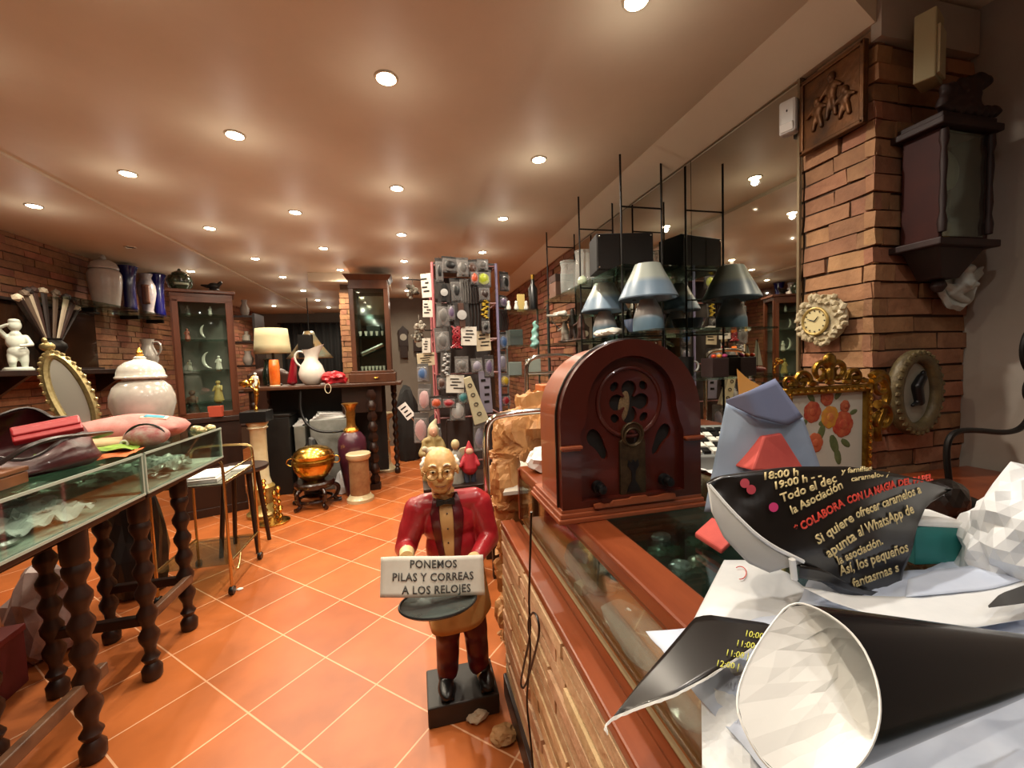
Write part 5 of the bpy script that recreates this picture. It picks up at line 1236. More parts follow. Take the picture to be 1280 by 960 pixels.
mb.build('printed_bars', BLACK, pc)
mb = MB(); mb.cyl((0, .0, -.09), (.0, .02, -.90), .006); mb.build('holder_rod', CHROME, pc)
# ------------------------------------------------------------ mirror wall behind the counter
MIR = M('mirror', 'b9b7ac', .015, 1)
ysp = 1.92
for (ya, yb, lab) in ((1.285, ysp-.002, 'tall wall mirror panel next to the brick pillar'), (ysp+.002, 3.54, 'wide wall mirror panel behind the glass shelf rack')):
    mr_ = thing('mirror_panel', lab, 'mirror', (XR+.012, (ya+yb)/2, 0))
    mb = MB(); mb.box((-.006, 0, 1.635), (.008, yb-ya, 1.465)); mb.build('pane', MIR, mr_)
    mb = MB(); mb.box((-.006, 0, 2.370), (.014, yb-ya, .008)); mb.build('top_clip_rail', M('mirror_rail', '7a6a50', .4, .5), mr_)
mb = MB(); mb.box((XR+.004, 1.292, 1.64), (.022, .010, 1.46)); struct(mb.build('trim_4', M('mirror_rail', '', .4)))
# low back cabinet under the mirror
bc = thing('back_cabinet', 'low wooden back cabinet under the mirror behind the counter', 'cabinet', (1.235, 2.35, 0))
mb = MB(); mb.box((0, 0, .44), (.38, 2.08, .88)); mb.build('body', WOOD_COUNTER, bc, bevel=.004)
mb = MB(); mb.box((.0, 0, .895), (.41, 2.10, .03)); mb.build('top', WOOD_COUNTER, bc, bevel=.005)
for k in range(4):
    mb = MB(); mb.box((-.195, -.78+.52*k, .46), (.016, .49, .76)); d = mb.build('door', WOOD_MAHOG, bc, bevel=.004)
    mb = MB(); mb.ell((-.212, -.60+.52*k, .60), (.014, .014, .014), None, 2); mb.build('knob', BRASS, d, True)
# iron and glass shelf rack
X1, X2 = 1.136, 1.385
ZS1, ZS2, ZS3 = 1.475, 1.845, 1.235
for (y, zt_, rungs) in ((2.07, 2.445, (2.17, 1.665)), (2.645, 2.445, (2.23, 1.67)), (3.336, 2.42, (2.30, 1.90, 1.66))):
    pass
rk = thing('shelf_rack', 'black iron ladder rack with glass shelves before the mirror', 'shelf', (1.26, 2.6, .911))
def R(x, y, z): return (x-1.26, y-2.6, z-.911)
for (y, zt_, rungs) in ((2.07, 2.445, (2.17, 1.665)), (2.645, 2.445, (2.23, 1.67)), (3.336, 2.42, (2.30, 1.90, 1.66))):
    mb = MB()
    for x in (X1, X2): mb.cyl(R(x, y, .911), R(x, y, zt_), .006, .006, 8)
    for z in rungs+(1.845-.012, 1.475-.012, 1.235-.012): mb.cyl(R(X1, y, z), R(X2, y, z), .005, .005, 8)
    mb.build('ladder_frame', IRON, rk, True)
for z, ya, yb in ((ZS1, 1.72, 3.40), (ZS2, 2.02, 3.40), (ZS3, 1.60, 3.40)):
    mb = MB(); mb.box(R((X1+X2)/2+.02, (ya+yb)/2, z), (.34, yb-ya, .010)); mb.build('glass_shelf', GLASS_G, rk)
s1, s2, s3 = ZS1+.006, ZS2+.006, ZS3+.006
# mushroom lamps of frosted blue white glass
LMB = bpy.data.materials.new('frosted_blue_glass'); LMB.use_nodes = True
def grad_mat(name, z0, z1, c0, c1):
    mt = bpy.data.materials.new(name); mt.use_nodes = True; nt = mt.node_tree; N = nt.nodes; L_ = nt.links; b = N['Principled BSDF']
    tc = N.new('ShaderNodeTexCoord'); sx = N.new('ShaderNodeSeparateXYZ'); mr = N.new('ShaderNodeMapRange'); rp = N.new('ShaderNodeValToRGB')
    L_.new(tc.outputs['Object'], sx.inputs[0]); L_.new(sx.outputs[2], mr.inputs[0]); mr.inputs[1].default_value = z0; mr.inputs[2].default_value = z1
    L_.new(mr.outputs[0], rp.inputs[0]); rp.color_ramp.elements[0].color = hexc(c0); rp.color_ramp.elements[1].color = hexc(c1)
    rp.color_ramp.elements[0].position = .42; rp.color_ramp.elements[1].position = .58
    L_.new(rp.outputs[0], b.inputs['Base Color']); b.inputs['Roughness'].default_value = .35; b.inputs['Subsurface Weight'].default_value = .15; b.inputs['Subsurface Radius'].default_value = (.02, .02, .02)
    return mt
bpy.data.materials.remove(LMB)
GS, GB = grad_mat('two_tone_shade', .165, .345, '66798a', '959b92'), grad_mat('two_tone_base', 0, .15, '5f7888', '969290')
def mush(x, y, lab, sc=1):
    l = thing('mushroom_lamp', lab, 'lamp', (x, y, s1)); l.scale = (sc,)*3
    lathe_obj('base', [(.077, 0), (.079, .01), (.078, .06), (.062, .12), (.045, .15), (.04, .165)], GB, l)
    mb = MB(); mb.lathe([(.148, .165), (.15, .172), (.12, .235), (.085, .30), (.065, .345), (.06, .345), (.08, .295), (.115, .232), (.143, .168)], 36, cap=False); mb.build('shade', GS, l, True)
    return l
mush(1.205, 1.93, 'frosted blue and white mushroom lamp in front on the glass shelf')
mush(1.20, 2.42, 'second frosted mushroom lamp standing behind the front one on the glass shelf', .98)
bb = thing('blue_bowl', 'violet blue glass bowl between the two mushroom lamps', 'bowl', (1.30, 2.17, s1))
mb = MB(); mb.lathe([(.05, 0), (.055, .004), (.085, .05), (.095, .085), (.09, .085), (.078, .05), (.0, .012)], 28, cap=False); mb.build('bowl', M('violet_blue_glass', '5a6a90', .2, coat=.4), bb, True)
for i, (x, y, lab) in enumerate(((1.13, 2.18, 'white leaf shaped dish at the foot of the front mushroom lamp'), (1.14, 2.30, 'white flower dish left of the white leaf dish'))):
    o = crumple('white_dish', (x, y, s1), (.055, .045, .022), WHITE_CER, 70+i, lab, 'dish', amp=.4)
# black speaker box
bx = thing('loudspeaker', 'black loudspeaker box on the upper glass shelf', 'loudspeaker', (1.225, 2.25, s2), -.2)
mb = MB(); mb.box((0, 0, .104), (.33, .18, .208)); mb.build('cabinet', M('speaker_box', '0d0a09', .8), bx, bevel=.004)
mb = MB(); mb.box((0, -.093, .104), (.32, .008, .195)); mb.build('grille_cloth', M('speaker_cloth2', '1b1512', .85), bx)
for (sx, sz) in ((-1, .19), (-1, .018), (1, .19), (1, .018)):
    mb = MB(); mb.ell((sx*.150, -.098, sz), (.006, .004, .006), None, 2); mb.build('screw', CHROME, bx, True)
# things behind the speaker on the upper shelf
GLV = M('clear_vase_glass', 'cfd6d2', .08, alpha=.35, spec=.9)
for i, (y, h, r_, lab) in enumerate(((2.58, .22, .055, 'clear glass cylinder vase left of the loudspeaker'), (2.76, .26, .06, 'clear tall glass jar second from the loudspeaker'), (2.98, .24, .06, 'clear glass vase third from the loudspeaker'))):
    v_ = thing('glass_vase', lab, 'vase', (1.24-.03*i, y, s2))
    lathe_obj('body', [(r_*.9, 0), (r_, .01), (r_, h*.6), (r_*.9, h*.8), (r_, h)], GLV, v_)
    mb = MB(); mb.torus((0, 0, h), r_, .003, Matrix.Rotation(PI/2, 4, 'X'), 24, 6); mb.build('rim', GLV, v_, True)
for i, (x, y, w, h, col, lab) in enumerate(((1.22, 3.24, .16, .13, '5f4030', 'brown box at the far end of the upper glass shelf'), (1.20, 2.68, .10, .13, '6f5c48', 'tan mug shaped pot below the glass jars'),)):
    if i == 0:
        b_ = thing('brown_box', lab, 'box', (x, y, s2)); mb = MB(); mb.box((0, 0, h/2), (w, .16, h)); mb.build('body', M('bx'+col, col, .6), b_, bevel=.004)
        mb = MB(); mb.box((0, 0, h+.03), (w*1.02, .165, .06)); mb.build('lid', M('bxl', '3a241a', .6), b_, bevel=.004)
crumple('green_apple', (1.14, 2.62, ZS2-.002+.006), (.032, .032, .04), M('pale_green', '9aa58c', .4), 77, 'pale green rounded ornament at the left of the loudspeaker', 'ornament', amp=.1)
# hunters and plane on the lamp shelf
DK = M('bronze_figures', '2c1a14', .4, col2='6a5048', vs=18)
hu = thing('hunter_group', 'dark figure group with pale legged figures at the far end of the lamp shelf', 'figurine', (1.22, 2.95, s1))
for k, (x, y, h, mt) in enumerate(((-.02, .18, .17, 'a89a90'), (0, .06, .26, '2c1a14'), (.02, -.06, .20, '4a2c24'))):
    link('figure', organic([('e', (x, y, h*.9), (.02, .02, .026)), ('c', (x, y, h*.82), (x, y, h*.5), .022, .034), ('c', (x, y, h*.5), (x-.015, y+.03, .01), .024, .014), ('c', (x, y, h*.5), (x+.01, y-.03, .01), .024, .014), ('c', (x, y, h*.78), (x-.04, y+.05, h*.6), .012, .009)], .006, 2), M('hun'+mt, mt, .5), hu, 'all')
mb = MB(); mb.ell((0, .05, .008), (.10, .22, .016), None, 3, .2, 4); mb.build('ground', DK, hu, True)
mb = MB(); mb.cyl((-.04, .23, .11), (-.1, .42, .25), .004, .003); mb.build('rifle', IRON, hu)
o = link('white_model_plane', organic([('c', (0, -.12, 0), (0, .12, .02), .022, .014), ('e', (0, 0, .01), (.02, .05, .02)), ('c', (-.10, .0, -.005), (.10, 0, -.005), .010, .010)], .006, 3), WHITE_CER, None, 'all', loc=(1.15, 3.12, 1.705)); tag(o, 'white model aeroplane above the figure group', 'model')
mb = MB(); mb.box((1.2, 3.15, 1.672), (.3, .5, .01)); o = tag(mb.build('short_shelf', GLASS_G), 'short glass shelf under the white model aeroplane', 'shelf')
# sailboats and crockery on the lower glass shelf
for i, (px, py, s, lab) in enumerate(((866, 447, 1, 'small toy sailboat with tall cream sail left of its twin'), (877, 446, .85, 'smaller toy sailboat with cream sail right of its twin'))):
    p = pt(px, 452, Z=1.30); 
    sb = thing('toy_sailboat', lab, 'toy boat', (1.16+.06*i, 1.80, s3), .5)
    mb = MB(); mb.ell((0, 0, .018), (.045*s, .016, .018), None, 2); mb.build('hull', M('boat_red', '7a3028', .4), sb, True)
    mb = MB(); mb.prism([(-.025*s, .04), (.022*s, .045), (.006*s, .175*s), (-.004*s, .16*s)], .004); mb.build('sail', M('cream_sail', 'e0d9bf', .7), sb)
    mb = MB(); mb.cyl((0, 0, .02), (0, 0, .18*s), .0025); mb.build('mast', WOOD_DARK, sb)
mg = thing('black_mug', 'black mug right of the toy sailboats', 'mug', (1.33, 1.80, s3))
lathe_obj('body', [(.035, 0), (.038, .01), (.04, .10), (.036, .10), (.034, .012)], BLACK, mg, n=24)
mb = MB(); mb.torus((.05, 0, .05), .025, .005, None, 18, 6); mb.build('handle', WHITE_CER, mg, True)
rdx = thing('red_stone_box', 'dark box with red and orange stones on the lower glass shelf', 'ornament', (1.385, 1.66, s3))
mb = MB(); mb.box((0, 0, .045), (.09, .08, .09)); mb.build('box', M('dark_maroon', '2a1414', .5), rdx, bevel=.003)
for k in range(3): mb = MB(); mb.ell((-.03+.03*k, -.03, .098), (.012, .012, .010), None, 2); mb.build('stone', M('stone'+str(k), ('c8401c', 'd8902c', 'a03060')[k], .3), rdx, True)  # plain coloured stones on the dark box
tp_ = thing('white_teapot', 'white ceramic teapot with dark lid on the back cabinet right of the radio', 'teapot', (1.22, 1.78, .911))
lathe_obj('body', [(.04, 0), (.06, .02), (.075, .07), (.07, .12), (.045, .15), (.04, .155)], M('ivory_glaze', 'b5b0a0', .3, coat=.3), tp_)
lathe_obj('lid', [(.045, .152), (.04, .17), (.012, .18), (.016, .195), (.005, .20)], BLACK, tp_, n=20)
mb = MB(); mb.tube(chaikin([(.06, 0, .05), (.10, 0, .08), (.12, 0, .13)], 2), [.016, .015, .014, .012, .011, .010, .009, .009][:len(chaikin([(.06, 0, .05), (.10, 0, .08), (.12, 0, .13)], 2))] if False else .012, 8); mb.build('spout', M('ivory_glaze', '', .3), tp_, True)
mb = MB(); mb.tube(chaikin([(-.06, 0, .12), (-.11, 0, .11), (-.11, 0, .06), (-.065, 0, .04)], 2), .007, 8); mb.build('handle', M('ivory_glaze', '', .3), tp_, True)
# cash register with keys
cr_ = thing('cash_register', 'grey cash register with black and white keys right of the radio', 'cash register', (1.12, 1.42, .911), -.25)
mb = MB(); mb.hull([(-.16, -.14, 0), (.16, -.14, 0), (.16, .14, 0), (-.16, .14, 0), (-.16, -.14, .06), (.16, -.14, .06), (.16, .14, .13), (-.16, .14, .13)]); mb.build('body', M('register_grey', '7d7f7c', .5), cr_, bevel=.006)
KW, KB = M('key_white', 'd5d3c8', .5), BLACK
for i in range(9):
    for j in range(5):
        y = -.11+.045*j; z = .06+.07*(y+.14)/.28+.006
        mb = MB(); mb.box((-.135+.034*i, y, z), (.026, .034, .012), (.24, 0, 0)); mb.build('key', KB if (i+j) % 3 == 0 or j > 3 else KW, cr_)
loose_sheet('receipt_paper', 1.06, 1.30, .912, .10, .08, .3, WHITE_PAP, 'white receipt slip in front of the cash register', 'paper', .01, 7, 8, 8)
crumple('white_cloth', (.52, 1.46, ZT+.001), (.09, .05, .05), WHITE_PAP, 81, 'white crumpled tissue on the counter end left of the radio', 'tissue', amp=.5)
# ------------------------------------------------------------ things on the brick pillar
COP = M('copper_relief', '6d4420', .45, .55, col2='3a2410', vs=12, bump=.3, bs=30)
pl = thing('hanging_copper_plaque', 'square copper relief plaque at the top of the brick pillar', 'plaque', (XR-.004, 1.16, 2.205))
mb = MB(); mb.box((-.008, 0, 0), (.014, .225, .26)); mb.build('plate', COP, pl, bevel=.003)
mb = MB()
for s in (-1, 1): mb.box((-.018, s*.105, 0), (.010, .014, .26)); mb.box((-.018, 0, s*.122), (.010, .225, .014))
mb.build('rim', COP, pl, bevel=.003)
for k, (y, z, h) in enumerate(((-.005, -.03, .13), (-.05, -.06, .08), (.045, -.05, .09))):
    link('relief_figure', organic([('e', (-.018, y, z+h*.85), (.012, .014, .017)), ('e', (-.016, y, z+h*.48), (.011, .018, h*.26)), ('c', (-.018, y+.012, z+h*.66), (-.022, y+.036, z+h*.42), .008, .006), ('c', (-.018, y-.012, z+h*.66), (-.022, y-.034, z+h*.5), .008, .006), ('c', (-.016, y+.008, z+h*.25), (-.018, y+.014, z-h*.15), .010, .008), ('c', (-.016, y-.008, z+h*.25), (-.018, y-.016, z-h*.15), .010, .008)], .004, 2), COP, pl, 'all')
sn = thing('alarm_sensor', 'white alarm sensor beside the copper plaque at the mirror top', 'sensor', (XR-.006, 1.318, 2.235), 0, rot=(0, .0, .35))
mb = MB(); mb.box((-.025, 0, 0), (.045, .06, .125)); mb.build('housing', M('sensor_white', 'c4c2bd', .4), sn, bevel=.010)
mb = MB(); mb.box((-.049, 0, -.040), (.008, .045, .03), (0, -.25, 0)); mb.build('lens', M('sensor_lens', 'dedcd6', .2), sn, bevel=.003)
mb = MB(); mb.ell((-.048, 0, .02), (.003, .003, .005), None, 1); mb.build('indicator', BLACK, sn)
# ornate cream clock
ck = thing('relief_clock', 'round cream clock with rocky relief border on the brick pillar', 'clock', (XR-.002, 1.185, 1.462))
CRC = M('cream_relief', 'c2b596', .5, col2='a08f6c', vs=22, bump=.3, bs=60)
mb = MB(); mb.lathe([(0, 0), (.082, 0), (.088, .012), (.075, .028), (.0, .02)], 40, (0, 0, 0), Matrix.Rotation(-PI/2, 4, 'Y'), cap=False); mb.build('plate', CRC, ck, True)
q = random.Random(6)
mb = MB()
for k in range(46):
    a = 2*PI*k/46+q.uniform(-.05, .05); r_ = q.uniform(.060, .092); mb.ell((-.026, r_*math.cos(a), r_*math.sin(a)), (.012, q.uniform(.008, .016), q.uniform(.008, .016)), None, 1, .5, k)
mb.build('relief_border', CRC, ck)
mb = MB(); mb.lathe([(0, .0), (.046, 0), (.046, .006), (0, .006)], 36, (-.028, .012, -.006), Matrix.Rotation(-PI/2, 4, 'Y'), cap=False); mb.build('dial', M('dial_cream', 'cfc08e', .5), ck)
mb = MB(); mb.torus((-.034, .012, -.006), .047, .005, Matrix.Rotation(PI/2, 4, 'Z'), 36, 8); mb.build('bezel', M('bezel_gold', 'b39a5c', .35, .5), ck, True)
for k in range(12):
    a = PI/6*k; mb = MB(); mb.box((-.0355, .012+.037*math.cos(a), -.006+.037*math.sin(a)), (.002, .004, .004)); mb.build('hour_mark', BLACK, ck)
for a, l in ((2.3, .022), (.35, .030)):
    mb = MB(); mb.cyl((-.037, .012, -.006), (-.037, .012+l*math.cos(a), -.006+l*math.sin(a)), .0018, .001, 6); mb.build('hand', BLACK, ck)
# carved wall clock
wk = thing('carved_clock', 'dark carved wooden wall clock with crest hanging on the pillar', 'clock', (1.665, 1.02, 1.84))
CW = M('clock_wood', '2a0f0a', .6, col2='1a0906', vs=7, aniso=(1, 1, .2))
w2, hh, dd = .105, .165, .10
for s in (-1, 1):
    mb = MB(); mb.box((s*(w2-.008), -dd/2, 0), (.016, dd, 2*hh)); mb.build('side_panel', M('clock_side', '3a1008', .6, col2='2a0a06', vs=7, spec=.25), wk, bevel=.002)
    pr = [(.010, -hh+.02), (.012, -hh+.05), (.007, -hh+.08), (.010, -.05), (.007, .0), (.010, .06), (.007, .1), (.012, hh-.04), (.010, hh-.01)]
    mb = MB(); mb.lathe(pr, 12, (s*(w2-.006), -dd-.004, 0)); mb.build('turned_column', CW, wk, True)
mb = MB(); mb.box((0, -.008, 0), (2*w2-.02, .012, 2*hh)); mb.build('back', M('clock_inside', '1a0d08', .6), wk)
mb = MB(); mb.box((0, -dd/2, hh+.010), (2*w2+.05, dd+.04, .022)); mb.box((0, -dd/2, hh+.03), (2*w2+.02, dd+.02, .02)); mb.build('cornice', CW, wk, bevel=.004); mb = MB(); mb.box((0, -dd/2, -hh-.010), (2*w2+.05, dd+.04, .022)); mb.build('base_moulding', CW, wk, bevel=.004)
mb = MB(); mb.box((0, -dd, 0), (2*w2-.03, .004, 2*hh-.02)); mb.build('glass', GLASS, wk)
mb = MB(); mb.lathe([(0, 0), (.062, 0), (.062, .006), (0, .006)], 32, (0, -.045, .065), Matrix.Rotation(PI/2, 4, 'X'), cap=False); mb.build('dial', M('dial_dim', '8a8678', .5), wk)
mb = MB(); mb.cyl((0, -.05, .0), (0, -.05, -.11), .003); mb.lathe([(0, 0), (.026, 0), (.026, .005), (0, .005)], 24, (0, -.052, -.12), Matrix.Rotation(PI/2, 4, 'X'), cap=False); mb.build('pendulum', BRASS, wk, True)
link('crest', organic([('e', (0, -.05, hh+.075), (.045, .02, .045)), ('c', (0, -.05, hh+.08), (.03, -.05, hh+.115), .024, .018), ('e', (.046, -.055, hh+.112), (.026, .016, .016)), ('c', (-.02, -.05, hh+.07), (-.075, -.05, hh+.055), .022, .014), ('e', (-.055, -.05, hh+.085), (.025, .015, .018)), ('c', (.04, -.05, hh+.045), (.105, -.05, hh+.055), .016, .012), ('e', (0, -.05, hh+.045), (.08, .022, .014))], .005, 2, lambda c: V((c.x*1.25, (c.y+.05)*1.3-.095, hh+.02+(c.z-hh-.02)*1.35))+V((.003*math.sin(c.z*260), 0, .003*math.sin(c.x*220)))), CW, wk, 'all')
mb = MB(); mb.hull([(-.04, -.07, -hh-.11), (.04, -.07, -hh-.11), (.04, -.005, -hh-.11), (-.04, -.005, -hh-.11), (-.10, -.10, -hh-.02), (.10, -.10, -hh-.02), (.10, -.0, -hh-.02), (-.10, 0, -hh-.02)]); mb.lathe([(.01, -hh-.15), (.022, -hh-.13), (.014, -hh-.11)], 14, (0, -.04, 0)); mb.build('lower_bracket', CW, wk, bevel=.004)
# cherub plaque
cp = thing('hanging_cherub_plaque', 'round grey white cherub relief plaque below the carved wall clock', 'plaque', (1.775, 1.005, 1.555))
CHM = M('plaster_relief', 'c2c6be', .55, col2='a8ada6', vs=12)
mb = MB(); mb.lathe([(0, .0), (.078, 0), (.088, .010), (.076, .02), (.06, .012), (0, .012)], 36, (0, -.002, 0), Matrix.Rotation(PI/2, 4, 'X'), cap=False, ripple=.04, rn=9); mb.build('plate', CHM, cp, True)
link('cherub', organic([('e', (.0, -.028, .005), (.032, .024, .038)), ('e', (.0, -.034, .045), (.03, .02, .016)), ('e', (-.012, -.05, -.008), (.012, .010, .010)), ('e', (.014, -.05, -.008), (.012, .010, .010)), ('e', (0, -.053, .0), (.006, .008, .007)), ('e', (0, -.048, -.022), (.01, .006, .004)), ('c', (-.03, -.02, -.02), (-.075, -.016, .0), .016, .010), ('c', (.03, -.02, .0), (.095, -.02, .035), .018, .008), ('c', (.03, -.02, .02), (.10, -.02, .055), .012, .006), ('c', (-.04, -.018, -.03), (.03, -.018, -.055), .012, .012)], .0045, 2), CHM, cp, 'all')
# oval frame
of = thing('hanging_oval_picture', 'oval ornate frame with a small dark figure on the pillar front', 'frame', (1.60, 1.015, 1.20))
OFM = M('oval_frame_wood', '6d5e3c', .5, .2, col2='4a3f2a', vs=22, bump=.3, bs=60)
pts = [V((.088*math.cos(a), -.018, .120*math.sin(a))) for a in [2*PI*i/44 for i in range(44)]]
mb = MB(); mb.tube(pts, .022, 10, True); mb.build('frame', OFM, of, True)
mb = MB()
for k in range(30):
    a = 2*PI*k/30; mb.ell((.098*math.cos(a), -.034, .132*math.sin(a)), (.010, .008, .010), None, 1)
mb.build('beading', OFM, of)
mb = MB(); vs_ = mb.lathe([(0, 0), (1, 0), (1, .003), (0, .003)], 36, squash=(.082, .112), cap=False)
for v in vs_: v.co = V((v.co.x, -.014-v.co.z, v.co.y))
mb.build('backing', M('oval_backing', '9a9684', .3, col2='7d7c70', vs=4), of)
link('small_figure', organic([('c', (.018, -.026, .05), (-.004, -.026, .02), .014, .016), ('c', (-.004, -.026, .02), (.010, -.026, -.03), .016, .014), ('e', (.024, -.026, .062), (.010, .008, .012)), ('c', (.010, -.026, -.03), (-.02, -.026, -.04), .010, .006)], .003, 2), BLACK, of, 'all')
# framed rose picture with gilded crest
pa = thing('rose_picture', 'framed rose bouquet picture with carved gilded crest before the pillar', 'picture', (1.215, .98, .9305), 0)
w, h0, h1 = .305, .03, .30
fm = MB()
for s in (-1, 1): fm.box((s*(w/2), 0, (h0+h1)/2), (.024, .028, h1-h0+.024))
for z in (h0, h1): fm.box((0, 0, z), (w, .028, .024))
fm = fm.build('gilded_frame', GOLD, pa, bevel=.005)
for k in range(11):
    for s in (-1, 1):
        pass
mb = MB()
for k in range(12):
    for s in (-1, 1): mb.ell((s*w/2, -.016, h0+(h1-h0)*(k+.5)/12), (.006, .005, .008), None, 1)
    mb.ell((-w/2+w*(k+.5)/12, -.016, h1), (.009, .005, .006), None, 1)
mb.build('bead_row', BRASS, fm)
mb = MB(); mb.box((0, .004, (h0+h1)/2), (w-.02, .006, h1-h0-.02)); mb.build('canvas', M('picture_paper', 'c9c9bb', .6), pa)
bq = [(-.055, .235, .034, 'a02c22'), (.0, .275, .026, '9a3a2c'), (.012, .215, .036, 'd0a028'), (.062, .19, .042, 'a8241f'), (-.045, .14, .032, 'c05a3a'), (.07, .245, .02, '8a3a2c')]
for k, (x, z, r_, col) in enumerate(bq):
    mb = MB()
    for j in range(7):
        a = 2*PI*j/7; mb.ell((x+r_*.45*math.cos(a), .0, z+r_*.45*math.sin(a)), (r_*.55, .0025, r_*.55), None, 2)
    mb.ell((x, -.002, z), (r_*.4, .003, r_*.4), None, 2); mb.build('rose', M('rose'+col, col, .6, col2='c87048', vs=40), pa)
mb = MB()
for (x, z, a, l) in ((-.09, .20, .6, .04), (-.02, .17, 1.2, .05), (.03, .13, -1.2, .06), (.075, .13, -.6, .04), (.045, .09, -1.3, .05), (-.06, .28, 2.2, .04), (.045, .285, .9, .04), (.105, .225, .3, .03), (-.01, .20, .2, .04)):
    mb.ell((x, .001, z), (l*.55, .002, l*.26), (0, -a, 0), 2)
mb.build('leaves', M('leaf_green', '4f5f38', .6, col2='6d7a4c', vs=30), pa)
def scroll(c, r0, turns, a0, d=1, n=30, th=.012, sq=1):
    return [V((c[0]+sq*(r0*(1-.75*i/n))*math.cos(a0+d*2*PI*turns*i/n), -.004, c[1]+(r0*(1-.75*i/n))*math.sin(a0+d*2*PI*turns*i/n))) for i in range(n+1)], [th*(1-.6*i/n) for i in range(n+1)]
mb = MB()
for (c, r0, t, a0, d, th) in (((-.03, .355), .034, 1.3, -.6, 1, .011), ((.035, .355), .034, 1.3, PI+.6, -1, .011), ((-.10, .33), .030, 1.2, 0, 1, .009), ((.10, .33), .030, 1.2, PI, -1, .009), ((.20, .305), .040, 1.3, 2.4, -1, .013), ((.205, .20), .045, 1.2, 1.8, -1, .014), ((-.15, .325), .02, 1, 0, 1, .008)):
    P_, R_ = scroll(c, r0, t, a0, d, 30, th); mb.tube(P_, R_, 8)
mb.tube(chaikin([(.165, -.004, .315), (.21, -.004, .33), (.24, -.004, .27), (.215, -.004, .22), (.19, -.004, .17), (.20, -.004, .13)], 3), .012, 8)
mb.ell((0, -.006, .39), (.024, .012, .022), None, 2); mb.ell((0, -.006, .345), (.016, .012, .03), None, 2)
for k in range(9): mb.ell((-.13+.033*k, -.006, .322+.012*(k % 2)), (.018, .011, .011), None, 1, .3, k)
mb.build('carved_crest', GOLD, pa, True)
# emergency light near the pillar top
el_ = thing('emergency_light', 'pale yellowish emergency light unit high on the pillar front', 'light', (1.565, 1.005, 2.255), 0, rot=(0, 0, .35))
mb = MB(); mb.box((0, -.04, 0), (.085, .05, .20)); mb.build('housing', M('yellowed_plastic', 'a39a76', .4), el_, bevel=.004)
mb = MB(); mb.box((0, -.068, -.02), (.07, .008, .14)); mb.build('diffuser', M('pale_diffuser', 'b8b08c', .3, bump=.3, bs=120), el_, bevel=.002)
sc_ = thing('side_counter', 'wooden side counter below the papers running to the brick pillar', 'counter', (1.43, .60, 0))
mb = MB(); mb.box((0, 0, .445), (.86, .80, .89)); mb.build('body', WOOD_COUNTER, sc_, bevel=.004)
mb = MB(); mb.box((0, 0, .91), (.88, .82, .04)); mb.build('top', WOOD_COUNTER, sc_, bevel=.006)
# iron scroll stand at the right edge
ir = thing('iron_stand', 'black iron scroll stand with round glass lens at the right edge', 'stand', (pt(1190, 640, Y=.78).x, .78, .93))
o0 = V(ir.location)
def I(x, y): return pt(x, y, Y=.78)-o0
mb = MB(); mb.tube(chaikin([(0, 0, .003)]+[I(x, y) for x, y in ((1186, 600), (1182, 560), (1190, 540), (1215, 537), (1262, 542), (1282, 532), (1290, 510))], 3), .0075, 8); mb.build('scroll_arm', IRON, ir, True)
mb = MB(); cC = I(1300, 437); mb.torus(cC, .075, .006, None, 36, 8); c2_ = I(1292, 487); mb.torus(c2_, .034, .007, None, 24, 8); mb.tube([I(1290, 510), I(1291, 500)], .006); mb.build('rings', IRON, ir, True)
mb = MB(); mb.lathe([(0, -.004), (.05, -.003), (.072, 0), (.05, .003), (0, .004)], 36, cC, Matrix.Rotation(PI/2, 4, 'X'), cap=False); mb.build('lens', M('smoky_glass', '3a382c', .1, alpha=.6, coat=.5), ir, True)
mb = MB(); mb.lathe([(.0, .0), (.06, 0), (.05, .012), (.012, .02), (0, .02)], 24, (0, 0, 0), cap=False); mb.build('foot', IRON, ir, True)
# black cable down the counter front
P_ = [pt(x, y, X=.283) for x, y in ((664, 640), (663, 680), (662, 720), (661, 760), (664, 790), (655, 830), (650, 857), (656, 862), (668, 820), (676, 785), (668, 762), (659, 775), (664, 810), (660, 850), (658, 880), (664, 930), (668, 985))]
mb = MB(); mb.tube(chaikin(P_, 3), .0032, 6); tag(mb.build('black_cable', BLACK, smooth=True), 'thin black cable with a looped knot hanging down the brick counter front', 'cable')
for i, (px, py, lab) in enumerate(((606, 908, 'pale crumpled scrap on the floor behind the statue base'), (640, 938, 'brown crumpled scrap on the floor at the counter foot'))):
    p = pt(px, py, Z=0); crumple('floor_scrap', (p.x-.02, p.y+.05, 0), (.035, .03, .02), M('kraft', 'a57a4c', .7, col2='8a6038', vs=9) if i else M('pale_scrap', 'b8a890', .7), 90+i, lab, 'scrap', amp=.5)
p = pt(300, 737, Z=0); crumple('floor_scrap', (p.x, p.y, 0), (.016, .010, .006), WHITE_PAP, 93, 'small white scrap on the tiles right of the tea cart', 'scrap')
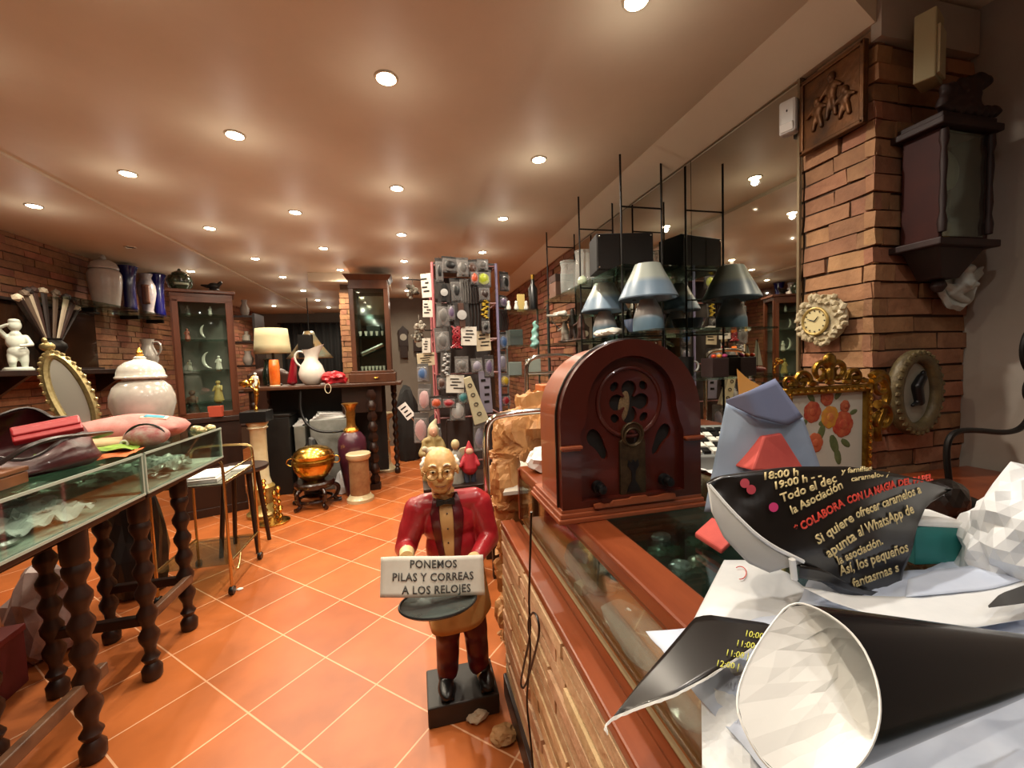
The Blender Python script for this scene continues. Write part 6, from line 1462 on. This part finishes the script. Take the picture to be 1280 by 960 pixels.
# ------------------------------------------------------------ kraft paper grotto on a chrome trolley at the counter end
tr = thing('chrome_trolley', 'chrome tube trolley with white shelf at the far end of the counter', 'trolley', (.62, 2.05, 0))
def T_(x, y, z): return (x-.62, y-2.05, z)
for (y, xa, xb, zt_) in ((1.62, pt(607, 560, Y=1.62).x, .80, pt(640, 516, Y=1.62).z), (2.40, .66, 1.0, 1.375)):
    mb = MB(); mb.tube(chaikin([T_(xa, y, .805 if y < 2 else .03), T_(xa, y, zt_-.10), T_(xa+.012, y, zt_-.03), T_(xa+.07, y, zt_), T_(xb-.07, y, zt_), T_(xb-.012, y, zt_-.03), T_(xb, y, zt_-.10), T_(xb, y, .805 if y < 2 else .03)], 3), .013, 10); mb.build('tube_frame', CHROME, tr, True)
    for x in (xa, xb):
        if y < 2:
            x = .46 if x < .5 else .78; y = 1.72
            mb = MB(); mb.cyl(T_(x, y, .03), T_(x, y, .81), .012); mb.build('leg', CHROME, tr, True)
        mb = MB(); mb.lathe([(.01, -.012), (.028, -.012), (.03, 0), (.028, .012), (.01, .012)], 16, T_(x, y, .031), Matrix.Rotation(PI/2, 4, 'Y')); mb.build('castor', BLACK, tr, True)
for z in (.80, .35):
    mb = MB(); mb.hull([T_(.33, 1.61, z), T_(.81, 1.61, z), T_(1.01, 2.41, z), T_(.65, 2.41, z), T_(.33, 1.61, z+.014), T_(.81, 1.61, z+.014), T_(1.01, 2.41, z+.014), T_(.65, 2.41, z+.014)]); mb.build('shelf', M('trolley_white', 'c9c4b8', .35), tr)
mb = MB(); mb.cyl(T_(.66, 2.40, 1.27), T_(1.0, 2.40, 1.27), .008); mb.build('cross_bar', CHROME, tr, True)
KR = M('kraft_paper', 'c89560', .5, col2='a87440', vs=10, coat=.1)
pr = [('e', (.40, 1.66, .98), (.085, .06, .10)), ('e', (.50, 1.68, 1.05), (.13, .07, .07)), ('e', (.49, 1.70, 1.17), (.06, .05, .08)), ('e', (.36, 1.64, .78), (.06, .055, .20)), ('e', (.365, 1.64, .50), (.055, .05, .24)), ('e', (.56, 1.70, .98), (.08, .06, .12)), ('e', (.37, 1.64, .22), (.06, .05, .20)), ('e', (.60, 1.72, 1.10), (.08, .05, .09))]
def crk(c):
    k = ridged(c, 9, 2, 2)*.034+ridged(c, 24, 3, 5)*.024
    d = (c-V((.50, 1.66, c.z))); d.z = .2*math.sin(c.z*30); d.normalize()
    return c+d*k
me = organic(pr, .009, 1, crk)
o = link('kraft_paper_grotto', me, KR, loc=(.05, .10, 0)); tag(o, 'crumpled brown kraft paper grotto cascading down at the counter end', 'paper grotto')
o = MB(); o.box((0, 0, .0), (.13, .10, .012)); 
tb_ = thing('fringed_roof', 'terracotta coloured fringed roof piece on top of the kraft paper grotto', 'nativity roof', (.66, 1.82, 1.17))
mb = MB(); mb.box((0, 0, .05), (.20, .12, .03)); mb.build('ridge', M('roof_orange', 'b5622e', .6), tb_, bevel=.004)
mb = MB()
for k in range(16): mb.box((-.094+.0125*k, -.058, -.045), (.010, .008, .16+.02*math.sin(k*2.3)), (.05*math.sin(k), 0, .03*math.cos(k*3)))
mb.build('fringe', M('roof_brown', '8a4a26', .6, island=.25), tb_)
# ------------------------------------------------------------ revolving accessory stand hung with packets
YS = 3.0
xa, xb = pt(543, 400, Y=YS).x, pt(622, 400, Y=YS).x
sd = thing('accessory_stand', 'tall revolving wire accessory stand crowded with hanging packets', 'display stand', ((xa+xb)/2, YS+.22, 0))
sx = (xa+xb)/2; hwid = (xb-xa)/2
def Sx(x, y, z): return (x-sx, y-YS-.22, z)
PINKP, LAVP = M('pink_tube', 'b0686c', .35), M('lavender_tube', '8d86a8', .3)
for i, (x, y, mt) in enumerate(((xa, YS, PINKP), (xb, YS, LAVP), (xb, YS+.44, LAVP), (xa, YS+.44, PINKP))):
    mb = MB(); mb.cyl(Sx(x, y, .18), Sx(x, y, 2.07), .011, .011, 10); mb.build('post', mt, sd, True)
for z in (.20, .62, .95, 1.27, 1.52, 1.78, 2.05):
    mb = MB(); mb.tube([Sx(xa, YS, z), Sx(xb, YS, z), Sx(xb, YS+.44, z), Sx(xa, YS+.44, z)], .006, 6, True); mb.build('rail', M('rail_pinkish', '9a6a68', .4), sd, True)
mb = MB(); mb.box((0, .0, 1.1), (hwid*1.8, .02, 1.8)); mb.build('inner_panel', M('stand_panel', '3a3230', .6), sd)
mb = MB(); mb.box((0, 0, 2.065), (2*hwid, .44, .012)); mb.build('top_panel', M('stand_top', '2a2624', .5), sd)
mb = MB(); mb.lathe([(.30, 0), (.30, .02), (.06, .05), (.04, .18)], 30); mb.build('foot', IRON, sd, True)
PKC = {'black': '121213', 'grey': '5a5755', 'brown': '4a3026', 'dark brown': '2c1c18', 'yellow green': 'a3b02c', 'red': '8a1c26', 'white': 'd0ccc2', 'cream': 'c2b498', 'purple': '5a4a66', 'blue': '3c5a86', 'orange red': 'b04a2a', 'yellow': 'b59a2c', 'pink': 'b08a8c', 'teal': '3a7a80', 'silver': 'a8a8a8', 'violet grey': '7d7888', 'green': '4c5a3c'}
FILM = M('packet_film', 'd8d4d4', .12, alpha=.14, spec=.9)
def packet(px, py, w, h, col, lab, kind='blister', Y=None, back=None, rz=0, tilt=0):
    s = YS/510*.985; p = pt(px, py, Y=Y or YS-.055); w *= s*1.22; h *= s*1.15
    o = thing('hanging_packet', lab, 'packet', p, rz, rot=(0, tilt, rz))
    cm = M('pk_'+(back or ('white' if col in ('white', 'cream') else 'grey')), PKC[back or ('white' if col in ('white', 'cream') else 'grey')], .5)
    pm = M('pk_'+col, PKC[col], .4)
    if back is None and col in ('black', 'brown', 'dark brown', 'purple', 'red', 'yellow green', 'orange red'): cm = M('pk_darkcard', '2c2827', .45)
    mb = MB(); mb.box((0, 0, 0), (w, .003, h)); mb.build('card', cm if kind != 'card' else pm, o, bevel=.0008)
    if kind == 'blister':
        mb = MB(); mb.ell((0, -.014, -.06*h), (w*.40, .018, h*.34), None, 2, .25, int(px)); mb.build('goods', pm, o, True)
        mb = MB(); mb.box((0, -.014, -.06*h), (w*.9, .026, h*.78)); mb.build('film', FILM, o, bevel=.006)
    elif kind == 'straps':
        for k in range(4):
            x = -w*.33+w*.22*k; mb = MB(); mb.tube(chaikin([(x, -.006, h*.45), (x+.01, -.022, 0), (x, -.014, -h*.5)], 2), w*.075, 6, flat=(1, .4)); mb.build('strap', pm, o, True)
    elif kind == 'card':
        mb = MB(); q = random.Random(int(px*7+py))
        for k in range(4): mb.box((q.uniform(-.2, .2)*w, -.003, h*(.28-.17*k)), (w*q.uniform(.3, .6), .002, h*.06))
        mb.build('print', BLACK, o)
    elif kind == 'watch':
        mb = MB(); mb.lathe([(0, 0), (w*.3, 0), (w*.3, .010), (0, .012)], 18, (0, -.012, 0), Matrix.Rotation(PI/2, 4, 'X'), cap=False); mb.build('dial', M('pk_silver', PKC['silver'], .3), o, True)
        mb = MB(); mb.box((0, -.008, 0), (w*.36, .010, h*.9)); mb.build('strap', pm, o, bevel=.003)
    elif kind == 'beads':
        mb = MB()
        for k in range(12): mb.ell((w*.22*math.sin(k*1.9), -.014, h*(.42-.075*k)), (w*.24, .014, h*.055), None, 1)
        mb.build('beads', pm, o, True)
    elif kind == 'tangle':
        for k in range(6):
            mb = MB(); mb.tube(chaikin([(w*.4*math.sin(k*1.3+j*2.2), -.012-.006*(j % 3), h*(.45-.22*j)) for j in range(5)], 2), .006, 6); mb.build('cord', pm, o, True)
    mb = MB(); mb.tube([(0, .05, h*.5-.004), (0, -.004, h*.5-.004), (0, -.010, h*.5+.004)], .002, 5); mb.build('hook', CHROME, o)
    return o
PK = [(549, 338, 8, 26, 'black', 'blister', 'top row, beside the pink post'), (563, 331, 18, 17, 'black', 'blister', 'top row, second and widest'), (578, 334, 12, 20, 'grey', 'blister', 'top row, third from the pink post'), (590, 335, 12, 18, 'brown', 'blister', 'top row, fourth from the pink post'), (603, 331, 12, 12, 'grey', 'blister', 'top row, under the rail above the yellow green one'),
      (555, 366, 12, 20, 'black', 'watch', 'second row, beside the pink post'), (570, 363, 12, 26, 'black', 'blister', 'second row, next to the watch'), (582, 364, 11, 26, 'grey', 'straps', 'second row, grey straps'), (593, 347, 9, 16, 'orange red', 'blister', 'just left of the yellow green one'), (604, 348, 16, 19, 'yellow green', 'blister', 'top row, at the lavender post'), (592, 369, 11, 18, 'dark brown', 'straps', 'second row, under the orange red one'), (605, 367, 12, 17, 'dark brown', 'blister', 'second row, under the yellow green one'),
      (554, 394, 14, 26, 'grey', 'blister', 'third row, beside the pink post'), (564, 390, 8, 20, 'purple', 'blister', 'third row, narrow'), (577, 394, 16, 28, 'brown', 'watch', 'third row, with white dial'), (593, 395, 15, 32, 'dark brown', 'straps', 'third row, long dark straps'), (606, 387, 10, 22, 'yellow', 'beads', 'third row, yellow beads'), (607, 408, 9, 16, 'black', 'blister', 'third row, under the yellow beads'),
      (553, 425, 15, 26, 'grey', 'blister', 'fourth row, beside the pink post'), (570, 422, 15, 26, 'red', 'tangle', 'fourth row, red cords'), (586, 420, 16, 20, 'white', 'card', 'fourth row, white printed card'), (604, 426, 15, 22, 'cream', 'card', 'fourth row, cream card at the lavender post'),
      (630, 352, 12, 22, 'black', 'blister', 'right side, topmost'), (628, 377, 10, 14, 'purple', 'blister', 'right side, second'), (629, 400, 11, 24, 'dark brown', 'straps', 'right side, third'), (628, 426, 11, 20, 'blue', 'blister', 'right side, fourth'), (627, 452, 11, 24, 'violet grey', 'blister', 'right side, fifth'), (630, 475, 12, 16, 'yellow', 'blister', 'right side, sixth'), (631, 500, 12, 14, 'red', 'blister', 'right side, lowest'),
      (533, 357, 11, 26, 'white', 'card', 'left of the pink post, upper'), (535, 386, 11, 18, 'white', 'card', 'left of the pink post, middle'), (533, 432, 9, 16, 'white', 'card', 'left of the pink post, small'), (533, 449, 20, 14, 'cream', 'card', 'left of the pink post, wide cream'), (529, 466, 12, 20, 'blue', 'blister', 'left of the pink post, with blue goods'),
      (557, 456, 10, 26, 'silver', 'beads', 'fifth row, silver rolls'), (577, 456, 14, 18, 'grey', 'blister', 'fifth row, under the red cords'), (596, 457, 12, 16, 'violet grey', 'blister', 'fifth row, under the white printed card'), (611, 458, 10, 24, 'purple', 'blister', 'fifth row, at the lavender post'), (569, 480, 18, 19, 'white', 'card', 'sixth row, white card with big print'), (552, 478, 10, 16, 'brown', 'blister', 'sixth row, beside the pink post'), (579, 496, 12, 16, 'teal', 'blister', 'seventh row, teal'), (561, 503, 14, 12, 'red', 'blister', 'seventh row, small red'), (572, 512, 16, 24, 'silver', 'blister', 'seventh row, glittering'), (607, 490, 12, 46, 'violet grey', 'card', 'long grey one at the lavender post'), (545, 503, 12, 14, 'orange red', 'blister', 'seventh row, beside the pink post'), (531, 497, 14, 30, 'pink', 'blister', 'left of the pink post, lower pink'), (527, 535, 16, 34, 'pink', 'blister', 'left of the pink post, lowest pink'), (545, 545, 12, 26, 'brown', 'blister', 'lowest by the pink post'), (600, 545, 14, 34, 'violet grey', 'blister', 'lowest by the lavender post')]
PKN = {'blister': 'packet', 'watch': 'watch packet', 'straps': 'strap set', 'card': 'card', 'beads': 'bead string', 'tangle': 'cord bundle'}
for i, (px, py, w, h, col, kind, where) in enumerate(PK):
    Yv = YS-.055-.012*(i % 3) if 543 < px < 622 else YS+.03+.02*(i % 3)
    packet(px, py, w, h, col, f'{col} {PKN[kind]} on the accessory stand, {where}', kind, Yv, tilt=.06*math.sin(i*1.7), rz=-.35 if px < 540 else (.45 if px > 622 else .05*math.cos(i)))
lb = thing('hanging_tapered_box', 'long tapering cream box with dark letters hanging aslant on the accessory stand', 'box', pt(593, 500, Y=2.86), 0, rot=(0, -.28, 0))
mb = MB(); mb.hull([(-.055, -.02, -.17), (.055, -.02, -.17), (.055, .02, -.17), (-.055, .02, -.17), (-.025, -.02, .17), (.025, -.02, .17), (.025, .02, .17), (-.025, .02, .17)]); mb.build('body', M('box_cream', 'b3aa8c', .5), lb, bevel=.004)
mb = MB()
for k in range(4): mb.torus((0, -.021, .11-.07*k), .014, .004, None, 14, 5, (1, .8))
mb.build('dark_letters', M('faded_ink', '4a4438', .6), lb)
# fluffy white and black hanging ornaments left of the stand
for i, (px, py, r_, mt, lab) in enumerate(((516, 364, .055, 'dark', 'black and white feathery ornament hanging left of the stand, upper'), (524, 409, .05, 'white', 'white feathery ornament hanging left of the stand, middle'), (522, 420, .045, 'dark', 'dark feathery ornament behind the white one, left of the stand'))):
    p = pt(px, py, Y=3.35); q = random.Random(i); mb = MB()
    for k in range(16):
        d = V((q.gauss(0, 1), q.gauss(0, 1), q.gauss(0, 1))).normalized()*r_*q.uniform(.3, 1)
        mb.ell(d, (r_*.35, r_*.3, r_*.35), None, 1, .5, k)
    mb.cyl((0, 0, r_), (0, 0, r_+.05), .002); tag(mb.build('feather_ornament', M('feather_'+mt, '1c1a18' if mt == 'dark' else 'b5ada0', .8, col2='a8a294' if mt == 'dark' else '6d665c', vs=18), loc=p), lab, 'ornament')
mb = MB(); mb.cyl((xa-.19, YS+.36, 2.02), (xa, YS+.40, 2.02), .005); mb.build('side_arm', IRON, sd, loc=(-sx, -YS-.22, 0)); mb = MB(); mb.cyl((xa-.12, YS+.36, 1.62), (xa, YS+.40, 1.62), .005); mb.build('side_arm', IRON, sd, loc=(-sx, -YS-.22, 0))
# low table with nativity figures in front of the stand
nt_ = thing('low_table', 'low dark table with nativity figures between statue and accessory stand', 'table', (.25, 2.58, 0))
mb = MB(); mb.box((0, 0, .60), (.46, .34, .03)); mb.build('top', WOOD_DARK, nt_, bevel=.004)
for a in (-1, 1):
    for b_ in (-1, 1): mb = MB(); mb.box((a*.19, b_*.13, .295), (.04, .04, .585)); mb.build('leg', WOOD_DARK, nt_)
p = pt(540, 560, Y=2.62)
sf = thing('shepherd_figure', 'cream hooded shepherd figure with bundle before the stand', 'figurine', (p.x, 2.62, .616)); sf.scale = (1.05, 1.05, 1.12)
link('robe', organic([('c', (0, 0, .01), (.005, 0, .14), .068, .05), ('c', (.005, 0, .14), (.01, 0, .225), .052, .034), ('c', (-.04, 0, .21), (-.062, -.03, .15), .020, .018), ('c', (-.062, -.03, .15), (-.01, -.06, .155), .018, .013), ('c', (.05, 0, .21), (.07, -.03, .15), .020, .018), ('c', (.07, -.03, .15), (.02, -.06, .16), .018, .013), ('e', (.005, .0, .225), (.055, .032, .022))], .0045, 2, lambda c: c+V((.004*math.sin(c.z*70+c.x*90), -.004*max(0, math.sin(c.x*120)), 0))), M('cream_robe', 'a8915c', .6, col2='7d683c', vs=9), sf, 'all')
link('hood', organic([('e', (.012, .008, .275), (.034, .034, .042)), ('c', (.012, .012, .30), (.03, .012, .335), .024, .008), ('c', (.012, .018, .26), (.008, .026, .17), .034, .036)], .0045, 2), M('pale_hood', 'b5a888', .7), sf, 'all')
mb = MB(); mb.ell((.012, -.020, .272), (.024, .020, .030), None, 3); mb.ell((.012, -.040, .268), (.005, .006, .007), None, 2); mb.build('face', M('doll_face', 'c89a80', .5), sf, True)
link('lamb', organic([('e', (.0, -.075, .175), (.045, .024, .024)), ('e', (-.045, -.08, .19), (.018, .016, .016)), ('c', (.02, -.085, .16), (.025, -.085, .12), .008, .006), ('c', (-.015, -.085, .16), (-.015, -.085, .12), .008, .006)], .004, 2), M('lamb_wool', 'b8ae94', .8), sf, 'all')
mb = MB(); mb.tube(chaikin([(.09, -.05, .005), (.088, -.045, .30), (.095, -.045, .34), (.115, -.045, .33)], 2), .005, 6); mb.build('staff', WOOD_DARK, sf, True)
p = pt(569, 566, Y=2.52)
ag = thing('angel_figure', 'cream angel figure with spread wings behind the head of the statue', 'figurine', (p.x, 2.50, .616))
link('robe', organic([('c', (0, 0, .0), (0, 0, .15), .05, .03), ('e', (0, 0, .15), (.04, .03, .05)), ('c', (0, 0, .19), (0, 0, .21), .015, .015)], .005, 3), M('grey_robe', '8d8a80', .6), ag, 'all')
mb = MB(); mb.ell((0, -.005, .235), (.026, .028, .032), None, 3); mb.build('head', M('cream_face', 'b8a77c', .5), ag, True)
for s in (-1, 1): mb = MB(); mb.prism([(s*.012, .10), (s*.04, .08), (s*.07, .10), (s*.08, .17), (s*.075, .21), (s*.035, .205), (s*.012, .18)], .014, Matrix.Translation((0, .02, 0))); mb.build('wing', M('cream_wing', 'b5ab8c', .6), ag, bevel=.004)
p = pt(586, 566, Y=2.5)
rdf = thing('child_figure', 'small child figure in red coat right of the cream angel', 'figurine', (p.x, 2.48, .616))
link('coat', organic([('c', (0, 0, .09), (0, 0, .16), .05, .035), ('c', (-.03, 0, .15), (-.06, -.03, .11), .018, .012), ('c', (.03, 0, .15), (.05, -.03, .11), .018, .012), ('c', (0, 0, .19), (0, 0, .25), .030, .006)], .005, 2), M('red_coat', 'a82430', .6), rdf, 'all')
mb = MB(); mb.ell((0, -.012, .19), (.024, .022, .024), None, 3); mb.build('face', M('doll_face', 'c89a80', .5), rdf, True)
for s in (-1, 1): mb = MB(); mb.cyl((s*.02, 0, .0), (s*.02, 0, .10), .016, .018); mb.build('leg', M('doll_trouser', '3a4050', .6), rdf, True)
# glass corner vitrine with its objects, one tinted for a glow
gv = thing('glass_vitrine', 'glass shelf vitrine with steel posts right of the accessory stand', 'display case', (.98, 3.62, 0))
for a in (-.19, .19):
    for b_ in (-.15, .15): mb = MB(); mb.box((a, b_, .92), (.014, .014, 1.84)); mb.build('post', M('steel_post', '8d938f', .3, .8), gv)
ZV = [pt(655, y, Y=3.5).z for y in (388, 432, 470)]
for z in ZV+[.12]:
    mb = MB(); mb.box((0, 0, z), (.40, .32, .012)); mb.build('shelf', GLASS_G, gv)
mb = MB(); mb.box((0, 0, .055), (.40, .32, .11)); mb.build('plinth', WOOD_DARK, gv)
z0 = ZV[0]+.007
bo = thing('black_bottle', 'tall black bottle on the top shelf of the glass vitrine', 'bottle', (1.08, 3.60, z0))
lathe_obj('body', [(.04, 0), (.042, .01), (.042, .20), (.018, .24), (.016, .29)], BLACK, bo, n=20)
lathe_obj('cap', [(.019, .285), (.019, .325), (.0, .326)], GOLD, bo, n=16)
o = MB(); o.box((0, 0, .08), (.07, .02, .16)); tag(o.build('gold_card', M('gold_card', 'b8a060', .4), loc=(.98, 3.66, z0), bevel=.002), 'pale gold upright card left of the black bottle', 'card')
for i, x in enumerate((.83, .90, .99)):
    mb = MB(); mb.lathe([(.018, 0), (.022, .02), (.012, .05), (.016, .07), (.004, .08)], 14); tag(mb.build('white_ornament', WHITE_CER, smooth=True, loc=(x, 3.52, z0)), 'small white ornament on the top shelf of the glass vitrine, '+('leftmost', 'middle one', 'below the gold card')[i], 'ornament', 'white ornaments in the vitrine')
o = link('glass_sculpture', organic([('c', (0, 0, 0), (.01, 0, .20), .04, .018), ('e', (.0, 0, .08), (.03, .03, .05)), ('e', (.012, 0, .16), (.028, .02, .03))], .006, 1, lambda c: c+V((.008*math.sin(c.z*90), 0, 0))), M('glow_tinted_glass', '9fd0c8', .15, coat=.5), None, 'all', loc=(1.07, 3.56, ZV[1]+.007)); tag(o, 'glass sculpture tinted with a cyan glow on the second vitrine shelf', 'sculpture')  # cyan glow put into the base colour, nothing emits here
for i, (x, z, h, col, lab) in enumerate(((.90, 1, .14, '4a4f4c', 'grey box on the second vitrine shelf'), (.88, 2, .12, '8d9490', 'pale grey box on the third vitrine shelf'), (1.06, 2, .14, 'a5aaa2', 'white greyish box on the third vitrine shelf'))):
    o = MB(); o.box((0, 0, h/2), (.12, .10, h)); tag(o.build('vitrine_box', M('vb'+col, col, .4), loc=(x, 3.60, ZV[z]+.007), bevel=.004), lab, 'box')
# ------------------------------------------------------------ view
sc = bpy.context.scene
w = bpy.data.worlds.new('world'); sc.world = w; w.use_nodes = True
w.node_tree.nodes['Background'].inputs[0].default_value = (.5, .55, .6, 1); w.node_tree.nodes['Background'].inputs[1].default_value = .02
vs = sc.view_settings; vs.view_transform = 'Standard'; vs.look = 'None'; vs.gamma = 1; vs.use_curve_mapping = False; vs.exposure = 0
sc.cycles.max_bounces = 10; sc.cycles.diffuse_bounces = 5; sc.cycles.glossy_bounces = 5; sc.cycles.transparent_max_bounces = 24; sc.cycles.sample_clamp_indirect = 4
sc.cycles.caustics_reflective = False; sc.cycles.caustics_refractive = False
